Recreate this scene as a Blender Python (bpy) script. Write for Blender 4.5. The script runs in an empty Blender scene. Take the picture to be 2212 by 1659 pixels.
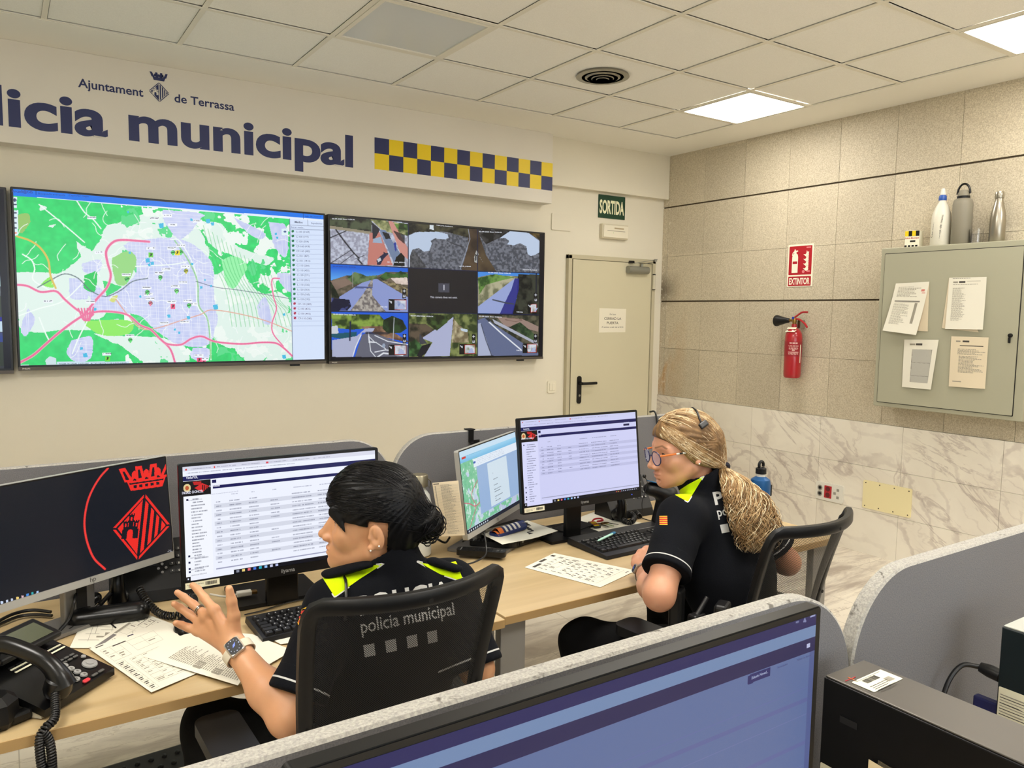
import bpy, bmesh, math, random
import numpy as np
from mathutils import Vector, Matrix, Euler
from mathutils.bvhtree import BVHTree
random.seed(7); RNG = np.random.RandomState(5)
PI = math.pi
sc = bpy.context.scene
COL = sc.collection

# ------------------------------------------------------------------ camera
HC = 1.573                                   # eye height above the floor
FPX, YAW, PITCH, ROLL = 1672.64, 0.584368, 0.0903354, 0.0146296
_f = np.array([math.sin(YAW)*math.cos(PITCH), math.cos(YAW)*math.cos(PITCH), -math.sin(PITCH)])
_r = np.array([math.cos(YAW), -math.sin(YAW), 0.0]); _u = np.cross(_r, _f)
CR = _r*math.cos(ROLL) + _u*math.sin(ROLL); CU = -_r*math.sin(ROLL) + _u*math.cos(ROLL); CF = _f
cam = bpy.data.cameras.new('camera'); cam_o = bpy.data.objects.new('camera', cam); COL.objects.link(cam_o)
cam.sensor_width = 36; cam.lens = FPX*36/2212; cam.clip_start = 0.02
m = Matrix.Identity(4)
for i in range(3):
    m[i][0] = CR[i]; m[i][1] = CU[i]; m[i][2] = -CF[i]
m[2][3] = HC
cam_o.matrix_world = m; sc.camera = cam_o
# ------------------------------------------------------------------ view, world
sc.view_settings.view_transform = 'Standard'; sc.view_settings.look = 'None'
sc.view_settings.gamma = 1; sc.view_settings.exposure = 0.0; sc.view_settings.use_curve_mapping = False
w = bpy.data.worlds.new('world'); sc.world = w; w.use_nodes = True
w.node_tree.nodes['Background'].inputs[0].default_value = (0.8, 0.86, 1, 1)
w.node_tree.nodes['Background'].inputs[1].default_value = 0.4
LAMP_WARM = (1.0, 0.955, 0.885)
LAMP_POWER, REAR_FILL_POWER, FILL_PANE_POWER = 20, 36, 3.2
sc.cycles.max_bounces = 8; sc.cycles.diffuse_bounces = 5; sc.cycles.transparent_max_bounces = 10; sc.cycles.caustics_refractive = False; sc.cycles.caustics_reflective = False
HIGH = 2.929                                  # ceiling height
XW, YB, XL, YF = 4.823, 4.96, -2.6, -2.6      # inner faces of right, back, left and front wall

# measured points of the place: a viewing ray met with a real plane
def ray(u, v): return (u-1106)/FPX*CR + (829.5-v)/FPX*CU + CF
def atz(u, v, z): d = ray(u, v); t = (z-HC)/d[2]; return Vector((d[0]*t, d[1]*t, z))
def aty(u, v, y): d = ray(u, v); t = y/d[1]; return Vector((d[0]*t, y, d[2]*t+HC))
def atx(u, v, x): d = ray(u, v); t = x/d[0]; return Vector((x, d[1]*t, d[2]*t+HC))
def atd(u, v, t): d = ray(u, v)*t; return Vector((d[0], d[1], d[2]+HC))

# ------------------------------------------------------------------ materials
def S(r, g, b):
    return tuple(((c/255)/12.92 if c <= 10 else ((c/255+0.055)/1.055)**2.4) for c in (r, g, b))
MATS = {}
def mat(name, rgb, rough=0.6, metal=0.0, bump=0.0, bscale=200, vary=0.0, vscale=8, spec=0.5, coat=0.0, sss=0.0, trans=0.0, alpha=1.0):
    if name in MATS: return MATS[name]
    m = bpy.data.materials.new(name); m.use_nodes = True; nt = m.node_tree; b = nt.nodes['Principled BSDF']
    c = (*S(*rgb), 1)
    b.inputs['Base Color'].default_value = c; b.inputs['Roughness'].default_value = rough
    b.inputs['Metallic'].default_value = metal; b.inputs['Specular IOR Level'].default_value = spec
    b.inputs['Coat Weight'].default_value = coat; b.inputs['Transmission Weight'].default_value = trans
    b.inputs['Alpha'].default_value = alpha
    if sss: b.inputs['Subsurface Weight'].default_value = sss; b.inputs['Subsurface Radius'].default_value = (0.012, 0.005, 0.003); b.inputs['Subsurface Scale'].default_value = 1
    tc = nt.nodes.new('ShaderNodeTexCoord')
    if vary:
        n = nt.nodes.new('ShaderNodeTexNoise'); n.inputs['Scale'].default_value = vscale; n.inputs['Detail'].default_value = 5
        mx = nt.nodes.new('ShaderNodeMix'); mx.data_type = 'RGBA'; mx.blend_type = 'MULTIPLY'; mx.inputs[0].default_value = 1
        mr = nt.nodes.new('ShaderNodeMapRange'); mr.inputs[1].default_value = .3; mr.inputs[2].default_value = .7
        mr.inputs[3].default_value = 1-vary; mr.inputs[4].default_value = 1+vary*.4
        nt.links.new(tc.outputs['Object'], n.inputs['Vector']); nt.links.new(n.outputs['Fac'], mr.inputs[0])
        mx.inputs[6].default_value = c; nt.links.new(mr.outputs[0], mx.inputs[7]); nt.links.new(mx.outputs[2], b.inputs['Base Color'])
    if bump:
        n = nt.nodes.new('ShaderNodeTexNoise'); n.inputs['Scale'].default_value = bscale; n.inputs['Detail'].default_value = 3
        bp = nt.nodes.new('ShaderNodeBump'); bp.inputs['Strength'].default_value = bump; bp.inputs['Distance'].default_value = 0.002
        nt.links.new(tc.outputs['Object'], n.inputs['Vector']); nt.links.new(n.outputs['Fac'], bp.inputs['Height']); nt.links.new(bp.outputs[0], b.inputs['Normal'])
    MATS[name] = m; return m
def emit(name, rgb, s=1.0):
    if name in MATS: return MATS[name]
    m = bpy.data.materials.new(name); m.use_nodes = True; nt = m.node_tree; b = nt.nodes['Principled BSDF']
    b.inputs['Base Color'].default_value = (0.01, 0.01, 0.01, 1); b.inputs['Roughness'].default_value = .35
    b.inputs['Emission Color'].default_value = (*S(*rgb), 1); b.inputs['Emission Strength'].default_value = s
    MATS[name] = m; return m
class NT:
    """small node-graph writer"""
    def __init__(s, name):
        s.m = bpy.data.materials.new(name); s.m.use_nodes = True; s.t = s.m.node_tree; s.b = s.t.nodes['Principled BSDF']; MATS[name] = s.m
    def n(s, kind, **k):
        nd = s.t.nodes.new('ShaderNode'+kind)
        for a, v in k.items():
            if a[0] == '_': nd.inputs[int(a[1:])].default_value = v
            else: setattr(nd, a, v)
        return nd
    def l(s, a, b): s.t.links.new(a, b)
    def math(s, op, a, b=None, clamp=False):
        nd = s.t.nodes.new('ShaderNodeMath'); nd.operation = op; nd.use_clamp = clamp
        for i, v in enumerate((a, b)):
            if v is None: continue
            if isinstance(v, (int, float)): nd.inputs[i].default_value = v
            else: s.l(v, nd.inputs[i])
        return nd.outputs[0]
    def mix(s, f, a, b, mode='MIX'):
        nd = s.t.nodes.new('ShaderNodeMix'); nd.data_type = 'RGBA'; nd.blend_type = mode
        for i, v in ((0, f), (6, a), (7, b)):
            if isinstance(v, (int, float)): nd.inputs[i].default_value = v
            elif isinstance(v, tuple): nd.inputs[i].default_value = (*v, 1) if len(v) == 3 else v
            else: s.l(v, nd.inputs[i])
        return nd.outputs[2]
    def rng(s, v, a, b, c, d):
        nd = s.t.nodes.new('ShaderNodeMapRange'); s.l(v, nd.inputs[0])
        for i, x in enumerate((a, b, c, d)): nd.inputs[i+1].default_value = x
        return nd.outputs[0]
    def coord(s, scale=(1, 1, 1), rot=(0, 0, 0), kind='Object'):
        tc = s.n('TexCoord'); mp = s.n('Mapping'); mp.inputs['Scale'].default_value = scale; mp.inputs['Rotation'].default_value = rot
        s.l(tc.outputs[kind], mp.inputs['Vector']); return mp.outputs[0]
    def noise(s, vec, scale, detail=4, dist=0.0, rough=.5):
        nd = s.n('TexNoise'); s.l(vec, nd.inputs['Vector']); nd.inputs['Scale'].default_value = scale
        nd.inputs['Detail'].default_value = detail; nd.inputs['Distortion'].default_value = dist; nd.inputs['Roughness'].default_value = rough
        return nd.outputs['Fac']
    def sep(s, vec): nd = s.n('SeparateXYZ'); s.l(vec, nd.inputs[0]); return nd.outputs
    def bump(s, h, st=.3, dist=.002):
        nd = s.n('Bump'); nd.inputs['Strength'].default_value = st; nd.inputs['Distance'].default_value = dist; s.l(h, nd.inputs['Height']); s.l(nd.outputs[0], s.b.inputs['Normal'])

# ------------------------------------------------------------------ mesh helpers
def new_obj(name, me, parent=None):
    o = bpy.data.objects.new(name, me); COL.objects.link(o)
    if parent is not None: o.parent = parent
    return o
def tag(o, label=None, cat=None, group=None, kind=None):
    if label: o['label'] = label
    if cat: o['category'] = cat
    if group: o['group'] = group
    if kind: o['kind'] = kind
    return o
def thing(name, label, cat, loc=(0, 0, 0), rz=0.0, group=None, rot=None):
    o = bpy.data.objects.new(name, None); COL.objects.link(o); o.empty_display_size = .05
    o.location = loc; o.rotation_euler = rot if rot else (0, 0, rz)
    return tag(o, label, cat, group)
def mtx(loc=(0, 0, 0), rot=(0, 0, 0), sc_=(1, 1, 1)):
    return Matrix.LocRotScale(Vector(loc), Euler(rot), Vector(sc_))
def basis(o, x, y, z):
    m = Matrix.Identity(4)
    for i in range(3): m[i][0] = x[i]; m[i][1] = y[i]; m[i][2] = z[i]; m[i][3] = o[i]
    return m
class MB:
    """collects shapes; build() links them as one mesh object"""
    def __init__(s): s.v = []; s.f = []; s.mi = []; s.mats = []; s.sm = []
    def _mi(s, m):
        if m not in s.mats: s.mats.append(m)
        return s.mats.index(m)
    def add(s, verts, faces, m, M=None, smooth=False):
        o = len(s.v); k = s._mi(m)
        for v in verts:
            v = Vector(v); s.v.append(tuple(M @ v) if M else tuple(v))
        for f in faces: s.f.append([i+o for i in f]); s.mi.append(k); s.sm.append(smooth)
        return s
    def box(s, c, d, m, r=0.0, M=None, seg=2):
        """box by centre and size, r = bevel radius"""
        x, y, z = d[0]/2, d[1]/2, d[2]/2
        if r <= 0:
            V = [(c[0]+a*x, c[1]+b*y, c[2]+e*z) for a in (-1, 1) for b in (-1, 1) for e in (-1, 1)]
            F = [(0, 1, 3, 2), (4, 6, 7, 5), (0, 4, 5, 1), (2, 3, 7, 6), (0, 2, 6, 4), (1, 5, 7, 3)]
            return s.add(V, F, m, M)
        bm = bmesh.new(); bmesh.ops.create_cube(bm, size=1)
        for v in bm.verts: v.co = Vector((v.co.x*d[0], v.co.y*d[1], v.co.z*d[2]))
        bmesh.ops.bevel(bm, geom=bm.edges[:], offset=min(r, min(d)*.49), segments=seg, affect='EDGES', profile=.5)
        bm.verts.index_update()
        V = [(v.co.x+c[0], v.co.y+c[1], v.co.z+c[2]) for v in bm.verts]; F = [[v.index for v in f.verts] for f in bm.faces]; bm.free()
        return s.add(V, F, m, M)
    def tube(s, pts, r, m, n=10, M=None, caps=True, closed=False):
        """tube along points; r number or list"""
        P = [Vector(p) for p in pts]; N = len(P); R = r if isinstance(r, (list, tuple)) else [r]*N
        V = []; F = []; t0 = None; nrm = None
        for i in range(N):
            a = P[i-1] if (i > 0 or closed) else P[i]; b = P[(i+1) % N] if (i < N-1 or closed) else P[i]
            t = (b-a); t = t.normalized() if t.length > 1e-9 else Vector((0, 0, 1))
            if nrm is None:
                nrm = t.orthogonal().normalized()
            else:
                nrm = (nrm - t*nrm.dot(t)); nrm = nrm.normalized() if nrm.length > 1e-6 else t.orthogonal().normalized()
            bi = t.cross(nrm)
            for k in range(n):
                a_ = 2*PI*k/n; V.append(P[i]+(nrm*math.cos(a_)+bi*math.sin(a_))*R[i])
        L = N if closed else N-1
        for i in range(L):
            j = (i+1) % N
            for k in range(n): F.append((i*n+k, i*n+(k+1) % n, j*n+(k+1) % n, j*n+k))
        if caps and not closed: F.append(tuple(range(n-1, -1, -1))); F.append(tuple((N-1)*n+k for k in range(n)))
        return s.add(V, F, m, M, True)
    def lathe(s, prof, m, n=32, M=None, smooth=True):
        V = []; F = []
        for r, z in prof:
            for k in range(n): a = 2*PI*k/n; V.append((r*math.cos(a), r*math.sin(a), z))
        for i in range(len(prof)-1):
            for k in range(n): F.append((i*n+k, i*n+(k+1) % n, (i+1)*n+(k+1) % n, (i+1)*n+k))
        if prof[0][0] > 1e-6: F.append(tuple(range(n-1, -1, -1)))
        if prof[-1][0] > 1e-6: F.append(tuple((len(prof)-1)*n+k for k in range(n)))
        return s.add(V, F, m, M, smooth)
    def prism(s, pts, t, m, M=None, z0=0.0, smooth=False):
        """2-D outline in xy, extruded t along z"""
        n = len(pts); V = [(p[0], p[1], z0) for p in pts]+[(p[0], p[1], z0+t) for p in pts]
        F = [tuple(range(n-1, -1, -1)), tuple(range(n, 2*n))]+[(i, (i+1) % n, n+(i+1) % n, n+i) for i in range(n)]
        return s.add(V, F, m, M, smooth)
    def flat(s, pts, m, M=None): return s.add(list(pts), [tuple(range(len(pts)))], m, M)
    def build(s, name, parent=None, auto=True):
        me = bpy.data.meshes.new(name); me.from_pydata(s.v, [], s.f)
        for m in s.mats: me.materials.append(m)
        me.polygons.foreach_set('material_index', s.mi); me.polygons.foreach_set('use_smooth', s.sm)
        me.update()
        bm = bmesh.new(); bm.from_mesh(me); bmesh.ops.recalc_face_normals(bm, faces=bm.faces[:])
        if auto:
            for e in bm.edges:
                if len(e.link_faces) == 2 and e.calc_face_angle(0) > 0.7: e.smooth = False
        bm.to_mesh(me); bm.free()
        return new_obj(name, me, parent)
def rrect(w, h, r, n=6, cx=0, cy=0):
    P = []
    for (sx, sy, a0) in ((1, 1, 0), (-1, 1, PI/2), (-1, -1, PI), (1, -1, 1.5*PI)):
        for k in range(n+1):
            a = a0+PI/2*k/n; P.append((cx+sx*(w/2-r)+r*math.cos(a), cy+sy*(h/2-r)+r*math.sin(a)))
    return P
def circle(r, n=24, cx=0, cy=0): return [(cx+r*math.cos(2*PI*k/n), cy+r*math.sin(2*PI*k/n)) for k in range(n)]
_tc = {}
def text_geo(body, bold=0.0, ext=0.0, res=3, sp=1.0):
    key = (body, bold, ext, res, sp)
    if key in _tc: return _tc[key]
    cu = bpy.data.curves.new('t', 'FONT'); cu.body = body; cu.size = 1; cu.offset = bold; cu.extrude = ext; cu.resolution_u = res; cu.space_character = sp
    o = bpy.data.objects.new('t', cu); COL.objects.link(o)
    dg = bpy.context.evaluated_depsgraph_get(); dg.update(); me = o.evaluated_get(dg).to_mesh()
    V = [tuple(v.co) for v in me.vertices]; F = [tuple(p.vertices) for p in me.polygons]
    o.evaluated_get(dg).to_mesh_clear(); bpy.data.objects.remove(o); bpy.data.curves.remove(cu)
    _tc[key] = (V, F); return V, F
def text(mb, body, m, M, w=None, h=None, x=0, y=0, align='l', bold=0.012, ext=0.0, res=3, squeeze=True, sp=1.0):
    """writing in the local xy plane of M; w = total width, h = capital height"""
    V, F = text_geo(body, bold, ext, res, sp)
    if not V: return mb
    xs = [v[0] for v in V]; x0, x1 = min(xs), max(xs); cap = 0.729
    sy = h/cap if h else None; sx = w/(x1-x0) if w else None
    if sx is None: sx = sy
    if sy is None: sy = sx
    W_ = (x1-x0)*sx; ox = x-(0 if align == 'l' else W_/2 if align == 'c' else W_)
    zs = min(sx, sy)
    return mb.add([((v[0]-x0)*sx+ox, v[1]*sy+y, v[2]*zs) for v in V], F, m, M)
def copy_tree(o, parent=None):
    c = o.copy(); COL.objects.link(c); c.parent = parent
    for ch in o.children: copy_tree(ch, c)
    return c
def smoothpath(pts, n=8):
    """Catmull-Rom through points"""
    P = [Vector(p) for p in pts]; P = [P[0]*2-P[1]]+P+[P[-1]*2-P[-2]]; out = []
    for i in range(1, len(P)-2):
        for k in range(n):
            t = k/n; a, b, c, d = P[i-1], P[i], P[i+1], P[i+2]
            out.append(.5*((2*b)+(c-a)*t+(2*a-5*b+4*c-d)*t*t+(3*b-3*c+d-a)*t**3))
    out.append(P[-2]); return out
def coil(path, R, r, turns, m, mb, n=6, per=14):
    """spiral cord wound round a path"""
    P = smoothpath(path, 12); L = [0]
    for a, b in zip(P, P[1:]): L.append(L[-1]+(b-a).length)
    tot = L[-1]; out = []; N = int(turns*per); nrm = None; j = 0
    for k in range(N+1):
        s_ = tot*k/N
        while j < len(P)-2 and L[j+1] < s_: j += 1
        t = (P[j+1]-P[j]); q = P[j]+t*((s_-L[j])/max(L[j+1]-L[j], 1e-9)); t = t.normalized()
        nrm = t.orthogonal().normalized() if nrm is None else (nrm-t*nrm.dot(t)).normalized()
        b = t.cross(nrm); a = 2*PI*k/per
        out.append(q+(nrm*math.cos(a)+b*math.sin(a))*R)
    return mb.tube(out, r, m, n)

# ------------------------------------------------------------------ flat pictures shown on screens
def vnoise(h, w, cells, seed=0, octv=3):
    rs = np.random.RandomState(seed); out = np.zeros((h, w)); amp = 1; tot = 0
    for o in range(octv):
        c = max(2, int(cells*2**o)); cy = max(2, int(c*h/w)+1); g = rs.rand(cy+2, c+2)
        yy = np.linspace(0, cy-.001, h); xx = np.linspace(0, c-.001, w); yi = yy.astype(int); xi = xx.astype(int)
        fy = (yy-yi)[:, None]; fx = (xx-xi)[None, :]; fy = fy*fy*(3-2*fy); fx = fx*fx*(3-2*fx)
        a = g[yi][:, xi]; b = g[yi][:, xi+1]; c_ = g[yi+1][:, xi]; d = g[yi+1][:, xi+1]
        out += amp*((a*(1-fx)+b*fx)*(1-fy)+(c_*(1-fx)+d*fx)*fy); tot += amp; amp *= .5
    return out/tot
class Canvas:
    """W x H picture lying on a real plane: TL corner o, unit X (right) and U (up), size w x h in metres.
    conv maps the drawing coordinates to plane u,v in 0..1"""
    def __init__(s, W, H, bg=(0, 0, 0), conv=None):
        s.W, s.H = W, H; s.a = np.zeros((H, W, 3)); s.a[:] = S(*bg); s.conv = conv or (lambda x, y: (x, y))
    def pt(s, p): u, v = s.conv(*p); return (u*s.W, v*s.H)
    def mask(s, pts, raw=False):
        P = np.array(pts if raw else [s.pt(p) for p in pts]); m = np.zeros((s.H, s.W), bool)
        x0, y0 = np.floor(P.min(0)).astype(int); x1, y1 = np.ceil(P.max(0)).astype(int)+1
        x0, y0 = max(x0, 0), max(y0, 0); x1, y1 = min(x1, s.W), min(y1, s.H)
        if x1 <= x0 or y1 <= y0: return m
        X, Y = np.meshgrid(np.arange(x0, x1)+.5, np.arange(y0, y1)+.5); ins = np.zeros(X.shape, bool)
        for i in range(len(P)):
            (ax, ay), (bx, by) = P[i], P[i-1]
            if ay == by: continue
            c = ((ay > Y) != (by > Y)) & (X < (bx-ax)*(Y-ay)/(by-ay)+ax); ins ^= c
        m[y0:y1, x0:x1] = ins; return m
    def poly(s, pts, c, a=1.0, clip=None):
        m = s.mask(pts)
        if clip is not None: m &= clip
        s.a[m] = s.a[m]*(1-a)+np.array(S(*c))*a; return m
    def rect(s, x0, y0, x1, y1, c, a=1.0): return s.poly([(x0, y0), (x1, y0), (x1, y1), (x0, y1)], c, a)
    def fill(s, m, c, c2=None, t=None):
        if c2 is None: s.a[m] = S(*c)
        else: A, B = np.array(S(*c)), np.array(S(*c2)); s.a[m] = A+(B-A)*np.clip(t[m], 0, 1)[:, None]
    def line(s, pts, wd, c, a=1.0, clip=None, smooth=0):
        P = [s.pt(p) for p in pts]
        if smooth: P = [(q.x, q.y) for q in smoothpath([(p[0], p[1], 0) for p in P], smooth)]
        for (ax, ay), (bx, by) in zip(P, P[1:]):
            x0, x1 = int(max(min(ax, bx)-wd-1, 0)), int(min(max(ax, bx)+wd+2, s.W)); y0, y1 = int(max(min(ay, by)-wd-1, 0)), int(min(max(ay, by)+wd+2, s.H))
            if x1 <= x0 or y1 <= y0: continue
            X, Y = np.meshgrid(np.arange(x0, x1)+.5, np.arange(y0, y1)+.5); dx, dy = bx-ax, by-ay; L = dx*dx+dy*dy+1e-9
            t = np.clip(((X-ax)*dx+(Y-ay)*dy)/L, 0, 1); d = np.hypot(X-ax-t*dx, Y-ay-t*dy)
            k = np.clip(wd/2-d+.5, 0, 1)*a
            if clip is not None: k = k*clip[y0:y1, x0:x1]
            s.a[y0:y1, x0:x1] = s.a[y0:y1, x0:x1]*(1-k[..., None])+np.array(S(*c))*k[..., None]
    def scribble(s, x0, y0, x1, hgt, c, dens=.75, a=.8, seed=0):
        """a run of small print"""
        rs = random.Random(seed); (ax, ay) = s.pt((x0, y0)); (bx, by) = s.pt((x1, y0)); h = abs(s.pt((x0, y0+hgt))[1]-ay)
        x = ax
        while x < bx:
            wl = rs.uniform(1.0, 2.4)
            if rs.random() < dens:
                yy = ay+(by-ay)*(x-ax)/max(bx-ax, 1e-6); xi, yi = int(x), int(yy); k = a*rs.uniform(.5, 1)
                sl = s.a[max(yi, 0):max(yi+max(int(h), 1), 0), max(xi, 0):max(int(x+wl), xi+1)]
                if sl.size: sl *= (1-k); sl += np.array(S(*c))*k
            x += wl
    def build(s, name, parent, M, w, h, strength=1.0, gloss=.25, emis=True):
        """mesh grid in local xy of M (x right, y up, origin top left)"""
        W, H = s.W, s.H; xs = np.linspace(0, w, W+1); ys = -np.linspace(0, h, H+1)
        X, Y = np.meshgrid(xs, ys); co = np.stack([X, Y, np.zeros_like(X)], -1).reshape(-1, 3)
        Mn = np.array(M); co = co@Mn[:3, :3].T+Mn[:3, 3]
        i = (np.arange(H)[:, None]*(W+1)+np.arange(W)[None, :]).reshape(-1)
        F = np.stack([i, i+W+1, i+W+2, i+1], -1)
        me = bpy.data.meshes.new(name); me.vertices.add(len(co)); me.vertices.foreach_set('co', co.reshape(-1))
        me.loops.add(F.size); me.loops.foreach_set('vertex_index', F.reshape(-1).astype(np.int32))
        me.polygons.add(len(F)); me.polygons.foreach_set('loop_start', (np.arange(len(F))*4).astype(np.int32)); me.polygons.foreach_set('loop_total', np.full(len(F), 4, np.int32))
        me.update(calc_edges=True)
        at = me.color_attributes.new('picture', 'FLOAT_COLOR', 'CORNER')
        c = np.concatenate([s.a.reshape(-1, 3), np.ones((W*H, 1))], 1); at.data.foreach_set('color', np.repeat(c, 4, 0).reshape(-1).astype(np.float32))
        key = 'screen_%s_%.2f' % (emis, strength)
        if key not in MATS:
            g = NT(key); at_ = g.n('Attribute', attribute_name='picture')
            if emis:
                g.b.inputs['Base Color'].default_value = (.006, .006, .006, 1); g.b.inputs['Specular IOR Level'].default_value = .3; g.l(at_.outputs['Color'], g.b.inputs['Emission Color'])
                g.b.inputs['Emission Strength'].default_value = strength; g.b.inputs['Roughness'].default_value = gloss
            else: g.l(at_.outputs['Color'], g.b.inputs['Base Color']); g.b.inputs['Roughness'].default_value = gloss
        me.materials.append(MATS[key]); return new_obj(name, me, parent)
def canvas_on_plane(org, X, U, w, h, zx0, zy0, zs):
    """drawing coordinates = magnified photo coordinates; the flat picture lies on the plane through org (top left), right X, up U"""
    org, X, U = np.array(org), np.array(X), np.array(U); N = np.cross(X, U); o = org-np.array([0, 0, HC])
    def conv(x, y):
        d = ray(zx0+x/zs, zy0+y/zs); q = d*((o@N)/(d@N))-o
        return (q@X/w, -(q@U)/h)
    return conv

# ------------------------------------------------------------------ smooth solids from distance fields
def V3(p): return np.array(p, float)
def sd_sph(P, c, r): return np.linalg.norm(P-V3(c), axis=-1)-r
def sd_ell(P, c, r, R=None):
    q = P-V3(c)
    if R is not None: q = q@R
    r = V3(r); k0 = np.linalg.norm(q/r, axis=-1); k1 = np.linalg.norm(q/(r*r), axis=-1)
    return np.where(k1 > 1e-9, k0*(k0-1)/np.maximum(k1, 1e-9), -r.min())
def sd_cap(P, a, b, ra, rb=None):
    a, b = V3(a), V3(b); rb = ra if rb is None else rb; ba = b-a; L = ba@ba+1e-12
    t = np.clip(((P-a)@ba)/L, 0, 1); return np.linalg.norm(P-a-t[..., None]*ba, axis=-1)-(ra+(rb-ra)*t)
def sd_ecap(P, a, b, ra, rb, nrm, flat):
    """capsule whose section is squashed along nrm by factor flat"""
    n = V3(nrm); n = n/np.linalg.norm(n); s_ = 1/flat-1
    def sq(Q): return Q+((Q@n)*s_)[..., None]*n if Q.ndim > 1 else Q+(Q@n)*s_*n
    return sd_cap(sq(P), sq(V3(a)), sq(V3(b)), ra, rb)*min(1, flat)
def smin(a, b, k):
    h = np.clip(.5+.5*(b-a)/k, 0, 1); return b*(1-h)+a*h-k*h*(1-h)
def smax(a, b, k): return -smin(-a, -b, k)
def sdf_mesh(f, lo, hi, vox, M=None):
    lo, hi = V3(lo), V3(hi); n = np.ceil((hi-lo)/vox).astype(int)+1; B = 16
    F = np.full(tuple(n), 1.0, np.float32)
    for bx in range(0, n[0], B):
        for by in range(0, n[1], B):
            for bz in range(0, n[2], B):
                e = np.minimum([bx+B, by+B, bz+B], n); c = lo+((V3([bx, by, bz])+e)/2)*vox; d = f(c[None])[0]
                if abs(d) > B*vox*.87*1.6+.012: F[bx:e[0], by:e[1], bz:e[2]] = 1 if d > 0 else -1; continue
                g = np.stack(np.meshgrid(*[np.arange(a, b) for a, b in zip((bx, by, bz), e)], indexing='ij'), -1)
                F[bx:e[0], by:e[1], bz:e[2]] = f(lo+g.reshape(-1, 3)*vox).reshape(g.shape[:3])
    s_ = F < 0; nc = n-1
    acc = np.zeros((*nc, 3), np.float32); cnt = np.zeros(tuple(nc), np.float32)
    sl = lambda d, k: slice(d, nc[k]+d)
    for ax in range(3):
        o1, o2 = [k for k in range(3) if k != ax]
        for p in (0, 1):
            for q in (0, 1):
                d = [0, 0, 0]; d[o1] = p; d[o2] = q; d2 = list(d); d2[ax] = 1
                A = F[sl(d[0], 0), sl(d[1], 1), sl(d[2], 2)]; Bv = F[sl(d2[0], 0), sl(d2[1], 1), sl(d2[2], 2)]
                cr = (A < 0) != (Bv < 0); t = np.where(cr, A/np.where(cr, A-Bv, 1), 0)
                acc[..., ax] += np.where(cr, t, 0); acc[..., o1] += cr*p; acc[..., o2] += cr*q; cnt += cr
    act = cnt > 0; idx = np.full(tuple(nc), -1, np.int64); idx[act] = np.arange(act.sum())
    cell = np.stack(np.nonzero(act), -1); V = lo+(cell+acc[act]/cnt[act][:, None])*vox
    faces = []
    for ax in range(3):
        o1, o2 = (ax+1) % 3, (ax+2) % 3
        a = [slice(None)]*3; b = [slice(None)]*3
        for k in (o1, o2): a[k] = slice(1, nc[k]); b[k] = slice(1, nc[k])
        a[ax] = slice(0, nc[ax]); b[ax] = slice(1, nc[ax]+1)
        A = s_[tuple(a)]; Bv = s_[tuple(b)]
        for flip in (False, True):
            e = (A & ~Bv) if not flip else (~A & Bv)
            q = np.stack(np.nonzero(e), -1); q[:, o1] += 1; q[:, o2] += 1
            def g(i, j): r = q.copy(); r[:, o1] -= i; r[:, o2] -= j; return idx[r[:, 0], r[:, 1], r[:, 2]]
            qd = np.stack([g(0, 0), g(1, 0), g(1, 1), g(0, 1)], -1)
            faces.append(qd if not flip else qd[:, ::-1])
    Fc = np.concatenate(faces)
    return V, Fc
def np_mesh(name, parts, mats, parent=None, attrs=None):
    """parts: list of (V, F, material index); attrs: {name: float per vertex}"""
    Vs = np.concatenate([p[0] for p in parts]); off = 0; Fs = []; mi = []
    for V, F, k in parts: Fs.append(F+off); off += len(V); mi.append(np.full(len(F), k) if np.isscalar(k) else k)
    Fs = np.concatenate(Fs).astype(np.int32); mi = np.concatenate(mi).astype(np.int32)
    me = bpy.data.meshes.new(name); me.vertices.add(len(Vs)); me.vertices.foreach_set('co', Vs.reshape(-1).astype(np.float32))
    me.loops.add(Fs.size); me.loops.foreach_set('vertex_index', Fs.reshape(-1)); me.polygons.add(len(Fs))
    me.polygons.foreach_set('loop_start', (np.arange(len(Fs))*Fs.shape[1]).astype(np.int32)); me.polygons.foreach_set('loop_total', np.full(len(Fs), Fs.shape[1], np.int32))
    for m_ in mats: me.materials.append(m_)
    me.polygons.foreach_set('material_index', mi); me.polygons.foreach_set('use_smooth', np.ones(len(Fs), bool)); me.update(calc_edges=True)
    for k, a in (attrs or {}).items():
        at = me.attributes.new(k, 'FLOAT', 'POINT'); at.data.foreach_set('value', a.astype(np.float32))
    return new_obj(name, me, parent)
# ================================================================== SETTING
def struct(name, mb, parent=None):
    o = mb.build(name, parent)
    if parent is None: o['kind'] = 'structure'
    return o
WALL = mat('painted_wall', (226, 220, 202), .75, bump=.15, bscale=260, vary=.03, vscale=2)
WALL2 = mat('painted_board', (226, 221, 210), .7, vary=.02, vscale=2)
CEIL = mat('ceiling_plaster', (243, 241, 232), .85)
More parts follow.
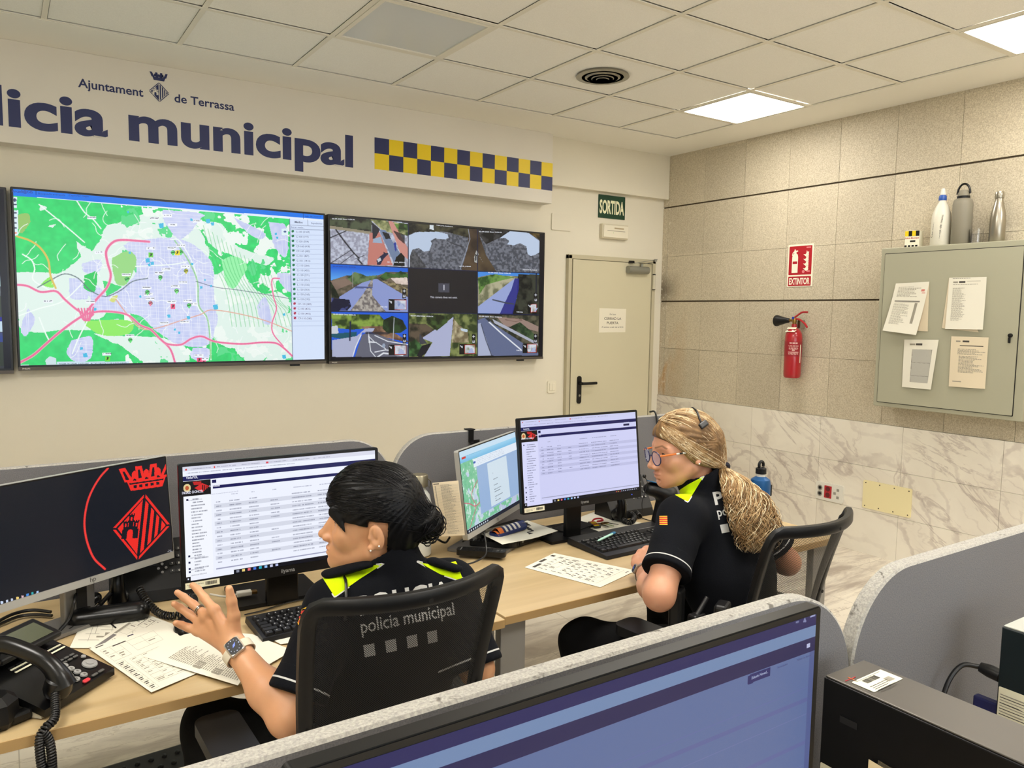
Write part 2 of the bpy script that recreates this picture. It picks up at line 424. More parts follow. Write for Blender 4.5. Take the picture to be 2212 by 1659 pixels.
# speckled stone cladding
g = NT('speckled_stone'); v = g.coord()
n1 = g.noise(v, 150, 3, 0, .6); n2 = g.noise(v, 330, 2); n3 = g.noise(v, 1.1, 3)
vx = g.n('TexVoronoi'); g.l(v, vx.inputs['Vector']); vx.inputs['Scale'].default_value = 95
base = g.mix(g.rng(n1, .35, .68, 0, 1), S(182, 170, 146), S(218, 208, 184))
base = g.mix(g.rng(n2, .62, .72, 0, .7), base, S(112, 98, 78))
base = g.mix(g.rng(vx.outputs['Distance'], .08, .16, .5, 0), base, S(95, 82, 66))
sp = g.sep(v)
cell = g.n('TexWhiteNoise', noise_dimensions='2D'); cx = g.n('CombineXYZ')
g.l(g.math('FLOOR', g.math('DIVIDE', g.math('SUBTRACT', sp[1], .045), .4035)), cx.inputs[0]); g.l(g.math('FLOOR', g.math('DIVIDE', g.math('SUBTRACT', sp[2], .09), .4025)), cx.inputs[1])
g.l(cx.outputs[0], cell.inputs['Vector'])
base = g.mix(1.0, base, g.rng(cell.outputs['Value'], 0, 1, .90, 1.04), 'MULTIPLY')
base = g.mix(1.0, base, g.rng(n3, .3, .7, .93, 1.05), 'MULTIPLY')
# rust and damp stains beside the corner with the back wall
st = g.math('MULTIPLY', g.rng(sp[1], 4.62, 4.9, 0, 1), g.rng(g.noise(g.coord((1, 1, .45)), 4.2, 4, .6), .44, .6, 0, 1))
base = g.mix(g.math('MULTIPLY', st, g.rng(sp[2], 1.9, 1.35, 0, .75)), base, S(186, 140, 82))
sk = g.math('MULTIPLY', g.rng(sp[1], 4.72, 4.93, 0, 1), g.rng(g.math('ABSOLUTE', g.math('SUBTRACT', sp[2], 1.8)), .02, .16, .8, 0))
base = g.mix(sk, base, S(92, 80, 66))
wh = g.math('MULTIPLY', g.rng(sp[1], 4.80, 4.9, 0, 1), g.rng(g.noise(g.coord((1, 2, 1)), 26, 3, 1.0), .6, .66, 0, .8))
base = g.mix(wh, base, S(226, 220, 204))
g.l(base, g.b.inputs['Base Color']); g.b.inputs['Roughness'].default_value = .62; g.bump(n1, .35, .002)
STONE = g.m
JOINT = mat('stone_joint', (88, 76, 60), .9)
def marble(name, rot, scale, light, mid, dark, vein=.75, rough=.3):
    g = NT(name); v = g.coord(scale, rot)
    big = g.noise(v, .8, 5, .7, .6); w1 = g.n('TexWave', wave_type='BANDS', bands_direction='Z'); g.l(v, w1.inputs['Vector'])
    w1.inputs['Scale'].default_value = .9; w1.inputs['Distortion'].default_value = 14; w1.inputs['Detail'].default_value = 6; w1.inputs['Detail Scale'].default_value = 1.4
    w2 = g.n('TexWave', wave_type='BANDS', bands_direction='Z'); g.l(v, w2.inputs['Vector'])
    w2.inputs['Scale'].default_value = 2.3; w2.inputs['Distortion'].default_value = 9; w2.inputs['Detail'].default_value = 8; w2.inputs['Detail Scale'].default_value = 2.2
    c = g.mix(g.rng(big, .42, .7, 0, .8), light, mid)
    c = g.mix(g.math('MULTIPLY', g.rng(w1.outputs['Fac'], .90, .985, 0, vein), g.rng(big, .38, .6, .15, 1)), c, dark)
    c = g.mix(g.math('MULTIPLY', g.rng(w2.outputs['Fac'], .93, 1, 0, vein*.6), g.rng(big, .45, .6, 0, 1)), c, dark)
    c = g.mix(g.rng(g.noise(v, 5, 5), .52, .75, 0, .22), c, mid)
    return g, c
g, c = marble('wall_marble', (-.9, 0, 0), (1, 1.1, 1.6), S(236, 230, 216), S(214, 205, 192), S(170, 156, 148), .65)
m2 = g.n('Mapping'); g.l(g.coord((1, 1, 1), (-.62, 0, 0)), m2.inputs['Vector']); m2.inputs['Scale'].default_value = (1, .55, 2.6); ns = g.noise(m2.outputs[0], 1.7, 9, .9, .62)
c = g.mix(g.math('MULTIPLY', g.rng(g.math('ABSOLUTE', g.math('SUBTRACT', ns, .5)), 0, .02, .5, 0), g.rng(g.noise(g.coord(), 1.3, 2), .45, .6, 0, 1)), c, S(160, 144, 136))
sp = g.sep(g.coord()); cx = g.n('CombineXYZ'); cell = g.n('TexWhiteNoise', noise_dimensions='2D')
g.l(g.math('FLOOR', g.math('DIVIDE', g.math('SUBTRACT', sp[1], .32), .6)), cx.inputs[0]); g.l(g.math('FLOOR', g.math('DIVIDE', sp[2], .295)), cx.inputs[1]); g.l(cx.outputs[0], cell.inputs['Vector'])
c = g.mix(1.0, c, g.rng(cell.outputs['Value'], 0, 1, .93, 1.03), 'MULTIPLY')
g.l(c, g.b.inputs['Base Color']); g.b.inputs['Roughness'].default_value = .3; MARBLE = g.m
g, c = marble('floor_marble', (PI/2, 0, .05), (.45, 1.0, 2.2), S(230, 222, 206), S(202, 191, 176), S(160, 146, 134), .6)
br = g.n('TexBrick', offset=.5); g.l(g.coord((1, 1, 1)), br.inputs['Vector']); br.inputs['Scale'].default_value = 1
br.inputs['Brick Width'].default_value = .6; br.inputs['Row Height'].default_value = .4; br.inputs['Mortar Size'].default_value = .0022
ns = g.noise(g.coord((.55, 3.6, 1), (0, 0, .06)), 1.5, 9, 1.1, .66); c = g.mix(g.rng(ns, .46, .64, 0, .9), c, S(158, 144, 132)); c = g.mix(g.rng(g.math('ABSOLUTE', g.math('SUBTRACT', ns, .46)), 0, .012, .5, 0), c, S(150, 132, 116))
c = g.mix(g.math('MULTIPLY', br.outputs['Fac'], .6), c, S(150, 138, 120))
g.l(c, g.b.inputs['Base Color']); g.b.inputs['Roughness'].default_value = .28; FLOORM = g.m

b = MB(); b.box(((XL+XW)/2, (YF+YB)/2, -.05), (XW-XL+.4, YB-YF+.4, .1), FLOORM); struct('floor', b)
b = MB(); b.box(((XL+XW)/2, YB+.1, HIGH/2), (XW-XL+.4, .2, HIGH+.3), WALL); struct('wall_back', b)
b = MB(); b.box((XL-.1, (YF+YB)/2, HIGH/2), (.2, YB-YF+.4, HIGH+.3), WALL); struct('wall_left', b)
b = MB(); b.box(((XL+XW)/2, YF-.1, HIGH/2), (XW-XL+.4, .2, HIGH+.3), WALL); struct('wall_front', b)
# added glowing window, unseen behind the camera, to brighten the room
wn = thing('added_window_1', None, None, (.9, YF, 1.62)); wn['kind'] = 'structure'; FILL_PANE = NT('fill_light_pane'); FILL_PANE.b.inputs['Emission Color'].default_value = (.80, .90, 1.0, 1); FILL_PANE.b.inputs['Emission Strength'].default_value = FILL_PANE_POWER
b = MB(); b.box((0, .012, 0), (4.2, .02, 1.5), FILL_PANE.m); b.build('pane', wn); b = MB(); FRW = mat('added_window_frame', (206, 204, 198), .4)
for x in (-2.12, -.7, .7, 2.12): b.box((x, .03, 0), (.05, .06, 1.6), FRW)
for z in (-.78, .78): b.box((0, .03, z), (4.29, .06, .05), FRW)
b.build('added_window_frame', wn)
# right wall: stone blocks over a dark backing, marble below
b = MB(); b.box((XW+.11, (YF+YB)/2, HIGH/2), (.2, YB-YF+.4, HIGH+.3), JOINT)
rows = [(.886, 1.296, 0, .002), (1.298, 1.694, 0, .006), (1.706, 2.080, 0, .002), (2.082, 2.494, 0, .006), (2.506, 2.94, 0, .002)]
ys = [4.895-.4035*k for k in range(-1, 20)]
for (z0, z1, _, _) in rows:
    for ya, yb in zip(ys[1:], ys):
        yb2 = min(yb, YB-.001)
        if ya < YF: continue
        b.box((XW+.008, (ya+yb2)/2+.0006, (z0+z1)/2), (.016, yb2-ya-.0024, z1-z0), STONE)
struct('wall_right', b)
b = MB(); ys = [2.12+.6*k for k in range(-8, 6)]
for z0, z1 in ((0, .2915), (.293, .589), (.5905, .884)):
    for ya, yb in zip(ys, ys[1:]): 
        if ya < YB: b.box((XW+.002, (ya+min(yb, YB))/2, (z0+z1)/2), (.022, min(yb, YB)-ya-.0018, z1-z0), MARBLE)
struct('trim_1', b)
# ceiling: plaster border with tile field hung in a white metal grid
GX = [.229+.6*k for k in range(-4, 7)]+[4.406]; GY = [4.422, 3.830]+[3.830-.6*k for k in range(1, 11)]
g = NT('mineral_tile'); v = g.coord(); n = g.noise(v, 220, 2); g.l(g.mix(g.rng(n, .3, .7, 0, 1), S(240, 239, 232), S(248, 247, 241)), g.b.inputs['Base Color']); g.b.inputs['Roughness'].default_value = .9; g.bump(n, .2); TILE = g.m
GRID = mat('grid_metal', (232, 228, 214), .5); GAP = mat('ceiling_gap', (72, 66, 54), .9)
b = MB(); x0, x1, y0, y1 = GX[0], GX[-1], GY[-1], GY[0]; z = HIGH+.05
b.box(((x1+XW)/2+.1, (YF+YB)/2, z), (XW-x1+.2, YB-YF+.4, .1), CEIL); b.box(((x0+XL)/2-.1, (YF+YB)/2, z), (x0-XL+.2, YB-YF+.4, .1), CEIL)
b.box(((x0+x1)/2, (y1+YB)/2+.1, z), (x1-x0, YB-y1+.2, .1), CEIL); b.box(((x0+x1)/2, (y0+YF)/2-.1, z), (x1-x0, y0-YF+.2, .1), CEIL)
b.box(((x0+x1)/2, (y0+y1)/2, HIGH+.08), (x1-x0, y1-y0, .04), GAP)
for x in GX: b.box((x, (y0+y1)/2, HIGH+.004), (.024, y1-y0, .004), GRID)
for i, y in enumerate(GY): b.box(((x0+x1)/2, y, HIGH+.0035), (x1-x0, .024, .004), GRID)
LIT = [(10, 0+1), (10, 4), (10, 7), (6, 4), (6, 7), (2, 4), (2, 7)]; DARK = [(6, 1)]; VENT = (8, 1)
def cellbox(i, j): return GX[i], GX[i+1], GY[j+1], GY[j]
for i in range(len(GX)-1):
    for j in range(len(GY)-1):
        if (i, j) in LIT or (i, j) in DARK: continue
        xa, xb, ya, yb = cellbox(i, j)
        b.box(((xa+xb)/2+.0015, (ya+yb)/2-.0015, HIGH+.016), (xb-xa-.027, yb-ya-.027, .014), TILE)
struct('ceiling', b)
PANEL_ON = NT('lit_diffuser'); PANEL_ON.b.inputs['Emission Color'].default_value = (*LAMP_WARM, 1); PANEL_ON.b.inputs['Emission Strength'].default_value = LAMP_POWER; PANEL_ON = PANEL_ON.m
PANEL_FILL = NT('fill_diffuser_rear'); PANEL_FILL.b.inputs['Emission Color'].default_value = (*LAMP_WARM, 1); PANEL_FILL.b.inputs['Emission Strength'].default_value = REAR_FILL_POWER; PANEL_FILL = PANEL_FILL.m  # for added unseen ceiling panels, stronger than the visible ones to lift the room
PANEL_OFF = mat('unlit_diffuser', (208, 214, 218), .22, spec=.6)
lab = {(10, 1): 'lit square ceiling panel nearest the back wall, above the stone wall', (10, 4): 'lit square ceiling panel by the stone wall, cut by the right photo edge'}
for (i, j) in LIT+DARK:
    xa, xb, ya, yb = cellbox(i, j); cx_, cy_ = (xa+xb)/2, (ya+yb)/2; on = (i, j) in LIT
    if on and (i, j) not in lab: l_ = 'added square ceiling panel out of view, lit strongly to brighten the room'
    else: l_ = lab.get((i, j), 'switched-off square ceiling panel with a pale bluish diffuser')
    t = thing('ceiling_light', l_, 'ceiling light', (cx_, cy_, HIGH), group='square panels in the ceiling grid' if (i, j) in lab or not on else 'added fill panels out of view')
    w_, h_ = xb-xa-.027, yb-ya-.027; f = MB(); k = .014 if on else .022
    for sx in (-1, 1): f.box((sx*(w_/2-k/2), 0, .006), (k, h_, .012), GRID); f.box((0, sx*(h_/2-k/2), .006), (w_-2*k, k, .012), GRID)
    f.build('frame', t); f = MB(); f.box((0, 0, .009), (w_-2*k, h_-2*k, .006), (PANEL_ON if (i, j) in lab else PANEL_FILL) if on else PANEL_OFF); f.build('diffuser', t)
# round air diffuser in its tile
t = thing('ceiling_vent', 'round grey air diffuser with nested rings in a ceiling tile', 'air vent', (2.929, 3.536, HIGH))
VM = mat('vent_metal', (150, 146, 134), .35, .6)
vent_rings = [(.152, .120, .000), (.108, .088, .006), (.078, .060, .010), (.050, .034, .014)]
for k, (ro, ri, dz) in enumerate(vent_rings):
    f = MB(); f.lathe([(ri, -.004-dz), (ri-.004, .004), (ro-.006, .010), (ro, .006 if k else -.002), (ro-.004, -.003), (ri, -.004-dz)], VM, 48); f.build('ring', t)
f = MB(); f.lathe([(0, -.016), (.018, -.015), (.028, -.006), (.02, .006), (0, .008)], VM, 32); f.build('hub', t)
f = MB(); f.lathe([(.0, .0075), (.146, .0075)], mat('vent_dark', (20, 18, 15), .9), 40); f.build('throat', t)
# painted board with the lettering, and the beam it hangs on
b = MB(); b.box(((XL+3.541)/2, (4.84+YB)/2, (2.412+HIGH)/2), (3.541-XL, YB-4.84, HIGH-2.412), WALL2, .003); struct('trim_2', b)
b = MB(); b.box(((3.541+XW)/2, (4.90+YB)/2, (2.566+HIGH)/2), (XW-3.541, YB-4.90, HIGH-2.566), WALL); struct('trim_3', b)
# ------------------------------------------------------------------ lettering
NAVY = mat('navy_vinyl', (27, 38, 92), .45); YEL = mat('yellow_vinyl', (236, 206, 8), .45)
MW = basis((0, 4.8395, 0), (1, 0, 0), (0, 0, 1), (0, -1, 0))       # local x right, y up on the board face
for body, x0, x1, base_, asc, l_ in (('policia', -.375, .532, 2.503, .206, 'large navy letters licia at the left end of the board'),
                                ('municipal', .636, 1.945, 2.507, .204, 'large navy word municipal on the white board')):
    b = MB(); text(b, body, NAVY, MW, w=x1-x0, h=asc*.965, x=x0, y=base_, bold=.031, ext=.004, res=6); o = b.build('wall_lettering')
    tag(o, l_, 'lettering', 'navy lettering on the board')
for body, x0, x1, base_, l_ in (('Ajuntament', .397, .715, 2.746, 'small navy word Ajuntament left of the crest'), ('de Terrassa', .876, 1.205, 2.744, 'small navy words de Terrassa right of the crest')):
    b = MB(); text(b, body, NAVY, MW, w=x1-x0, h=.047, x=x0, y=base_, bold=.018, ext=.004, res=4); o = b.build('wall_lettering'); tag(o, l_, 'lettering', 'navy lettering on the board')
def emblem_polys():
    """city crest in units of half its rhombus: ('f'|'b', points)"""
    L = []
    q = lambda s_: [(0, 1.06*s_), (s_, 0), (0, -1.06*s_), (-s_, 0)]
    for a, bb in ((0, 1), (1, 2), (2, 3), (3, 0)):
        o, i = q(1.0), q(.9); 
        t0, t1 = .03, .97
        P = lambda A, B, t: (A[0]+(B[0]-A[0])*t, A[1]+(B[1]-A[1])*t)
        L.append(('f', [P(o[a], o[bb], t0), P(o[a], o[bb], t1), P(i[a], i[bb], t1), P(i[a], i[bb], t0)]))
    L.append(('f', [(-.05, .86), (-.81, 0), (-.05, -.86)]))
    cast = [(-.62, -.34), (-.62, -.02), (-.58, -.02), (-.60, .20), (-.62, .20), (-.62, .27), (-.575, .27), (-.575, .23), (-.54, .23), (-.54, .27), (-.50, .27), (-.50, .23), (-.465, .23), (-.465, .27), (-.42, .27), (-.42, .20), (-.44, .20),
            (-.44, .06), (-.42, .06), (-.42, .40), (-.44, .40), (-.44, .5), (-.40, .5), (-.40, .45), (-.36, .45), (-.36, .5), (-.32, .5), (-.32, .45), (-.28, .45), (-.28, .5), (-.24, .5), (-.24, .40), (-.26, .40), (-.26, .06), (-.24, .06),
            (-.24, .20), (-.26, .20), (-.26, .27), (-.22, .27), (-.22, .23), (-.185, .23), (-.185, .27), (-.14, .27), (-.14, .23), (-.105, .23), (-.105, .27), (-.06, .27), (-.06, .20), (-.08, .20), (-.10, -.02), (-.06, -.02), (-.06, -.34)]
    cast = [(x*1.0-.03, y*.95-.02) for x, y in cast]
    L.append(('b', cast))
    arch = [(-.47, -.36), (-.47, -.14)]+[(-.37+.10*math.cos(a), -.14+.09*math.sin(a)) for a in np.linspace(PI, 0, 7)]+[(-.27, -.36)]
    L.append(('f', arch)); L.append(('f', [(-.57, .03), (-.57, .14), (-.52, .14), (-.52, .03)])); L.append(('f', [(-.40, .22), (-.40, .34), (-.34, .34), (-.34, .22)])); L.append(('f', [(-.20, .03), (-.20, .14), (-.15, .14), (-.15, .03)]))
    for xa, xb in ((.05, .165), (.27, .385), (.48, .585), (.68, .82)):
        h = lambda x: max(0, (.84-x)*1.06)
        L.append(('f', [(xa, h(xa)), (xb, h(xb)), (xb, -h(xb)), (xa, -h(xa))]))
    # crown
    L.append(('f', [(-.50, 1.22), (.50, 1.22), (.62, 1.56), (-.62, 1.56)]))
    for k in range(5): x = -.36+.18*k; L.append(('b', [(x-.045, 1.30), (x+.045, 1.30), (x+.05, 1.40), (x-.05, 1.40)]))
    L.append(('b', [(-.53, 1.44), (.53, 1.44), (.55, 1.49), (-.55, 1.49)]))
    for cx_, ln in ((-.56, -.2), (-.19, -.05), (.19, .05), (.56, .2)):
        L.append(('f', [(cx_-.13, 1.55), (cx_+.15, 1.55), (cx_+.10+ln, 2.05), (cx_-.11+ln, 2.05)]))
        L.append(('b', [(cx_-.05+ln*.2, 1.62), (cx_+.06+ln*.2, 1.62), (cx_+.03+ln*.8, 1.93), (cx_-.03+ln*.8, 1.93)]))
    for cx_ in (-.37, 0, .37): L.append(('f', [(cx_-.11, 1.55), (cx_, 1.64), (cx_+.11, 1.55), (cx_+.08, 1.84), (cx_, 1.92), (cx_-.08, 1.84)]))
    return L
b = MB(); e = MB()
for k, (kind, pts) in enumerate(emblem_polys()):
    q = [(.797+x*.054, 2.7835+y*.0515) for x, y in pts]
    if kind == 'f': b.prism(q, .0006, NAVY, MW, .0002+(.0004 if k > 5 else 0))
    else: b.prism(q, .0006, WALL2, MW, .0004)
tag(b.build('wall_crest'), 'small navy city crest with crown between two lines of lettering', 'emblem')
b = MB(); cw = (3.541-2.094)/14
for c in range(14):
    for r_ in range(2): b.prism([(2.094+c*cw, 2.508+r_*.1015), (2.094+(c+1)*cw, 2.508+r_*.1015), (2.094+(c+1)*cw, 2.508+(r_+1)*.1015), (2.094+c*cw, 2.508+(r_+1)*.1015)], .0008, NAVY if (c+r_) % 2 else YEL, MW)
tag(b.build('checkered_strip'), 'navy and yellow checkered strip at the right end of the board', 'decoration')

# ------------------------------------------------------------------ door with its frame, lever, closer and notice
DPAINT = mat('door_paint', (206, 199, 170), .5, vary=.02, vscale=3); DFRAME = mat('door_frame_paint', (192, 184, 156), .5)
BLK = mat('black_plastic', (8, 8, 9), .42, spec=.4); DARKGAP = mat('dark_gap', (22, 20, 17), .9)
d = thing('door_1', None, None, (4.248, YB, 0)); d['kind'] = 'structure'
b = MB(); b.box((-.452, -.012, 1.02), (.034, .05, 2.055), DFRAME, .002); b.box((.452, -.012, 1.02), (.034, .05, 2.055), DFRAME, .002); b.box((0, -.012, 2.034), (.938, .05, .034), DFRAME, .002); b.build('frame', d)
b = MB(); b.box((-.4275, -.004, 1.01), (.011, .02, 2.008), DARKGAP); b.box((.432, -.004, 1.01), (.004, .02, 2.008), DARKGAP); b.build('gap', d)
b = MB(); b.box((.004, -.012, 1.01), (.850, .038, 2.008), DPAINT, .002); b.build('leaf', d)
b = MB(); MD = basis((-.337, -.031, .966), (1, 0, 0), (0, 0, 1), (0, -1, 0)); b.prism(rrect(.042, .225, .02), .01, BLK, MD); h = b
h.tube([(-.337, -.04, 1.02), (-.337, -.085, 1.02)], .012, BLK, 14); h.tube(smoothpath([(-.337, -.082, 1.02), (-.30, -.088, 1.02), (-.25, -.088, 1.02), (-.195, -.084, 1.02)], 4), [.0115]*13, BLK, 12)
h.lathe([(0, 0), (.009, 0), (.009, .004), (0, .004)], mat('steel', (170, 168, 160), .3, 1), 16, basis((-.337, -.041, .92), (1, 0, 0), (0, 0, 1), (0, -1, 0))); h.build('door_handle', d)
SIL = mat('closer_silver', (150, 150, 140), .4, .5)
b = MB(); b.tube([(.135, -.056, 1.955), (.36, -.056, 1.955)], .031, SIL, 20); b.box((.25, -.045, 1.955), (.2, .02, .05), SIL, .004); cl = b.build('door_closer', d)
b = MB(); b.tube([(.29, -.056, 1.985), (.29, -.056, 2.01)], .012, SIL, 12); b.box((0, 0, 0), (.14, .018, .006), SIL, .002, mtx((.35, -.085, 2.018), (0, -.12, .5))); b.box((0, 0, 0), (.22, .016, .006), SIL, .002, mtx((.295, -.10, 2.028), (0, -.18, -.22)))
b.tube([(.395, -.11, 2.03), (.395, -.11, 2.05)], .013, SIL, 12); b.box((.185, -.04, 2.02), (.05, .03, .02), BLK, .003); b.build('closer_arm', d)
b = MB(); b.tube([(.446, -.045, 1.80), (.446, -.045, 1.92)], .013, mat('hinge_cap', (200, 194, 172), .4), 14); b.tube([(.446, -.045, 1.795), (.446, -.045, 1.80)], .014, BLK, 14); b.tube([(.446, -.045, 1.92), (.446, -.045, 1.928)], .014, BLK, 14); b.build('hinge', d)
b = MB(); b.tube([(.446, -.045, .22), (.446, -.045, .34)], .013, MATS['hinge_cap'], 14); b.build('hinge', d)
PAPER = mat('paper', (232, 226, 206), .8); INK = mat('print_ink', (70, 66, 60), .8); INKL = mat('print_ink_pale', (148, 142, 128), .8)
t = thing('notice_sheet', 'white paper notice CERRAD LA PUERTA taped on the door', 'notice', (4.2525, YB-.0325, 1.53))
b = MB(); MN = basis((0, 0, 0), (1, 0, 0), (0, 0, 1), (0, -1, 0)); b.prism([(-.147, -.1), (.142, -.097), (.145, .098), (-.147, .1)], .0008, PAPER, MN); b.build('sheet', t)
b = MB(); MN2 = basis((0, -.0012, 0), (1, 0, 0), (0, 0, 1), (0, -1, 0))
text(b, 'Por favor', INK, MN2, h=.013, x=0, y=.045, align='c', bold=.004); text(b, 'CERRAD LA', INK, MN2, w=.185, h=.021, x=0, y=.006, align='c'); text(b, 'PUERTA', INK, MN2, w=.125, h=.021, x=0, y=-.030, align='c'); text(b, 'Al entrar o salir de la SCO', INK, MN2, w=.235, h=.012, x=0, y=-.060, align='c', bold=.004)
b.build('printing', t)
# exit sign, emergency lamp, blank plate, switch
SGN = mat('sign_green', (18, 62, 42), .35); LUM = mat('sign_cream', (238, 236, 200), .5)
t = thing('exit_sign', 'dark green SORTIDA exit sign above the door', 'sign', (4.236, YB-.002, 2.457)); b = MB(); b.prism(rrect(.285, .186, .004), .004, SGN, MN); b.build('board', t)
b = MB(); text(b, 'SORTIDA', LUM, basis((0, -.0045, 0), (1, 0, 0), (0, 0, 1), (0, -1, 0)), w=.262, h=.108, x=0, y=-.053, align='c', bold=.03); b.build('lettering', t)
t = thing('emergency_lamp', 'white emergency lamp box under the exit sign', 'emergency light', (4.253, YB, 2.257)); b = MB(); b.box((0, -.02, 0), (.28, .04, .118), mat('cream_plastic', (216, 208, 184), .45), .006); b.build('housing', t)
b = MB(); b.box((0, -.044, .0), (.262, .010, .1), mat('lamp_cover', (232, 226, 206), .3), .004); b.build('cover', t); b = MB(); b.box((-.0, -.0495, .004), (.19, .002, .004), INKL); b.box((.03, -.0495, .026), (.1, .002, .012), mat('burn_mark', (176, 160, 128), .6)); b.box((-.03, -.0495, -.012), (.004, .002, .004), mat('led_green', (120, 200, 90), .4)); b.build('tube', t)
t = thing('blank_plate', 'painted blank cover plate on the wall between screen and exit sign', 'cover plate', (3.72, YB, 2.297)); b = MB(); b.prism(rrect(.192, .128, .008), .012, WALL, MN); b.build('plate', t)
t = thing('light_switch', 'double white light switch left of the door', 'switch', (3.656, YB, .998)); b = MB(); b.prism(rrect(.084, .096, .012), .010, MATS['lamp_cover'], MN); b.build('plate', t)
for s in (-1, 1): b = MB(); b.box((s*.0135, -.013, 0), (.026, .008, .056), MATS['lamp_cover'], .002); b.build('rocker', t)
# ================================================================== THINGS ON THE WALLS
STEEL = MATS['steel']; WHITEP = mat('white_plastic', (226, 224, 214), .35); CREAM = mat('cream_plate', (236, 224, 176), .4); RED = mat('extinguisher_red', (168, 22, 34), .28, coat=.4)
TVB = mat('tv_bezel', (16, 18, 24), .3); TVG = mat('tv_chin', (88, 82, 76), .4, .3)
def tv(x0, x1, z0, z1, label, W, H, draw, strength=1.0):
    cx, cz, w, h = (x0+x1)/2, (z0+z1)/2, x1-x0, z1-z0
    t = thing('wall_display', label, 'television', (cx, YB, cz), group='big screens side by side on the back wall')
    b = MB(); b.box((0, -.045, 0), (w, .070, h), TVB, .004); b.box((0, -.01, 0), (w*.7, .02, h*.7), TVB); b.build('housing', t)
    b = MB(); b.box((0, -.0815, -h/2+.009), (w, .004, .018), TVG, .001); b.box((w*.38, -.07, -h/2-.006), (.06, .02, .012), TVB, .002); text(b, 'PHILIPS', WHITEP, basis((-w/2+.02, -.0837, -h/2+.006), (1, 0, 0), (0, 0, 1), (0, -1, 0)), w=.035); b.build('chin', t)
    m = .012; sw, sh = w-2*m, h-m-.028; org = (cx-w/2+m, YB-.0812, cz+h/2-m)
    cv = Canvas(W, H, (10, 10, 12), canvas_on_plane(org, (1, 0, 0), (0, 0, 1), sw, sh, *draw[0])); draw[1](cv)
    cv.build('screen', t, basis((-w/2+m, -.0812, h/2-m), (1, 0, 0), (0, 0, 1), (0, -1, 0)), sw, sh, strength)
    return t, org, sw, sh
def draw_map(cv):
    W, H = cv.W, cv.H; Yg, Xg = np.mgrid[0:H, 0:W]
    full = [(60, 60), (2200, 230), (2200, 1300), (100, 1300)]
    mp = cv.mask([(70, 130), (1925, 285), (1945, 1262), (120, 1300)])
    cv.fill(cv.mask(full), (226, 236, 250)); green = (58, 214, 116)
    n1, n2, n3 = vnoise(H, W, 9, 3, 5), vnoise(H, W, 26, 8, 4), vnoise(H, W, 60, 12, 2)
    cv.a[mp] = np.array(S(*green))*(.86+.28*n3[mp])[:, None]
    def blob(pts, amp=14): # soft edged region
        P = [cv.pt(p) for p in pts]; Q = [(q.x, q.y) for q in smoothpath([(p[0], p[1], 0) for p in P+[P[0]]], 5)]
        m0 = cv.mask(Q, True); dx = ((n2-.5)*amp*1.6).astype(int); dy = ((n1-.5)*amp*1.6).astype(int)
        return m0[np.clip(Yg+dy, 0, H-1), np.clip(Xg+dx, 0, W-1)] & mp
    pale = (222, 240, 232); lav = (192, 200, 238); lav2 = (208, 214, 242)
    for pts in ([(700, 330), (1080, 250), (1320, 330), (1420, 640), (1560, 560), (1700, 760), (1900, 800), (1930, 1060), (1500, 1140), (1300, 900), (700, 700), (560, 620), (640, 450)], [(1340, 300), (1480, 330), (1580, 470), (1800, 540), (1760, 600), (1540, 520), (1400, 450)], [(1500, 1050), (1940, 1020), (1945, 1240), (1650, 1250)],
                [(120, 960), (420, 900), (640, 1010), (330, 1040), (150, 1020)], [(620, 1050), (1150, 1080), (1250, 1230), (980, 1250), (800, 1130)], [(500, 430), (640, 520), (560, 560)], [(250, 190), (300, 210), (270, 230)], [(330, 330), (370, 320), (350, 345)], [(100, 640), (420, 620), (620, 520), (700, 900), (500, 960), (150, 980)]):
        cv.fill(blob(pts), pale)
    rag = mp & (n2 > .60) & (Xg > W*.30); cv.fill(rag, (236, 246, 240)); cv.fill(mp & (n2 < .34) & (n1 > .5) & (Xg > W*.3), (92, 218, 140))
    for pts in ([(820, 460), (900, 430), (1200, 420), (1400, 560), (1420, 760), (1440, 960), (1380, 1120), (1200, 1120), (1020, 1010), (900, 920), (640, 900), (600, 840), (780, 760), (900, 640)], [(1080, 230), (1330, 250), (1320, 300), (1200, 420), (1100, 330)], [(560, 760), (620, 700), (700, 800), (640, 860)],
                [(460, 680), (540, 690), (570, 800), (470, 800)], [(150, 960), (190, 880), (230, 960), (180, 1060), (140, 1040)], [(1550, 270), (1750, 370), (1740, 420), (1650, 380)], [(1780, 300), (1900, 330), (1900, 540), (1830, 480)], [(1700, 870), (1760, 800), (1800, 960), (1740, 970)], [(1280, 1140), (1390, 1150), (1370, 1230), (1270, 1210)],
                [(1840, 650), (1930, 660), (1930, 770), (1860, 720)], [(480, 1100), (600, 1070), (600, 1220), (490, 1230), (440, 1170)], [(540, 580), (660, 560), (650, 640), (560, 640)], [(730, 960), (790, 950), (780, 1010), (740, 1000)]):
        cv.fill(blob(pts, 8), lav, lav2, n3*1.6-.3)
    # parks and fields
    for pts, c in (([(740, 540), (860, 500), (900, 580), (840, 720), (760, 700)], (150, 214, 130)), ([(560, 960), (860, 960), (860, 1040), (700, 1060), (580, 1010)], (140, 232, 96)), ([(270, 720), (340, 660), (350, 740)], (140, 232, 96)), ([(560, 660), (640, 640), (630, 760), (560, 740)], (40, 200, 92)),
                   ([(110, 260), (190, 250), (200, 310), (130, 380)], (150, 196, 108)), ([(1470, 560), (1560, 530), (1640, 600), (1560, 740), (1500, 700)], (150, 240, 170)), ([(720, 820), (780, 790), (760, 840)], (210, 216, 120))):
        cv.fill(blob(pts, 6), c)
    # street lattice over the towns
    town = np.zeros((H, W), bool); L = np.abs(cv.a-np.array(S(*lav))).sum(-1) < .22; town = L & mp
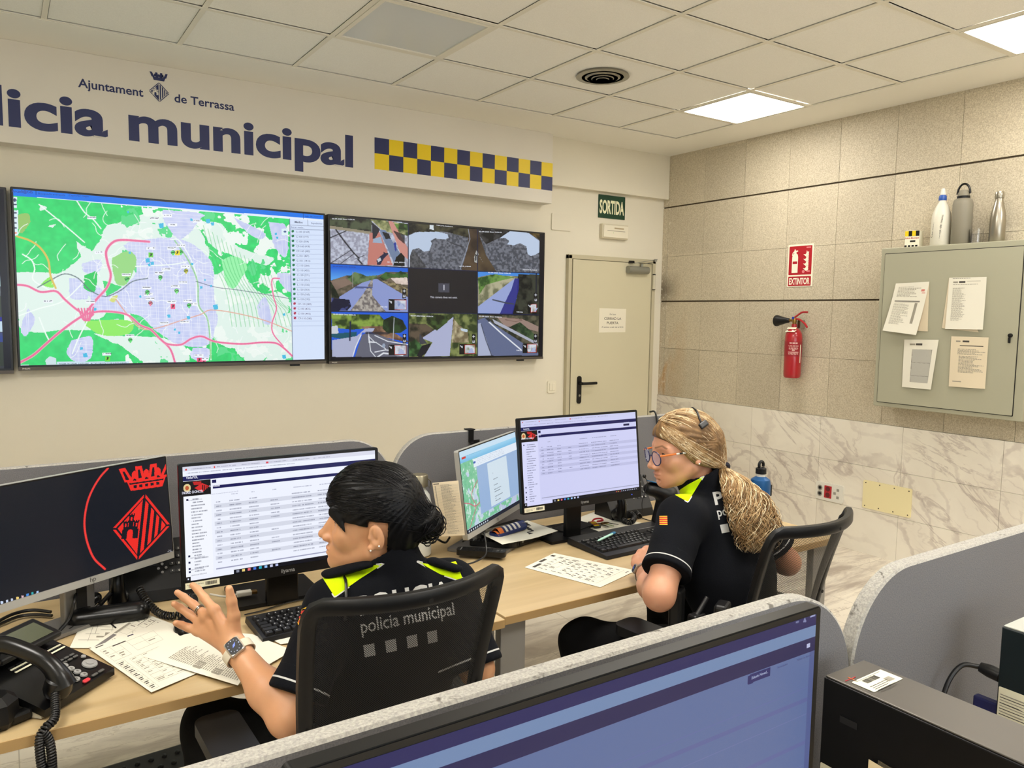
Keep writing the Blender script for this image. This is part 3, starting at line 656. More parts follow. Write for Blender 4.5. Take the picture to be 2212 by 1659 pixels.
    for k in range(-30, 60):
        a = -.06; x = 600+k*27
        cv.line([(x, 400), (x+.07*800*(1 if k % 2 else .6), 1260)], .7, (236, 240, 252), .8, town); cv.line([(500, 420+k*24), (1500, 400+k*24+60)], .7, (236, 240, 252), .75, town)
    for k in range(70):
        x, y = RNG.uniform(150, 1900), RNG.uniform(250, 1230); a = RNG.uniform(0, 6.3); pts = [(x, y)]
        for i in range(4): a += RNG.uniform(-.8, .8); x += 32*math.cos(a); y += 32*math.sin(a); pts.append((x, y))
        cv.line(pts, 1.0, (246, 250, 250), .9, mp, 3)
    for k in range(16):
        x = 1350+k*30; cv.line([(x, 330+k*22), (x+60, 560+k*18), (x+150, 760+k*10), (x+190, 1000)], 1.6, (60, 196, 104), .6, mp & ~town, 3)
    for pts in ([(500, 150), (560, 240), (620, 290), (670, 350)], [(150, 520), (210, 560), (230, 620), (220, 690), (330, 760)], [(120, 930), (260, 880), (420, 830), (560, 700)], [(260, 190), (420, 320), (560, 440)], [(480, 1180), (520, 1080), (580, 960)], [(330, 1100), (300, 1040), (260, 940)], [(1130, 420), (1200, 440), (1300, 640), (1310, 860), (1390, 980), (1400, 1220)], [(900, 600), (1120, 590), (1240, 570)]):
        cv.line(pts, 2.2, (240, 250, 245), .95, mp, 5)
    cv.line([(1160, 430), (1250, 560), (1310, 700), (1320, 860), (1380, 960), (1400, 1210)], 3, (140, 206, 130), .8, mp, 5)
    cv.line([(1300, 700), (1440, 740), (1600, 760), (1930, 815)], 1.6, (70, 80, 110), .8, mp, 4); cv.line([(250, 740), (340, 690), (430, 650), (520, 680), (600, 760), (700, 800), (800, 760), (880, 700), (980, 680)], 2.2, (92, 112, 120), .85, mp, 4)
    cv.line([(110, 400), (200, 430), (270, 480), (320, 560), (335, 660), (370, 745)], 3.4, (220, 190, 90), 1, mp, 5)
    cv.line([(770, 820), (830, 900), (930, 1010), (1040, 1010), (1200, 960), (1330, 920), (1400, 890), (1560, 910), (1760, 960), (1935, 1030)], 2.2, (224, 168, 150), .95, mp, 4)
    pk = (232, 112, 156)
    for pts, w_ in (([(100, 722), (180, 730), (270, 770), (370, 765), (430, 820), (500, 880), (560, 920)], 5.5), ([(560, 920), (660, 900), (780, 905), (860, 930), (930, 990), (1000, 1020), (1060, 1080), (1130, 1150), (1165, 1250)], 5.5), ([(1060, 1080), (1110, 1115), (1200, 1120), (1270, 1080), (1340, 1065), (1430, 1100), (1600, 1115), (1740, 1105), (1830, 1110), (1880, 1140), (1945, 1200)], 5.5),
                    ([(560, 920), (640, 820), (710, 740), (735, 660), (715, 580), (705, 500), (750, 440), (820, 425), (990, 437)], 6), ([(560, 920), (470, 980), (380, 1050), (300, 1120), (220, 1190), (130, 1240)], 6), ([(1855, 680), (1805, 690), (1815, 800), (1835, 880), (1805, 980), (1815, 1050), (1880, 1130)], 3.6)):
        cv.line(pts, w_*.72+1, (250, 190, 214), .7, mp, 6); cv.line(pts, w_*.66, pk, 1, mp, 6)
    for a in range(5): cv.line([(520+a*20, 880), (560+a*8, 960), (620, 920-a*12)], 3, pk, 1, mp, 4)
    for x, y, s_ in ((1070, 330, 18), (980, 560, 16), (1010, 580, 12), (990, 590, 10), (1380, 300, 16), (1410, 318, 12), (1270, 290, 9), (1120, 930, 12), (1430, 870, 18), (850, 240, 8), (930, 800, 8), (630, 885, 10), (565, 1190, 16), (540, 1145, 10), (860, 510, 8), (1160, 1020, 8), (1190, 1040, 8), (1275, 585, 8), (1830, 385, 8), (1840, 410, 8), (1885, 1200, 14), (1360, 690, 6), (1335, 740, 9), (1400, 730, 8), (1250, 940, 12), (1885, 920, 9)):
        cv.poly([(x-s_, y-s_*.7), (x+s_*.8, y-s_), (x+s_, y+s_*.8), (x-s_*.6, y+s_)], (70, 186, 226))
    # labels and vehicle markers
    for x, y in ((1000, 480), (1140, 480), (1200, 462), (1230, 602), (1058, 644), (840, 655), (975, 742), (985, 785), (995, 815), (1165, 733), (1140, 835), (1247, 828), (1280, 850), (658, 508), (860, 1060), (708, 1182), (1320, 1192), (1355, 1215), (320, 832), (1025, 262+20), (1110, 264), (1145, 325), (1310, 300), (608, 278), (1215, 706), (1103, 620), (600, 835), (1225, 968), (1090, 976)):
        cv.rect(x-30, y-9, x+30, y+10, (240, 244, 250)); cv.scribble(x-26, y-4, x+26, 7, (40, 50, 80), .8, .85, int(x+y))
    def drop(x, y, c):
        cv.poly([(x+15*math.cos(a), y+14*math.sin(a)) for a in np.linspace(0, 2*PI, 14)], (40, 110, 60)); cv.poly([(x+12*math.cos(a), y+11*math.sin(a)) for a in np.linspace(0, 2*PI, 14)], c)
        cv.poly([(x-9, y+9), (x+9, y+9), (x, y+24)], c); cv.line([(x-8, y+2), (x+8, y-2)], 1.8, (30, 40, 40))
    for x, y, c in ((1148, 508, (90, 220, 110)), (1200, 505, (90, 220, 110)), (1064, 672, (90, 220, 110)), (843, 684, (90, 220, 110)), (1172, 762, (120, 226, 120)), (978, 770, (90, 220, 110)), (999, 843, (244, 120, 150)), (1255, 858, (90, 220, 110)), (865, 1088, (90, 220, 110)), (1235, 630, (200, 196, 60))): drop(x, y, c)
    for x, y, c in ((1177, 510, (240, 220, 40)), (1148, 866, (240, 90, 130)), (1002, 525, (110, 210, 80)), (714, 1213, (110, 220, 70)), (1352, 1240, (244, 110, 150)), (1322, 1222, (240, 90, 130))):
        cv.rect(x-15, y-16, x+15, y+16, c); cv.line([(x, y-9), (x, y+3)], 2.4, (40, 30, 30)); cv.line([(x-7, y+8), (x+8, y-7)], 1.2, (30, 40, 40))
    # page furniture
    cv.fill(cv.mask([(60, 55), (2200, 235), (2200, 292), (60, 128)]), (28, 118, 232), (40, 140, 246), (Yg-10)/30.)
    cv.fill(cv.mask([(1922, 285), (2200, 306), (2200, 1300), (1944, 1300)]), (212, 226, 250))
    cv.line([(1922, 285), (1944, 1262)], 1.4, (60, 84, 130)); cv.line([(2042, 292), (2044, 330)], 1, (120, 130, 150)); cv.line([(1924, 326), (2150, 336)], 1, (130, 140, 165)); cv.line([(1926, 352), (2150, 360)], 1, (110, 120, 150))
    for k in range(20): cv.line([(1930, 392+k*31.8), (2160, 394+k*31.6)], 1, (176, 190, 220))
    for k in range(19):
        x, y = 1943+k*.8, 367+k*32; c = (50, 150, 100) if k < 15 else (220, 70, 110)
        cv.poly([(x+9*math.cos(a), y+9*math.sin(a)) for a in np.linspace(0, 6, 9)], c); cv.line([(x-6, y+4), (x+6, y-4)], 1.4, (20, 60, 50))
    cv.rect(82, 140, 112, 212, (222, 240, 246)); cv.rect(84, 228, 120, 396, (222, 240, 246))
    for y in (160, 190, 245, 278, 312, 345, 378): cv.line([(90, y), (106, y)], 3, (70, 80, 110) if y < 370 else (236, 130, 100))
    cv.line([(98, 152), (98, 168)], 3, (50, 60, 110)); cv.rect(1870, 350, 1912, 394, (222, 240, 246)); cv.poly([(1880, 370), (1891, 362), (1903, 370), (1891, 378)], (80, 100, 150))
    cv.rect(378, 1232, 858, 1275, (205, 226, 240)); cv.rect(130, 1255, 296, 1285, (222, 238, 244)); cv.rect(1150, 1238, 1258, 1256, (205, 226, 240)); cv.poly([(300, 1225), (330, 1196), (372, 1210), (378, 1270), (312, 1270)], (204, 224, 230))
    cv.line([(238, 80), (240, 125)], 1, (20, 60, 140)); cv.line([(2012, 240), (2014, 284)], 1, (20, 60, 140))
tvt, org, sw, sh = tv(.073, 1.771, 1.233, 2.197, 'wide wall screen showing a green and lilac city map', 620, 344, ((0, 380, 3.0722), draw_map))
def scr_text(t, org, w, h, conv, items, name='screen_text'):
    """writing lying just over a screen; items = (text, x, y, x_end, cap height in drawing units, colour, bold)"""
    pass
def plane_text(parent, org, X, U, conv, w, h, items, name='screen_text'):
    org, X, U = Vector(org), Vector(X), Vector(U); N = X.cross(U); off = Vector(parent.location); b = MB()
    for body, x0, y0, x1, y1, hh, col, bold in items:
        (ua, va), (ub, vb), (uc, vc) = conv(x0, y0), conv(x1, y1), conv(x0, y0-hh)
        a = org+X*(ua*w)-U*(va*h); e = org+X*(ub*w)-U*(vb*h); cap = (vb*0+va-vc)*h; L = (e-a).length
        dirx = (e-a).normalized() if L > 1e-6 else X; up = N.cross(dirx).normalized()
        M = basis(a+N*.0006-off, dirx, up, N); text(b, body, emit('ui_%d_%d_%d' % col, col), M, w=L, h=cap, bold=bold, res=2)
    return b.build(name, parent)
cvx = canvas_on_plane(org, (1, 0, 0), (0, 0, 1), sw, sh, 0, 380, 3.0722); dk = (22, 50, 130)
rows_ = ['C-100 (2169)', 'C-100 (197)', 'C-120 (304)', 'CP-160 (418)', 'CP-160 (482)', 'C-101 (459)', 'C-101 (1416)', 'C-110 (264)', 'C-110 (455)', 'C-120 (271)', 'L-110 (551)', 'L-110 (325)', 'L-120 (501)', 'L-120 (565)', 'L-120 (292)', 'CP-110 (289)', 'C-130 (425)', 'C-130 (443)', 'CP-110 (280)']
it = [('Arcadi@GIS', 78, 108, 218, 116, 18, (10, 50, 150), .02), ('Búsqueda avanzada', 254, 122, 432, 133, 13, (14, 60, 160), .005), ('Capturar mapa', 456, 133, 588, 142, 13, (14, 60, 160), .005), ('Medios', 1956, 312, 2008, 315, 14, (40, 50, 80), .02), ('Expedientes', 2066, 319, 2138, 322, 12, (90, 100, 140), .005),
      ('Buscar medio...', 1930, 344, 2022, 349, 11, (90, 100, 140), .005), ('sala_de_control', 2024, 272, 2130, 276, 10, (14, 60, 160), .01), ('WGS84: [41.570241, 2.027310N]   [41°34\'12.8833\'\'N 2°1\'38.3195\'\'E] ETRS89', 390, 1252, 838, 1246, 10, (60, 70, 100), .01), ('UTM ZONA 31: [418985, 4602519]', 390, 1271, 604, 1268, 10, (60, 70, 100), .01), ('zoom: 14', 1178, 1251, 1232, 1250, 9, (60, 70, 100), .01)]
for k, s_ in enumerate(rows_): it.append((s_, 1964+k*.8, 377+k*31.9, 1964+k*.8+9.2*len(s_)*.82, 378+k*31.9, 12, (76, 84, 118) if k < 15 else (96, 84, 118), .004))
plane_text(tvt, org, (1, 0, 0), (0, 0, 1), cvx, sw, sh, it)

def draw_cctv(cv):
    W, H = cv.W, cv.H; Yg, Xg = np.mgrid[0:H, 0:W]; n2, n3 = vnoise(H, W, 40, 21, 3), vnoise(H, W, 120, 22, 2); n1 = vnoise(H, W, 14, 23, 3)
    def tex(m, c1, c2, n, lo=.35, hi=.65): cv.fill(m, c1, c2, (n-lo)/(hi-lo))
    P = lambda *a: cv.mask(list(a)); sky, sky2 = (24, 96, 214), (86, 160, 236)
    A = P((98, 105), (830, 180), (830, 598), (105, 560)); B = P((832, 180), (1480, 240), (1482, 632), (832, 600)); C = P((1482, 240), (2062, 262), (2060, 650), (1482, 632))
    # 1 street corner
    tex(A, (150, 152, 170), (190, 196, 214), n3); tex(A & P((90, 90), (490, 130), (490, 280), (90, 230)), (24, 26, 24), (74, 84, 62), n2); cv.poly([(95, 205), (480, 262), (480, 285), (95, 235)], (150, 142, 120), .9, A)
    tex(A & P((470, 140), (830, 190), (830, 300), (600, 260)), (60, 80, 40), (170, 170, 120), n2); tex(A & P((830, 250), (700, 230), (660, 190), (830, 190)), (30, 50, 24), (96, 140, 60), n2)
    cv.poly([(470, 275), (560, 260), (690, 580), (450, 575)], (192, 122, 112), 1, A); cv.poly([(640, 150), (690, 170), (830, 420), (830, 520), (760, 470)], (200, 140, 130), 1, A); cv.poly([(490, 170), (570, 240), (520, 330), (500, 330)], (30, 32, 46), 1, A); cv.poly([(505, 330), (575, 310), (590, 370), (500, 365)], (150, 170, 196), 1, A)
    cv.poly([(560, 240), (620, 250), (760, 470), (700, 560)], (110, 128, 160), 1, A); cv.poly([(585, 260), (650, 280), (670, 330), (620, 330)], (14, 16, 26), 1, A); cv.poly([(690, 250), (800, 290), (800, 380), (740, 330)], (20, 22, 34), .9, A)
    for pts, wd in (([(155, 245), (240, 360), (320, 460), (370, 510)], 3), ([(100, 320), (250, 255)], 2), ([(110, 555), (300, 432)], 1.4), ([(200, 560), (330, 465)], 1.4), ([(330, 520), (420, 485)], 1.2), ([(360, 520), (400, 565)], 3)): cv.line(pts, wd, (22, 24, 34), .95, A)
    cv.poly([(535, 530), (560, 500), (600, 470), (600, 450), (615, 460), (650, 465), (600, 520), (570, 575), (540, 570)], (34, 36, 66), 1, A); cv.poly([(540, 520), (570, 505), (580, 530), (550, 550)], (190, 200, 214), 1, A); cv.poly([(695, 370), (715, 360), (725, 430), (710, 450)], (44, 60, 150), 1, A); cv.poly([(690, 580), (720, 500), (765, 460), (800, 500), (800, 585)], (8, 10, 14), 1, A)
    # 2, 3 fish-eye yards
    for Q, fl in ((B, 0), (C, 1)): tex(Q, (70, 74, 84), (112, 116, 128), n3)
    cv.poly([(832, 300), (900, 270), (1040, 245), (1200, 285), (1210, 320), (1180, 335), (1080, 325), (1040, 350), (1055, 370), (1030, 440), (980, 450), (930, 415), (870, 430), (848, 490), (845, 600), (832, 600)], (184, 200, 224), 1, B)
    tex(B & P((850, 490), (880, 425), (1010, 600), (850, 600)), (58, 60, 66), (86, 88, 94), n3); tex(B & P((832, 180), (1480, 240), (1400, 320), (1180, 262), (900, 265), (832, 295)), (16, 18, 18), (72, 70, 50), n2, .4, .7); cv.poly([(1035, 190), (1070, 195), (1072, 245), (1030, 240)], (210, 220, 226), 1, B)
    tex(B & P((1400, 225), (1482, 240), (1482, 632), (1330, 620), (1390, 420)), (48, 38, 32), (84, 68, 52), n1); tex(C & P((1482, 240), (1500, 300), (1560, 480), (1660, 640), (1482, 632)), (52, 40, 32), (84, 70, 52), n1)
    cv.line([(1395, 240), (1410, 330), (1350, 520), (1320, 610)], 1.6, (160, 170, 190), .7, B); cv.poly([(1180, 340), (1250, 365), (1360, 405), (1350, 415), (1250, 380)], (44, 46, 54), .8, B)
    cv.poly([(1470, 440), (1480, 450), (1482, 560), (1452, 545), (1450, 500)], (170, 172, 170), 1, B); cv.poly([(1484, 450), (1500, 500), (1540, 560), (1484, 470)], (150, 152, 156), 1, C); cv.poly([(1460, 470), (1474, 480), (1468, 540), (1458, 530)], (40, 40, 44), 1, B)
    cv.poly([(1690, 325), (1780, 255), (1960, 275), (2062, 350), (2062, 455), (2020, 480), (1980, 490), (1950, 470), (1940, 400), (1880, 370), (1820, 390), (1760, 380), (1780, 350), (1740, 320)], (188, 204, 228), 1, C); tex(C & P((1482, 240), (1790, 255), (1690, 320), (1560, 380), (1500, 300)), (12, 14, 20), (60, 60, 62), n2, .45, .7); tex(C & P((1940, 262), (2062, 270), (2062, 340), (1990, 290)), (40, 36, 20), (110, 90, 50), n2)
    # 4 road with median
    D = P((105, 562), (832, 600), (834, 1018), (108, 1003)); cv.fill(D, sky, sky2, (Yg-cv.pt((0, 590))[1])/(cv.pt((0, 690))[1]-cv.pt((0, 590))[1]))
    tex(D & P((105, 720), (260, 670), (490, 690), (640, 640), (832, 640), (834, 1018), (108, 1003)), (70, 66, 54), (120, 108, 92), n2); tex(D & P((105, 725), (240, 700), (330, 740), (150, 810), (105, 780)), (112, 92, 84), (132, 112, 100), n1)
    cv.poly([(450, 710), (540, 705), (834, 880), (834, 1018), (108, 1003), (190, 870)], (138, 152, 206), 1, D); tex(D & P((490, 705), (500, 705), (495, 860), (620, 1010), (290, 1003), (420, 830)), (110, 104, 104), (176, 170, 162), n3)
    tex(D & P((560, 690), (620, 640), (700, 660), (760, 630), (832, 660), (834, 700), (680, 690), (600, 720)), (28, 52, 26), (64, 104, 48), n2); tex(D & P((670, 700), (820, 690), (832, 760), (720, 750)), (190, 170, 160), (226, 210, 200), n2); tex(D & P((580, 720), (700, 740), (834, 800), (834, 880), (700, 800)), (92, 82, 62), (150, 138, 104), n3)
    tex(D & P((260, 700), (330, 640), (400, 660), (440, 680), (540, 670), (540, 700), (330, 760)), (40, 66, 38), (104, 128, 84), n2); tex(D & P((107, 730), (150, 800), (190, 880), (110, 880)), (14, 24, 16), (40, 52, 34), n2); tex(D & P((110, 880), (280, 900), (300, 960), (260, 1003), (108, 1003)), (14, 18, 50), (60, 70, 130), n2, .5, .55)
    cv.poly([(340, 775), (500, 780), (500, 790), (330, 795)], (70, 80, 130), .9, D); cv.line([(312, 780), (312, 640)], 1.2, (150, 150, 150), .9, D); cv.line([(495, 860), (560, 960), (620, 1010)], 1, (90, 80, 80), .9, D)
    # 5 lost camera
    cv.poly([(834, 602), (1482, 634), (1480, 1022), (834, 1018)], (24, 24, 32)); cv.poly([(1116, 742), (1218, 744), (1218, 834), (1116, 832)], (66, 68, 82)); cv.line([(1167, 764), (1167, 795)], 2, (214, 216, 226)); cv.line([(1167, 803), (1167, 806)], 2, (214, 216, 226))
    for k in range(9): cv.rect(1120+k*11, 744, 1125+k*11, 749, (24, 24, 32)); cv.rect(1120+k*11, 827, 1125+k*11, 832, (24, 24, 32))
    # 6 road by a dark slope
    E_ = P((1484, 634), (2060, 652), (2056, 1040), (1484, 1030)); cv.fill(E_, (70, 140, 224)); tex(E_ & P((1484, 690), (1600, 665), (1860, 680), (1870, 720), (1484, 980)), (110, 112, 84), (176, 172, 142), n2); tex(E_ & P((1484, 700), (1640, 660), (1830, 690), (1700, 720), (1560, 760), (1500, 850)), (44, 78, 34), (110, 150, 72), n2)
    cv.poly([(1830, 700), (1870, 700), (1870, 790), (1800, 1035), (1484, 1025), (1484, 965)], (150, 164, 212), 1, E_); tex(E_ & P((1862, 660), (2060, 665), (2056, 1040), (1800, 1035), (1850, 880)), (16, 18, 20), (56, 60, 50), n2); cv.poly([(1830, 700), (1868, 700), (1868, 800), (1810, 1036), (1690, 1030), (1760, 880), (1800, 800)], (34, 36, 130), .95, E_); cv.line([(1625, 900), (1750, 930), (1820, 940)], 3, (60, 66, 80), 1, E_); cv.line([(2032, 655), (2030, 860)], 3, (16, 20, 44), 1, E_)
    # 7 junction
    F_ = P((112, 1012), (832, 1022), (834, 1432), (118, 1445)); cv.fill(F_, (30, 90, 214)); tex(F_ & P((112, 1030), (560, 1040), (640, 1120), (600, 1180), (440, 1170), (300, 1180), (120, 1160)), (40, 62, 26), (132, 160, 70), n2); tex(F_ & P((380, 1150), (600, 1150), (834, 1290), (834, 1300), (600, 1250), (440, 1190)), (90, 66, 52), (150, 116, 92), n2)
    tex(F_ & P((590, 1170), (600, 1090), (680, 1050), (780, 1090), (820, 1170), (760, 1210), (640, 1215)), (16, 30, 18), (40, 66, 36), n2); cv.poly([(112, 1150), (170, 1140), (180, 1220), (114, 1215)], (200, 206, 214), 1, F_); cv.poly([(112, 1220), (350, 1200), (350, 1235), (290, 1280), (114, 1250)], (20, 84, 104), 1, F_)
    cv.poly([(118, 1280), (350, 1240), (430, 1170), (520, 1165), (500, 1200), (400, 1210), (300, 1445), (118, 1445)], (170, 176, 206), 1, F_); cv.poly([(330, 1445), (400, 1230), (450, 1205), (560, 1230), (834, 1330), (834, 1432)], (98, 100, 116), 1, F_)
    for pts, wd in (([(310, 1440), (340, 1340), (390, 1230)], 2), ([(460, 1210), (480, 1380), (530, 1440)], 1.6), ([(520, 1235), (640, 1290), (834, 1320)], 1.8), ([(470, 1290), (530, 1300), (620, 1360)], 1.6), ([(460, 1240), (520, 1300), (465, 1300), (460, 1240)], 1.4), ([(520, 1390), (620, 1370), (800, 1390)], 2), ([(540, 1440), (600, 1400), (780, 1420)], 3)): cv.line(pts, wd, (226, 230, 238), .95, F_)
    cv.line([(700, 1070), (690, 1280)], 1.3, (190, 196, 206), 1, F_); cv.line([(290, 1110), (285, 1280)], 3, (24, 30, 66), 1, F_); cv.poly([(603+14*math.cos(a), 1330+22*math.sin(a)) for a in np.linspace(0, 6.3, 12)], (150, 164, 186), 1, F_); cv.line([(440, 1210), (640, 1215)], 5, (30, 34, 48), .8, F_)
    # 8 lane
    G_ = P((838, 1025), (1480, 1035), (1480, 1428), (838, 1432)); tex(G_, (46, 60, 30), (126, 136, 80), n2); tex(G_ & P((838, 1120), (1000, 1130), (1100, 1200), (930, 1300), (838, 1290)), (30, 32, 26), (92, 80, 66), n2)
    cv.poly([(1190, 1110), (1255, 1060), (1245, 1180), (1220, 1428), (980, 1430), (1060, 1300), (960, 1260)], (170, 176, 208), 1, G_); tex(G_ & P((1000, 1040), (1200, 1045), (1200, 1110), (1100, 1190), (1010, 1120)), (24, 34, 18), (60, 84, 40), n2); cv.poly([(940, 1220), (1010, 1310), (940, 1320)], (60, 62, 72), 1, G_); cv.poly([(960, 1330), (1050, 1305), (1000, 1400), (960, 1430), (900, 1430)], (14, 16, 30), 1, G_); tex(G_ & P((838, 1310), (900, 1270), (960, 1330), (910, 1430), (838, 1430)), (20, 48, 22), (66, 110, 60), n2)
    tex(G_ & P((1255, 1070), (1300, 1130), (1390, 1200), (1400, 1300), (1240, 1300)), (112, 100, 74), (196, 186, 150), n2); cv.poly([(1320, 1165), (1390, 1180), (1385, 1205), (1330, 1190)], (190, 206, 220), 1, G_)
    # 9 avenue
    I_ = P((1484, 1040), (2056, 1048), (2050, 1422), (1484, 1425)); tex(I_, (40, 44, 34), (96, 92, 74), n2); cv.poly([(1660, 1060), (1900, 1080), (2050, 1150), (2050, 1200), (1900, 1160), (1740, 1150)], (150, 128, 118), 1, I_); cv.line([(1740, 1085), (1820, 1070), (1900, 1090), (1840, 1105), (1745, 1090)], 1, (90, 60, 50), .9, I_)
    tex(I_ & P((1790, 1150), (1880, 1110), (1990, 1200), (2045, 1260), (2040, 1310), (1900, 1220)), (30, 50, 32), (70, 92, 60), n2); cv.poly([(1484, 1090), (1570, 1060), (1620, 1120), (2050, 1400), (2050, 1422), (1484, 1425)], (96, 106, 140), 1, I_); cv.poly([(1620, 1080), (1700, 1120), (2040, 1300), (2050, 1330), (1640, 1120)], (170, 174, 190), 1, I_)
    cv.poly([(1484, 1120), (1510, 1120), (1560, 1260), (1610, 1425), (1484, 1425)], (168, 176, 204), 1, I_); cv.line([(1590, 1110), (1700, 1210), (1890, 1370)], 3, (226, 230, 238), 1, I_); cv.poly([(1550, 1070), (1580, 1065), (1605, 1090), (1590, 1110)], (40, 46, 56), 1, I_); cv.line([(1515, 1130), (1560, 1280), (1612, 1420)], 2, (66, 72, 90), 1, I_)
    # little control boxes
    for x0, y0 in ((778, 798), (2010, 835), (780, 1220), (1428, 1225), (2008, 1220)):
        cv.rect(x0, y0, x0+34, y0+88, (20, 20, 26)); cv.line([(x0+8, y0+20), (x0+26, y0+20)], 1.6, (206, 210, 220)); cv.line([(x0+17, y0+11), (x0+17, y0+29)], 1.6, (206, 210, 220)); cv.line([(x0+10, y0+60), (x0+10, y0+74), (x0+24, y0+74), (x0+24, y0+60)], 1.6, (206, 210, 220))
    for x0, y0, x1, y1, c in ((648, 895, 815, 998, (120, 140, 190)), (1950, 935, 2036, 1022, (150, 150, 130)), (648, 1320, 815, 1418, (150, 150, 160)), (1312, 1315, 1462, 1410, (120, 130, 90)), (1904, 1310, 2036, 1400, (120, 120, 120))):
        cv.rect(x0, y0, x1, y1, (12, 12, 16)); xm = x0+(x1-x0)*.33; cv.rect(xm, y0+6, x1-2, y1-4, (190, 60, 50)); m_ = cv.mask([(xm+3, y0+10), (x1-6, y0+10), (x1-6, y1-8), (xm+3, y1-8)]); tex(m_, c, (210, 214, 224), n2); cv.poly([(xm+30, y1-10), (xm+55, y0+40), (xm+70, y0+40), (x1-12, y1-10)], (170, 180, 216)); cv.line([(x0+10, y0+16), (x0+26, y0+34), (x0+26, y0+22)], 1.6, (220, 224, 232))
    for pts in ([(100, 561), (832, 600), (1482, 633), (2060, 652)], [(106, 1006), (834, 1020), (1482, 1030), (2056, 1042)], [(832, 170), (834, 1440)], [(1481, 240), (1482, 1430)]): cv.line(pts, 2, (20, 26, 60))
    cv.rect(60, 1436, 2100, 1500, (10, 12, 24)); cv.rect(2062, 240, 2120, 1500, (12, 12, 24)); cv.rect(1150, 1432, 1205, 1455, (40, 44, 60)); cv.poly([(90, 60), (2110, 250), (2110, 262), (1500, 236), (90, 108)], (14, 14, 20))
    cv.a *= .96
tvt2, org, sw, sh = tv(1.789, 3.512, 1.228, 2.196, 'wall screen showing a grid of nine traffic camera pictures', 500, 282, ((690, 440, 4.3373), draw_cctv))
cvx = canvas_on_plane(org, (1, 0, 0), (0, 0, 1), sw, sh, 690, 440, 4.3373); wt = (226, 230, 240)
it = [('This camera does not exist.', 1038, 884, 1292, 888, 20, (206, 208, 220), .002)]
for x, y, c in ((118, 146, wt), (126, 592, (20, 40, 110)), (128, 1040, wt), (854, 1054, wt), (1496, 1060, wt), (1496, 266, wt), (1580, 650, wt)): it.append(('02-09-2025 Dmt 10:56:36', x, y, x+212, y+8, 11, c, .02))
for s_, x, y, w_ in (('001 -PL_0036_0026-03', 636, 552, 168), ('HKV-PL_5120-00', 1308, 590, 110), ('HKV-0779-PL-5120-03', 1906, 624, 130), ('CAM-1702', 566, 970, 70), ('CAM-C236', 1846, 1018, 58), ('CAM-C237', 1844, 1378, 54)): it.append((s_, x, y, x+w_, y+4, 11, wt, .02))
it.append(('mapes_area_transferencia', 1096, 204, 1250, 220, 9, wt, .02))
plane_text(tvt2, org, (1, 0, 0), (0, 0, 1), cvx, sw, sh, it)
def draw_left(cv):
    W, H = cv.W, cv.H; n2 = vnoise(H, W, 30, 31, 3); n1 = vnoise(H, W, 8, 32, 3)
    cv.fill(np.ones((H, W), bool), (20, 24, 32), (60, 64, 70), n1*1.4-.3)
    zs = [0, .235, .49, .745, 1.0]
    for k in range(4):
        y0, y1 = zs[k]*H, zs[k+1]*H
        for j in range(3):
            x0, x1 = j*W/3+4, (j+1)*W/3-5; m = cv.mask([(x0, y0+12), (x1, y0+12), (x1, y1-4), (x0, y1-4)], True)
            cv.fill(m, [(40, 46, 52), (96, 112, 150), (150, 160, 170), (70, 76, 84)][k], [(20, 22, 24), (30, 60, 150), (60, 70, 80), (30, 40, 36)][(k+j) % 4], n2*1.5-.25)
            cv.fill(cv.mask([(x0, y0+.55*(y1-y0)), (x1, y0+.4*(y1-y0)), (x1, y1-4), (x0, y1-4)], True) & m, (70, 84, 62), (30, 36, 40), n1)
        if k: cv.fill(cv.mask([(0, y0-9), (W, y0-9), (W, y0-3), (0, y0-3)], True), (24, 28, 140))
        cv.fill(cv.mask([(0, y0-3), (W-6, y0-3), (W-6, y0+11), (0, y0+11)], True), (190, 214, 232))
    cv.fill(cv.mask([(W-8, 0), (W, 0), (W, H), (W-8, H)], True), (12, 14, 28))
t_, _, _, _ = tv(-1.66, .055, 1.218, 2.190, 'wall screen cut by the left photo edge, showing stacked camera pictures', 420, 240, ((0, 0, 1), lambda cv: None))
# its picture is drawn in plain raster coordinates
bpy.data.objects.remove([o for o in t_.children if o.name.startswith('screen')][0])
cv = Canvas(420, 240, (10, 10, 12)); draw_left(cv); cv.build('screen', t_, basis((-.8575+.012, -.0812, .486-.012), (1, 0, 0), (0, 0, 1), (0, -1, 0)), 1.715-.024, .972-.04)

# ------------------------------------------------------------------ right wall: local x toward the camera along the wall, y up
def MR(x, y, z): return basis((x, y, z), (0, -1, 0), (0, 0, 1), (-1, 0, 0))
SREDC = mat('sign_red', (176, 26, 40), .4); SWHITE = mat('sign_white', (240, 236, 214), .45)
t = thing('fire_sign', 'red EXTINTOR fire extinguisher sign on the stone wall', 'sign', (XW, 3.555, 1.95)); b = MB(); b.prism(rrect(.212, .302, .004), .004, SWHITE, MR(0, 0, 0)); b.build('board', t)
b = MB(); m_ = MR(-.0042, 0, 0); b.prism(rrect(.190, .205, .006, cx=.0, cy=.036), .0008, SREDC, m_); b.prism(rrect(.190, .068, .006, cx=0, cy=-.112), .0008, SREDC, m_); b.build('red_field', t)
b = MB(); m_ = MR(-.0052, 0, 0); text(b, 'EXTINTOR', SWHITE, m_, w=.172, h=.046, x=0, y=-.134, align='c', bold=.03)
ext = [(-.068, -.052), (-.018, -.052), (-.018, .058), (-.022, .078), (-.034, .086), (-.034, .096), (-.02, .100), (-.022, .108), (-.04, .106), (-.042, .116), (-.05, .116), (-.052, .104), (-.066, .092), (-.07, .072), (-.064, .072), (-.060, .088), (-.052, .092), (-.052, .086), (-.064, .076), (-.068, .058)]
b.prism(ext, .0006, SWHITE, m_)
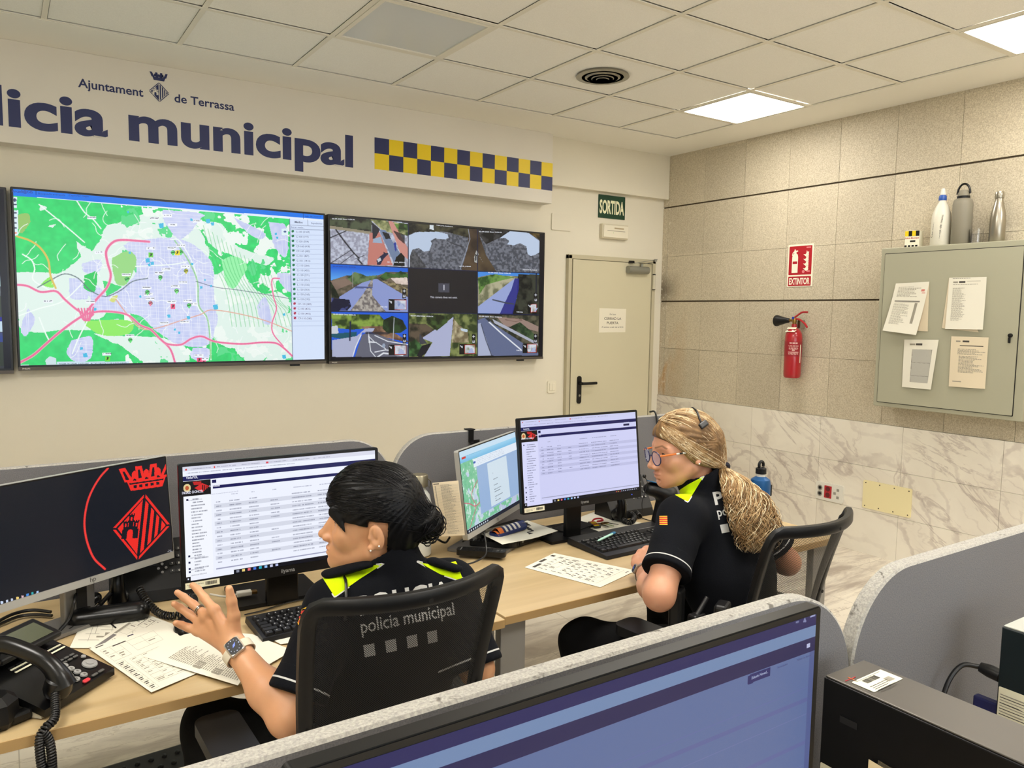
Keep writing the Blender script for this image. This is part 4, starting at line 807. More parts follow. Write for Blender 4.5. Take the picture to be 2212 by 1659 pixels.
def flame(cx_, cy_, s_): return [(cx_+s_*x, cy_+s_*y) for x, y in ((0, 1), (.28, .55), (.62, .75), (.55, .2), (.62, -.2), (.35, -.5), (-.1, -.55), (-.42, -.25), (-.9, .1), (-.35, .05), (-.1, .3), (-.05, .6))]
for k in range(4): b.prism(flame(.052+.0*k, .075-.033*k, .030), .0006, SWHITE, m_)
b.prism(circle(.011, 16, .030, -.045), .0006, mat('sign_pink', (222, 130, 134), .5), m_); b.prism(rrect(.028, .010, .003, cx=.07, cy=-.043), .0006, MATS['sign_pink'], m_); b.prism(rrect(.036, .010, .004, cx=.066, cy=.125), .0006, MATS['sign_pink'], m_); b.build('pictogram', t)
b = MB(); b.prism([(-.062, .012), (-.024, .012), (-.024, .030), (-.062, .030)], .0004, SREDC, MR(-.0059, 0, 0)); b.build('pictogram_label', t)
# extinguisher
ex = thing('fire_extinguisher', 'red fire extinguisher with black horn hanging on the stone wall', 'fire extinguisher', (4.745, 3.525, 1.145))
b = MB(); b.lathe([(0, 0), (.050, .0), (.058, .010), (.0595, .03), (.0595, .285), (.056, .315), (.042, .342), (.024, .355), (.018, .362), (.018, .385), (0, .385)], RED, 48); b.build('cylinder', ex)
b = MB(); b.lathe([(.0602, .155), (.0602, .262)], mat('label_red', (150, 28, 40), .4), 48); b.build('label', ex)
b = MB()
for k, (zz, ww, hh) in enumerate(((.246, .064, .0085), (.228, .072, .004), (.221, .060, .003), (.212, .066, .003), (.205, .062, .003), (.196, .02, .008), (.184, .074, .004), (.176, .07, .003), (.170, .07, .003))):
    a0 = math.radians(218); n = 16
    for i in range(n):
        if (i*7+k*3) % 5 == 0 and k not in (6,): continue
        a1 = a0+(i-n/2)/n*ww/.0605; a2 = a0+(i+1-n/2)/n*ww/.0605; R_ = .0607
        b.add([(R_*math.cos(a1), R_*math.sin(a1), zz), (R_*math.cos(a2), R_*math.sin(a2), zz), (R_*math.cos(a2), R_*math.sin(a2), zz+hh), (R_*math.cos(a1), R_*math.sin(a1), zz+hh)], [(0, 1, 2, 3)], mat('label_print', (226, 190, 180), .5))
for zz, hh in ((.11, .13),):
    a1, a2 = math.radians(266), math.radians(274); b.add([(.0607*math.cos(a1), .0607*math.sin(a1), zz), (.0607*math.cos(a2), .0607*math.sin(a2), zz), (.0607*math.cos(a2), .0607*math.sin(a2), zz+hh), (.0607*math.cos(a1), .0607*math.sin(a1), zz+hh)], [(0, 1, 2, 3)], SWHITE)
b.build('label_printing', ex)
BRASS = mat('brass', (150, 118, 66), .35, 1)
b = MB(); b.lathe([(.013, .385), (.015, .40), (.015, .418), (.011, .43), (0, .432)], BRASS, 20); b.tube([(0, 0, .41), (0, .040, .41)], .009, BRASS, 12); b.build('valve', ex)
b = MB(); b.lathe([(.010, 0), (.016, .006), (.020, .03), (.034, .085), (.041, .105), (.041, .115), (.034, .12), (0, .118)], BLK, 32, basis((0, .04, .41), (1, 0, 0), (0, 0, 1), (0, 1, -.03))); b.build('discharge_horn', ex)
b = MB(); b.tube(smoothpath([(0, .010, .425), (0, -.02, .445), (0, -.06, .468), (0, -.105, .470)], 5), .007, RED, 8); b.tube(smoothpath([(0, .0, .42), (0, -.04, .418), (0, -.085, .39), (0, -.108, .362)], 5), .007, RED, 8); b.build('squeeze_handle', ex)
b = MB(); b.lathe([(0, 0), (.009, 0), (.009, .006), (0, .006)], mat('gauge_blue', (40, 60, 170), .3), 16, basis((-.014, .0, .428), (0, 1, 0), (0, 0, 1), (-1, 0, 0))); b.build('gauge', ex)
b = MB(); b.add([(-.02, .030, .345), (-.02, -.040, .345), (-.055, -.046, .330), (-.055, .036, .330)], [(0, 1, 2, 3)], SWHITE); b.prism([(-.038, -.006), (.038, -.006), (.044, .006), (-.03, .006)], .002, SWHITE, basis((-.03, 0, .355), (0, -1, 0), (.3, 0, 1), (-1, 0, .3))); b.build('tag', ex)
b = MB(); b.box((.05, -.02, .385), (.05, .03, .06), STEEL, .003); b.build('bracket', ex)
# grey wall cabinet with papers
CABM = mat('cabinet_grey', (166, 164, 142), .5, vary=.02, vscale=2); cab = thing('wall_cabinet', 'grey metal wall cabinet with papers stuck on its door', 'cabinet', (XW, 2.384, 1.52))
b = MB(); b.box((-.102, 0, 0), (.204, .866, .985), CABM, .004); b.build('body', cab)
b = MB(); b.prism(rrect(.792, .928, .006, cx=-.012, cy=-.004), .006, DARKGAP, MR(-.2005, 0, 0)); b.build('door_gap', cab)
b = MB(); b.prism(rrect(.784, .920, .005, cx=-.012, cy=-.004), .010, CABM, MR(-.2005, 0, 0)); dr = b.build('door', cab)
b = MB(); b.lathe([(0, 0), (.012, 0), (.011, .008), (0, .01)], BLK, 20, MR(-.2105, -.345, -.025)); b.box((-.222, -.345, -.05), (.003, .014, .03), BLK, .001); b.tube([(-.222, -.345, -.035), (-.222, -.345, -.066)], .004, BLK, 6); b.build('lock', dr)
def sheet_on(name, label, cat, plane_fn, pts, m, lift, printing, group=None, curl=.0):
    """paper held on a surface: corners given in magnified photo pixels; printing draws on it in u,v"""
    q = [plane_fn(*p_) for p_ in pts]; o_ = q[0].copy(); t = thing(name, label, cat, o_, group=group)
    return t, [p_-o_ for p_ in q]
def bil(q, u, v): return (q[0]*(1-u)+q[1]*u)*(1-v)+(q[3]*(1-u)+q[2]*u)*v
def grid_sheet(q, N, m, thick, bow, name, t, n=8):
    """q = TL TR BR BL; N = outward normal; bow(u,v) lift"""
    V = []; F = []
    for s_ in (1, 0):
        for j in range(n+1):
            for i in range(n+1): u, v = i/n, j/n; V.append(bil(q, u, v)+N*(bow(u, v)+thick*s_))
    k = n+1
    for j in range(n):
        for i in range(n): a = j*k+i; F.append((a, a+1, a+k+1, a+k)); a += k*k; F.append((a, a+k, a+k+1, a+1))
    for i in range(n):
        for (a, c) in ((i, i+1), (n*k+i+1, n*k+i), ((i+1)*k, i*k), (i*k+n, (i+1)*k+n)): F.append((a, c, c+k*k, a+k*k))
    b = MB(); b.add(V, F, m, None, True); return b.build(name, t)
def print_rects(q, N, items, bow, thick, name, t, m=None):
    """items: (u0,v0,u1,v1,material)"""
    b = MB()
    for it_ in items:
        u0, v0, u1, v1, mm = it_; n = max(1, int((u1-u0)*8)); k = max(1, int((v1-v0)*8))
        for i in range(n):
            for j in range(k):
                uu = [u0+(u1-u0)*i/n, u0+(u1-u0)*(i+1)/n]; vv = [v0+(v1-v0)*j/k, v0+(v1-v0)*(j+1)/k]
                b.add([bil(q, u, v)+N*(bow(u, v)+thick+.0004) for u, v in ((uu[0], vv[0]), (uu[1], vv[0]), (uu[1], vv[1]), (uu[0], vv[1]))], [(0, 1, 2, 3)], mm)
    return b.build(name, t)
def textlines(u0, u1, v0, v1, n, m, seed=0, hgt=.4, words=True):
    rs = random.Random(seed); out = []; dv = (v1-v0)/n
    for i in range(n):
        v = v0+i*dv; u = u0; end = u0+(u1-u0)*rs.uniform(.55, 1)
        while u < end:
            w_ = rs.uniform(.02, .07) if words else end-u; out.append((u, v, min(u+w_, end), v+dv*hgt, m)); u += w_+.012
    return out
xf = XW-.2115; Nw = Vector((-1, 0, 0)); WP = mat('office_paper', (226, 222, 206), .85); CP = mat('aged_paper', (220, 206, 178), .85)
CAB = lambda zx, zy, dx=0: atx(1850+zx/3.0719, 380+zy/3.0722, xf-dx)
def cabsheet(pts, label, m, bow, pr, dx=.001):
    q = [CAB(*p_, dx) for p_ in pts]; o_ = q[0].copy(); t = thing('posted_sheet', label, 'paper', o_, group='papers stuck on the cabinet door'); q = [p_-o_ for p_ in q]
    grid_sheet(q, Nw, m, .0006, bow, 'sheet', t)
    if pr: print_rects(q, Nw, pr, bow, .0006, 'printing', t)
cabsheet([(262, 716), (484, 704), (474, 1032), (230, 1020)], 'lower sheet showing behind the curled top left paper of the cabinet', CP, lambda u, v: .001, None)
cabsheet([(264, 714), (486, 702), (414, 1056), (192, 1026)], 'curled typed sheet at the top left of the cabinet door', WP, lambda u, v: .003+.028*v*v, textlines(.12, .8, .08, .3, 8, INKL, 3)+[(.1, .36, .85, .375, INK), (.1, .385, .85, .393, INKL), (.72, .4, .8, .8, INKL)]+textlines(.1, .6, .42, .85, 20, INKL, 4)+[(.82, .14, .92, .18, mat('ink_red', (200, 120, 110), .8)), (.85, .2, .95, .215, MATS['ink_red'])])
cabsheet([(616, 676), (640, 690), (812, 1038), (568, 1010)], 'lower sheet peeking from behind the top right paper of the cabinet', CP, lambda u, v: .001, None)
cabsheet([(618, 676), (867, 670), (846, 1020), (596, 1016)], 'list with short typed lines at the top right of the cabinet door', WP, lambda u, v: .003+.01*v*v, textlines(.1, .9, .015, .03, 1, INK, 1)+[(.12, .075, .25, .105, INKL), (.28, .07, .45, .105, INK), (.48, .07, .85, .078, INKL)]+textlines(.12, .85, .13, .15, 1, INKL, 6)+textlines(.12, .5, .2, .84, 34, INKL, 5))
cabsheet([(320, 1086), (548, 1088), (502, 1418), (304, 1400)], 'sheet with a grey ruled table at the lower left of the cabinet door', WP, lambda u, v: .003+.012*u*v, [(.18, .08, .34, .115, INKL), (.36, .075, .55, .115, INK), (.26, .2, .86, .88, mat('table_grey', (176, 174, 164), .8))]+[(.26, .2+.03*k, .86, .2+.03*k+(.009 if k in (8, 9, 11, 13, 17, 18, 20) else .003), INK) for k in range(23)]+[(.26, .2, .28, .88, INK), (.32, .2, .33, .88, INKL), (.72, .2, .73, .88, INK), (.78, .2, .82, .88, INKL), (.845, .2, .86, .88, INK)])
cabsheet([(632, 1064), (880, 1072), (856, 1414), (614, 1396)], 'yellowed dense typed sheet at the lower right of the cabinet door', CP, lambda u, v: .003+.006*math.sin(u*3)*v, [(.14, .08, .26, .11, INKL), (.32, .075, .5, .11, INK), (.25, .17, .88, .185, INK)]+textlines(.2, .95, .24, .36, 5, INKL, 8, .5)+textlines(.24, .92, .38, .72, 14, INKL, 9, .5)+[(.1, .88, .35, .9, INKL)])
# things standing on the cabinet
ZC = 1.52+.4925
t = thing('toy_block', 'small black and yellow checked carton on the cabinet', 'carton', (4.72, 2.672, ZC), .2); b = MB(); b.box((0, 0, .052), (.075, .082, .104), SWHITE, .002); b.build('carton', t)
b = MB(); m_ = basis((-.0382, 0, 0), (0, -1, 0), (0, 0, 1), (-1, 0, 0))
for k in range(4): b.prism([(-.041+k*.0205, .070), (-.0205+k*.0205, .070), (-.0205+k*.0205, .102), (-.041+k*.0205, .102)], .0006, BLK if k % 2 else YEL, m_); b.prism([(-.041+k*.0205, 0.004), (-.028+k*.0205, 0.004), (-.028+k*.0205, .016), (-.041+k*.0205, .016)], .0006, BLK, m_)
text(b, 'Policia Municipal', SREDC, m_, w=.078, h=.010, x=0, y=.054, align='c'); b.prism([(-.01, .034), (.02, .034), (.02, .044), (-.01, .044)], .0006, BLK, m_); b.build('pattern', t)
t = thing('spray_bottle', 'white squeeze bottle with blue collar and handwriting on the cabinet', 'bottle', (4.72, 2.512, ZC)); WB = mat('bottle_white', (224, 220, 204), .4)
b = MB(); b.lathe([(0, 0), (.050, 0), (.054, .006), (.053, .15), (.050, .19), (.034, .235), (.020, .262), (.020, .272), (0, .272)], WB, 40); b.build('body', t)
b = MB(); b.lathe([(.021, .27), (.022, .276), (.021, .296), (.016, .302)], mat('collar_blue', (40, 84, 168), .4), 28); b.build('collar', t); b = MB(); b.lathe([(.016, .300), (.015, .315), (.010, .340), (.005, .342), (0, .342)], WHITEP, 24); b.build('nozzle', t)
b = MB(); mm = basis((-.050, -.020, .03), (0, -.12, 1), (0, 1, .1), (-1, -.25, 0)); text(b, 'Neteja de mans', INK, mm, w=.15, h=.014, bold=.0); mm = basis((-.0505, .022, .05), (0, -.12, 1), (0, 1, .1), (-1, .3, 0)); text(b, 'Can mans', INK, mm, w=.09, h=.010, bold=.0); b.build('handwriting', t)
t = thing('drinking_flask', 'tall matt grey drinking flask with strap loop on the cabinet', 'bottle', (4.72, 2.392, ZC)); GF = mat('flask_grey', (134, 128, 112), .55)
b = MB(); b.lathe([(0, 0), (.050, 0), (.0535, .005), (.0535, .235), (.048, .258), (.036, .268), (0, .268)], GF, 40); b.build('body', t); b = MB(); b.lathe([(.034, .266), (.0345, .282), (0, .282)], BLK, 28); b.lathe([(.031, .282), (.031, .298), (.022, .316), (0, .32)], GF, 28); b.build('lid', t)
b = MB(); b.tube([(0, .036*math.cos(a), .295+.058*math.sin(a)) for a in np.linspace(0, PI, 14)], .006, BLK, 8); b.build('strap', t)
t = thing('drinking_glass', 'clear drinking glass between the grey flask and the steel bottle', 'glass', (4.72, 2.305, ZC)); GL = mat('clear_glass', (255, 255, 255), .02, trans=1.0, spec=.5)
b = MB(); b.lathe([(0, 0), (.030, 0), (.034, .004), (.037, .085), (.0355, .085), (.0325, .008), (0, .007)], GL, 32); b.build('tumbler', t)
t = thing('steel_bottle', 'brushed steel bottle with narrow neck on the right of the cabinet', 'bottle', (4.72, 2.195, ZC)); BS = mat('brushed_steel', (176, 170, 156), .3, 1)
b = MB(); b.lathe([(0, 0), (.036, 0), (.040, .006), (.040, .12), (.036, .165), (.026, .21), (.0205, .235), (.020, .246), (0, .246)], BS, 40); b.build('body', t); b = MB(); b.lathe([(.0225, .247), (.0235, .25), (.0235, .278), (.021, .284), (0, .285)], BS, 32); b.build('cap', t)
# wall sockets and plate in the marble
t = thing('socket_panel', 'white wall panel with red and white sockets in the marble', 'socket panel', (XW-.009, 3.218, .362)); b = MB(); b.prism(rrect(.212, .125, .012), .012, WHITEP, MR(0, 0, 0)); b.build('plate', t)
b = MB(); b.prism(rrect(.056, .086, .003, cx=-.008, cy=0), .003, SREDC, MR(-.012, 0, 0)); b.prism(circle(.017, 24, -.008, .021), .001, mat('dark_red', (96, 10, 20), .5), MR(-.0152, 0, 0)); b.prism(circle(.017, 24, -.008, -.021), .001, MATS['dark_red'], MR(-.0152, 0, 0)); b.build('red_socket', t)
b = MB()
for s_ in (-1, 1): b.lathe([(0, 0), (.018, 0), (.019, .004), (.014, .005), (.012, .001), (0, .001)], mat('socket_grey', (150, 146, 136), .5), 24, MR(-.012, .071, s_*.021)); b.lathe([(0, 0), (.010, 0), (.010, .003), (0, .003)], DARKGAP, 20, MR(-.0135, .071, s_*.021))
b.build('white_socket', t)
b = MB()
for i in range(2):
    for j in range(3): b.prism(rrect(.018, .018, .002, cx=.044+.024*i, cy=-.026+.026*j), .002, MATS['socket_grey'] if (i+j) % 2 else WHITEP, MR(-.012, 0, 0))
b.build('data_port', t)
t = thing('cover_plate', 'cream blank cover plate with eight screws in the marble', 'cover plate', (XW-.009, 2.802, .404)); b = MB(); b.prism(rrect(.332, .188, .010), .008, CREAM, MR(0, 0, 0)); b.build('plate', t)
for ix, iz in [(a, c) for a in (-.148, -.05, .05, .148) for c in (-.078, .078)]: b = MB(); b.lathe([(0, 0), (.004, 0), (.0035, .002), (0, .0025)], mat('screw_dark', (70, 60, 46), .5, .6), 12, MR(-.008, -ix, iz)); b.build('screw', t)
# ================================================================== DESKS, SCREENS, COMPUTERS
g = NT('maple_top'); v = g.coord((.35, 6, 6)); n = g.noise(v, 2.2, 5, .6); n2 = g.noise(g.coord((2, 40, 40)), 3, 3)
c = g.mix(g.rng(n, .35, .65, 0, 1), S(180, 156, 114), S(198, 175, 133)); c = g.mix(g.rng(n2, .5, .75, 0, .25), c, S(196, 164, 112)); g.l(c, g.b.inputs['Base Color']); g.b.inputs['Roughness'].default_value = .38; MAPLE = g.m
EDGE = mat('maple_edge', (180, 148, 98), .45); LEG = mat('desk_leg_grey', (150, 148, 144), .45, .3)
DT, YD, YP = .74, 1.735, 2.53                 # desk top height, front edge, face of the rear screens
def desk(x0, x1, y0, y1, zt, label, legs, mt=MAPLE):
    cx, cy = (x0+x1)/2, (y0+y1)/2; t = thing('office_desk', label, 'desk', (cx, cy, 0), group='maple desks in rows'); w, d = x1-x0, y1-y0
    b = MB(); b.box((0, 0, zt-.0135), (w, d, .025), mt, .0015); b.box((0, -d/2-.001, zt-.0135), (w, .0022, .0235), EDGE, .0008); b.build('desk_top', t)
    for s, dx in legs:
        b = MB(); lw = .085; y_ = -d/2+.03; x_ = s*(w/2-lw/2-.01)
        b.box((x_, .02, zt-.0275-.02), (.03, d-.1, .038), LEG, .002); b.box((x_, y_+.02+dx, (zt-.03)/2), (lw, .03, zt-.03), LEG, .003); b.box((x_, 0, .01), (.06, d-.04, .02), LEG, .003); b.build('leg', t)
    return t
desk(-.52, 1.128, YD-.01, YP-.008, DT-.002, 'maple desk of the seated woman with the dark bun', ((1, 0), (-1, 0)))
desk(1.135, 2.66, YD, YP-.008, DT, 'maple desk of the seated woman with the blonde ponytail', ((-1, 0), (1, 0)))
desk(-.5, 1.17, -.09, .715, DT, 'maple desk below the picture under the nearest monitor', ((1, 0), (-1, 0)))
desk(1.19, 2.75, -.09, .715, DT, 'maple desk at the lower right outside the picture under the second computer tower', ((-1, 0), (1, 0)))
g = NT('divider_felt'); v = g.coord(); n = g.noise(v, 420, 3); g.l(g.mix(g.rng(n, .3, .7, 0, 1), S(96, 96, 99), S(116, 115, 117)), g.b.inputs['Base Color']); g.b.inputs['Roughness'].default_value = .95; g.bump(n, .5, .001); FELT = g.m
g = NT('divider_edge'); v = g.coord(); n = g.noise(v, 300, 4, .5); n2 = g.noise(v, 55, 4, .5); c = g.mix(g.rng(n, .3, .7, 0, 1), S(138, 136, 131), S(176, 172, 163)); c = g.mix(g.rng(n2, .64, .72, 0, .85), c, S(84, 80, 74)); g.l(c, g.b.inputs['Base Color']); g.b.inputs['Roughness'].default_value = .95; FEDGE = g.m
def divider(x0, x1, y0, zt, z0, label, grp, th=.026, rL=.16, rR=.16):
    t = thing('desk_divider', label, 'desk divider', ((x0+x1)/2, y0, 0), group=grp); w = x1-x0; P = [(-w/2, z0), (w/2, z0)]
    P += [(w/2-rR+rR*math.cos(a), zt-rR+rR*math.sin(a)) for a in np.linspace(0, PI/2, 14)] if rR else [(w/2, zt)]
    P += [(-w/2+rL+rL*math.cos(a), zt-rL+rL*math.sin(a)) for a in np.linspace(PI/2, PI, 14)] if rL else [(-w/2, zt)]
    n = len(P); b = MB(); e = .0035
    Q = [(x*(1-2*e/w), z0+(z-z0)*(1-e/(zt-z0))) for x, z in P]
    rings = [[(x, 0, z) for x, z in Q], [(x, e, z) for x, z in P], [(x, th-e, z) for x, z in P], [(x, th, z) for x, z in Q]]
    b.add(rings[0], [tuple(range(n))], FELT); b.add(rings[3], [tuple(range(n))], FELT)
    for a in range(3): b.add(rings[a]+rings[a+1], [(i, (i+1) % n, n+(i+1) % n, n+i) for i in range(n)], FEDGE)
    b.build('panel', t); return t
divider(-.52, 1.158, YP, 1.127, .48, 'grey felt divider behind the monitors of the woman with the bun', 'grey dividers behind the desks')
divider(1.162, 2.70, YP, 1.127, .48, 'grey felt divider behind the monitors of the blonde woman', 'grey dividers behind the desks', rR=.10)
divider(-.5, 1.180, .733, 1.136, .48, 'near grey felt divider with worn edge behind the closest monitor', 'near dividers at the bottom of the picture', .03, rR=.17)
divider(1.184, 2.86, .733, 1.136, .48, 'near grey felt divider at the right behind the computer towers', 'near dividers at the bottom of the picture', .03, rL=.16)
# hook on the divider
h0 = aty(1018, 930, YP); t = thing('divider_hook', 'small black hook hung over the far grey divider', 'hook', (h0.x, YP, 1.127)); b = MB()
b.box((0, .013, .003), (.032, .034, .004), BLK, .001); b.box((-.002, -.003, -.02), (.022, .004, .05), BLK, .001); b.box((.006, -.013, -.045), (.036, .022, .005), BLK, .001); b.box((.010, -.024, -.040), (.026, .003, .014), BLK, .001); b.box((0, .030, -.01), (.022, .003, .026), BLK, .001); b.build('hook', t)

# ------------------------------------------------------------------ monitors
HPG = mat('monitor_silver', (176, 176, 172), .4, .3); MBK = mat('monitor_black', (9, 9, 10), .4, spec=.35); STG = mat('stand_grey', (126, 124, 122), .4, .4)
def monitor(name, label, c, w, h, yaw, tilt, bez, draw, WH, conv, frame, chin, stand, strength=1.0, back=.04, zb=DT, texts=None, bright=None, base=None):
    c = Vector(c); X = Vector((math.cos(yaw), math.sin(yaw), 0)); B_ = Vector((-math.sin(yaw), math.cos(yaw), 0)); U = Vector((0, 0, math.cos(tilt)))+B_*math.sin(tilt); N = X.cross(U)
    root = Vector(base) if base else c-N*.07; root.z = zb; t = thing(name, label, 'monitor', root, group='desk monitors'); M = basis(c-root, X, U, N)
    bl, br, bt, bb = bez
    b = MB(); b.prism(rrect(w, h, .006), .016, frame, M, -.016); b.box((0, 0, -.016-back/2), (w*.62, h*.62, back), MBK if frame is MBK else STG, .012, M)
    b.build('housing', t)
    b = MB(); b.prism([(-w/2+.002, -h/2+.001), (w/2-.002, -h/2+.001), (w/2-.002, -h/2+bb-.001), (-w/2+.002, -h/2+bb-.001)], .002, chin, M, .0002); b.build('chin', t)
    b = MB(); b.prism(rrect(w-.004, h-bb-.003, .003, cy=bb/2), .0009, MBK, M, .0002); b.build('bezel', t)
    sw, sh = w-bl-br, h-bt-bb; org = c+X*(-w/2+bl)+U*(h/2-bt)+N*.0014
    cv = Canvas(*WH, (8, 8, 10), canvas_on_plane(org, X, U, sw, sh, *conv)); draw(cv); cv.build('screen', t, basis(org-root, X, U, N), sw, sh, strength, gloss=.3)
    if texts: plane_text(t, org, X, U, cv.conv, sw, sh, texts)
    stand(t, c-root, X, U, N, w, h)
    return t, M, (c, X, U, N)
def flat_stand(bw, bd, pw, mt, slot=False, plate=.010, off=.03):
    def f(t, c, X, U, N, w, h):
        H = Vector((X.y, -X.x, 0)).normalized()*1.0; F = -H if H.dot(N) < 0 else H; F = Vector((N.x, N.y, 0)).normalized(); Z = Vector((0, 0, 1)); q = c-N*.055; q.z = 0
        Mb = basis(q, X, F, Z); b = MB(); b.prism(rrect(bw, bd, .006, cy=off), plate, mt, Mb, .0); b.build('stand_base', t)
        top = c.z+.02; b = MB(); b.box((0, 0, top/2), (pw, .022, top), mt, .004, Mb)
        if slot: b.box((.004, .0115, top*.36), (pw*.34, .002, top*.5), DARKGAP, 0, Mb)
        b.build('stand_post', t)
    return f
# crest wallpaper monitor at the left
def draw_crest(cv):
    cv.a[:] = S(18, 22, 32)
    P = lambda u, v: (u*cv.W, v*cv.H)
    # position of the crest on this screen, from its corners in the photograph
    def put(x, y): return (1178+x*243, 650-y*252+x*(-8))
    for kind, pts in emblem_polys():
        if max(p_[1] for p_ in pts) > 1.2: q = [(1222+x*262-(y-1.2)*6, 335-(y-1.2)*238-x*38) for x, y in pts]
        else: q = [(1178+x*243+y*28, 650-y*263-x*16) for x, y in pts]
        cv.poly(q, (238, 44, 38) if kind == 'f' else (18, 22, 32))
    cv.line([(900, 160), (830, 240), (765, 350), (725, 460), (704, 600), (714, 720), (745, 830), (790, 920), (875, 1000)], 4.2, (240, 60, 56), 1, None, 6)
    for k, (x, y, c) in enumerate(((15, 1280, (200, 215, 240)), (60, 1270, (200, 210, 230)), (100, 1258, (190, 200, 220)), (146, 1244, (236, 206, 120)), (188, 1232, (230, 190, 200)), (228, 1218, (70, 140, 220)), (270, 1204, (50, 170, 180)), (312, 1194, (180, 210, 250)))):
        cv.poly([(x-10, y-10), (x+10, y-14), (x+11, y+8), (x-9, y+12)], c)
    cv.scribble(1400, 842, 1428, 6, (220, 220, 230), .9, .9, 2); cv.scribble(1398, 854, 1434, 6, (220, 220, 230), .9, .9, 3)
def brand(t, M, s_, x, y, w_, m, bold=.02): b = MB(); text(b, s_, m, M @ Matrix.Translation((0, 0, .0028)), w=w_, x=x, y=y, bold=bold); b.build('brand_mark', t)
t, M, _ = monitor('desk_monitor', 'silver framed monitor with red crest on dark screen at the left edge', (.171, 2.238, 1.007), .50, .297, .505, .08, (.004, .005, .005, .0205), draw_crest, (400, 228), (0, 970, 3.8577), HPG, HPG, flat_stand(.20, .11, .085, STG, True, off=.0), base=(.14, 2.30, DT))
brand(t, M, 'hp', -.008, -.142, .016, INK, .0)
# browser page with a records table
def draw_table(zs, kind):
    def f(cv):
        W, H = cv.W, cv.H; cv.a[:] = S(*((238, 242, 255) if kind == 0 else (206, 208, 244)))
        r = lambda u0, v0, u1, v1, c, a=1: cv.fill(cv.mask([(u0*W, v0*H), (u1*W, v0*H), (u1*W, v1*H), (u0*W, v1*H)], True), c)
        bg = (238, 242, 255) if kind == 0 else (206, 208, 244); nav = (16, 18, 84); gr = (214, 218, 232) if kind == 0 else (190, 192, 228)
        r(0, 0, 1, .04, (216, 218, 234) if kind == 0 else (204, 206, 240)); r(.0, .083, 1, .125, nav); r(0, .127, .128, .257, (10, 9, 14)); r(.135, .135, .155, .163, nav); r(.137, .185, 1, .214, nav); r(0, .257, .128, .965, (244, 247, 255) if kind == 0 else (216, 218, 250))
        cv.fill(cv.mask([(W*.018+W*.017*math.cos(a), H*.185+H*.037*math.sin(a)) for a in np.linspace(0, 6.2, 16)], True), (226, 206, 150)); cv.fill(cv.mask([(W*.018+W*.009*math.cos(a), H*.185+H*.02*math.sin(a)) for a in np.linspace(0, 6.2, 12)], True), (190, 90, 50))
        cv.fill(cv.mask([(W*.045, H*.135), (W*.085, H*.14), (W*.083, H*.17), (W*.05, H*.165)], True), (190, 34, 34)); cv.fill(cv.mask([(W*.088, H*.155), (W*.122, H*.188), (W*.088, H*.235), (W*.052, H*.192)], True), (214, 40, 40))
        for k in range(4): cv.fill(cv.mask([(W*(.088+k*.008), H*(.17+k*.004)), (W*(.092+k*.008), H*(.172+k*.004)), (W*(.092+k*.008), H*.215), (W*(.088+k*.008), H*.222)], True), (30, 10, 14))
        rs = random.Random(4); n = 15 if kind == 0 else 10; y0, dy = .315, (.0385 if kind == 0 else .0345)
        cols = [(.15, .175), (.215, .275), (.31, .36), (.42, .47), (.53, .66), (.67, .82), (.84, .92)] if kind == 0 else [(.155, .175), (.20, .255), (.285, .32), (.38, .41), (.47, .57), (.58, .74), (.745, .83)]
        old = cv.conv; cv.conv = lambda x, y: (x, y)
        for k in range(n):
            y = y0+k*dy
            if k % 2: r(.14, y, 1, y+dy, gr)
            for j, (a, e) in enumerate(cols):
                if j == 3 and rs.random() < .4: continue
                cv.scribble(a, y+dy*.45, a+(e-a)*rs.uniform(.75, 1), .012, (70, 74, 110), .9, .62, k*9+j)
        for j, (a, e) in enumerate(cols): cv.scribble(a+.01, .275, e-.02, .01, (100, 104, 140), .9, .6, j)
        for k in range(24 if kind == 0 else 25):
            y = .285+k*.0275; cv.scribble(.034+(.0 if 1 < k < 18 else .008), y, .034+rs.uniform(.03, .075), .012, (40, 44, 84), .95, .7, k+50)
            if k in (0, 18, 20, 22, 23): r(.012, y-.004, .022, y+.012, (24, 28, 74))
        cv.scribble(.02, .055, .55, .009, (100, 104, 130), .85, .6, 91)
        for k, x in enumerate((.02, .14, .26, .40, .52, .63)): cv.scribble(x+.02, .022, x+.11, .009, (110, 112, 140), .85, .6, k+70); 
        r(.012, .018, .020, .032, (200, 60, 60)); r(.145, .018, .151, .032, (220, 60, 60)); r(.402, .018, .414, .032, (214, 70, 84))
        cv.conv = old
        r(.14, .925, .82 if kind == 0 else 1, .935, (160, 162, 190)); r(.13 if kind == 0 else .0, .963, 1, 1, (14, 15, 26)); r(.02, .963, .225, 1, (240, 243, 255) if kind == 0 else (214, 216, 250)); r(0, .963, .02, 1, (14, 15, 26)); r(.006, .975, .013, .99, (220, 224, 240))
        for k, c in enumerate(((130, 134, 150), (236, 210, 120), (226, 110, 120), (70, 120, 220), (40, 170, 190), (150, 196, 250), (200, 204, 230), (180, 190, 230))): r(.238+k*.028, .970, .252+k*.028, .992, c)
        if kind: 
            r(.88, .140, .935, .163, (14, 16, 70))
            for k in range(12): r(.78+k*.017, .975, .787+k*.017, .987, ((220, 90, 70), (230, 180, 80), (200, 70, 70), (170, 174, 200))[min(k, 3)])
    return f
LBL = mat('asset_label', (226, 222, 196), .5)
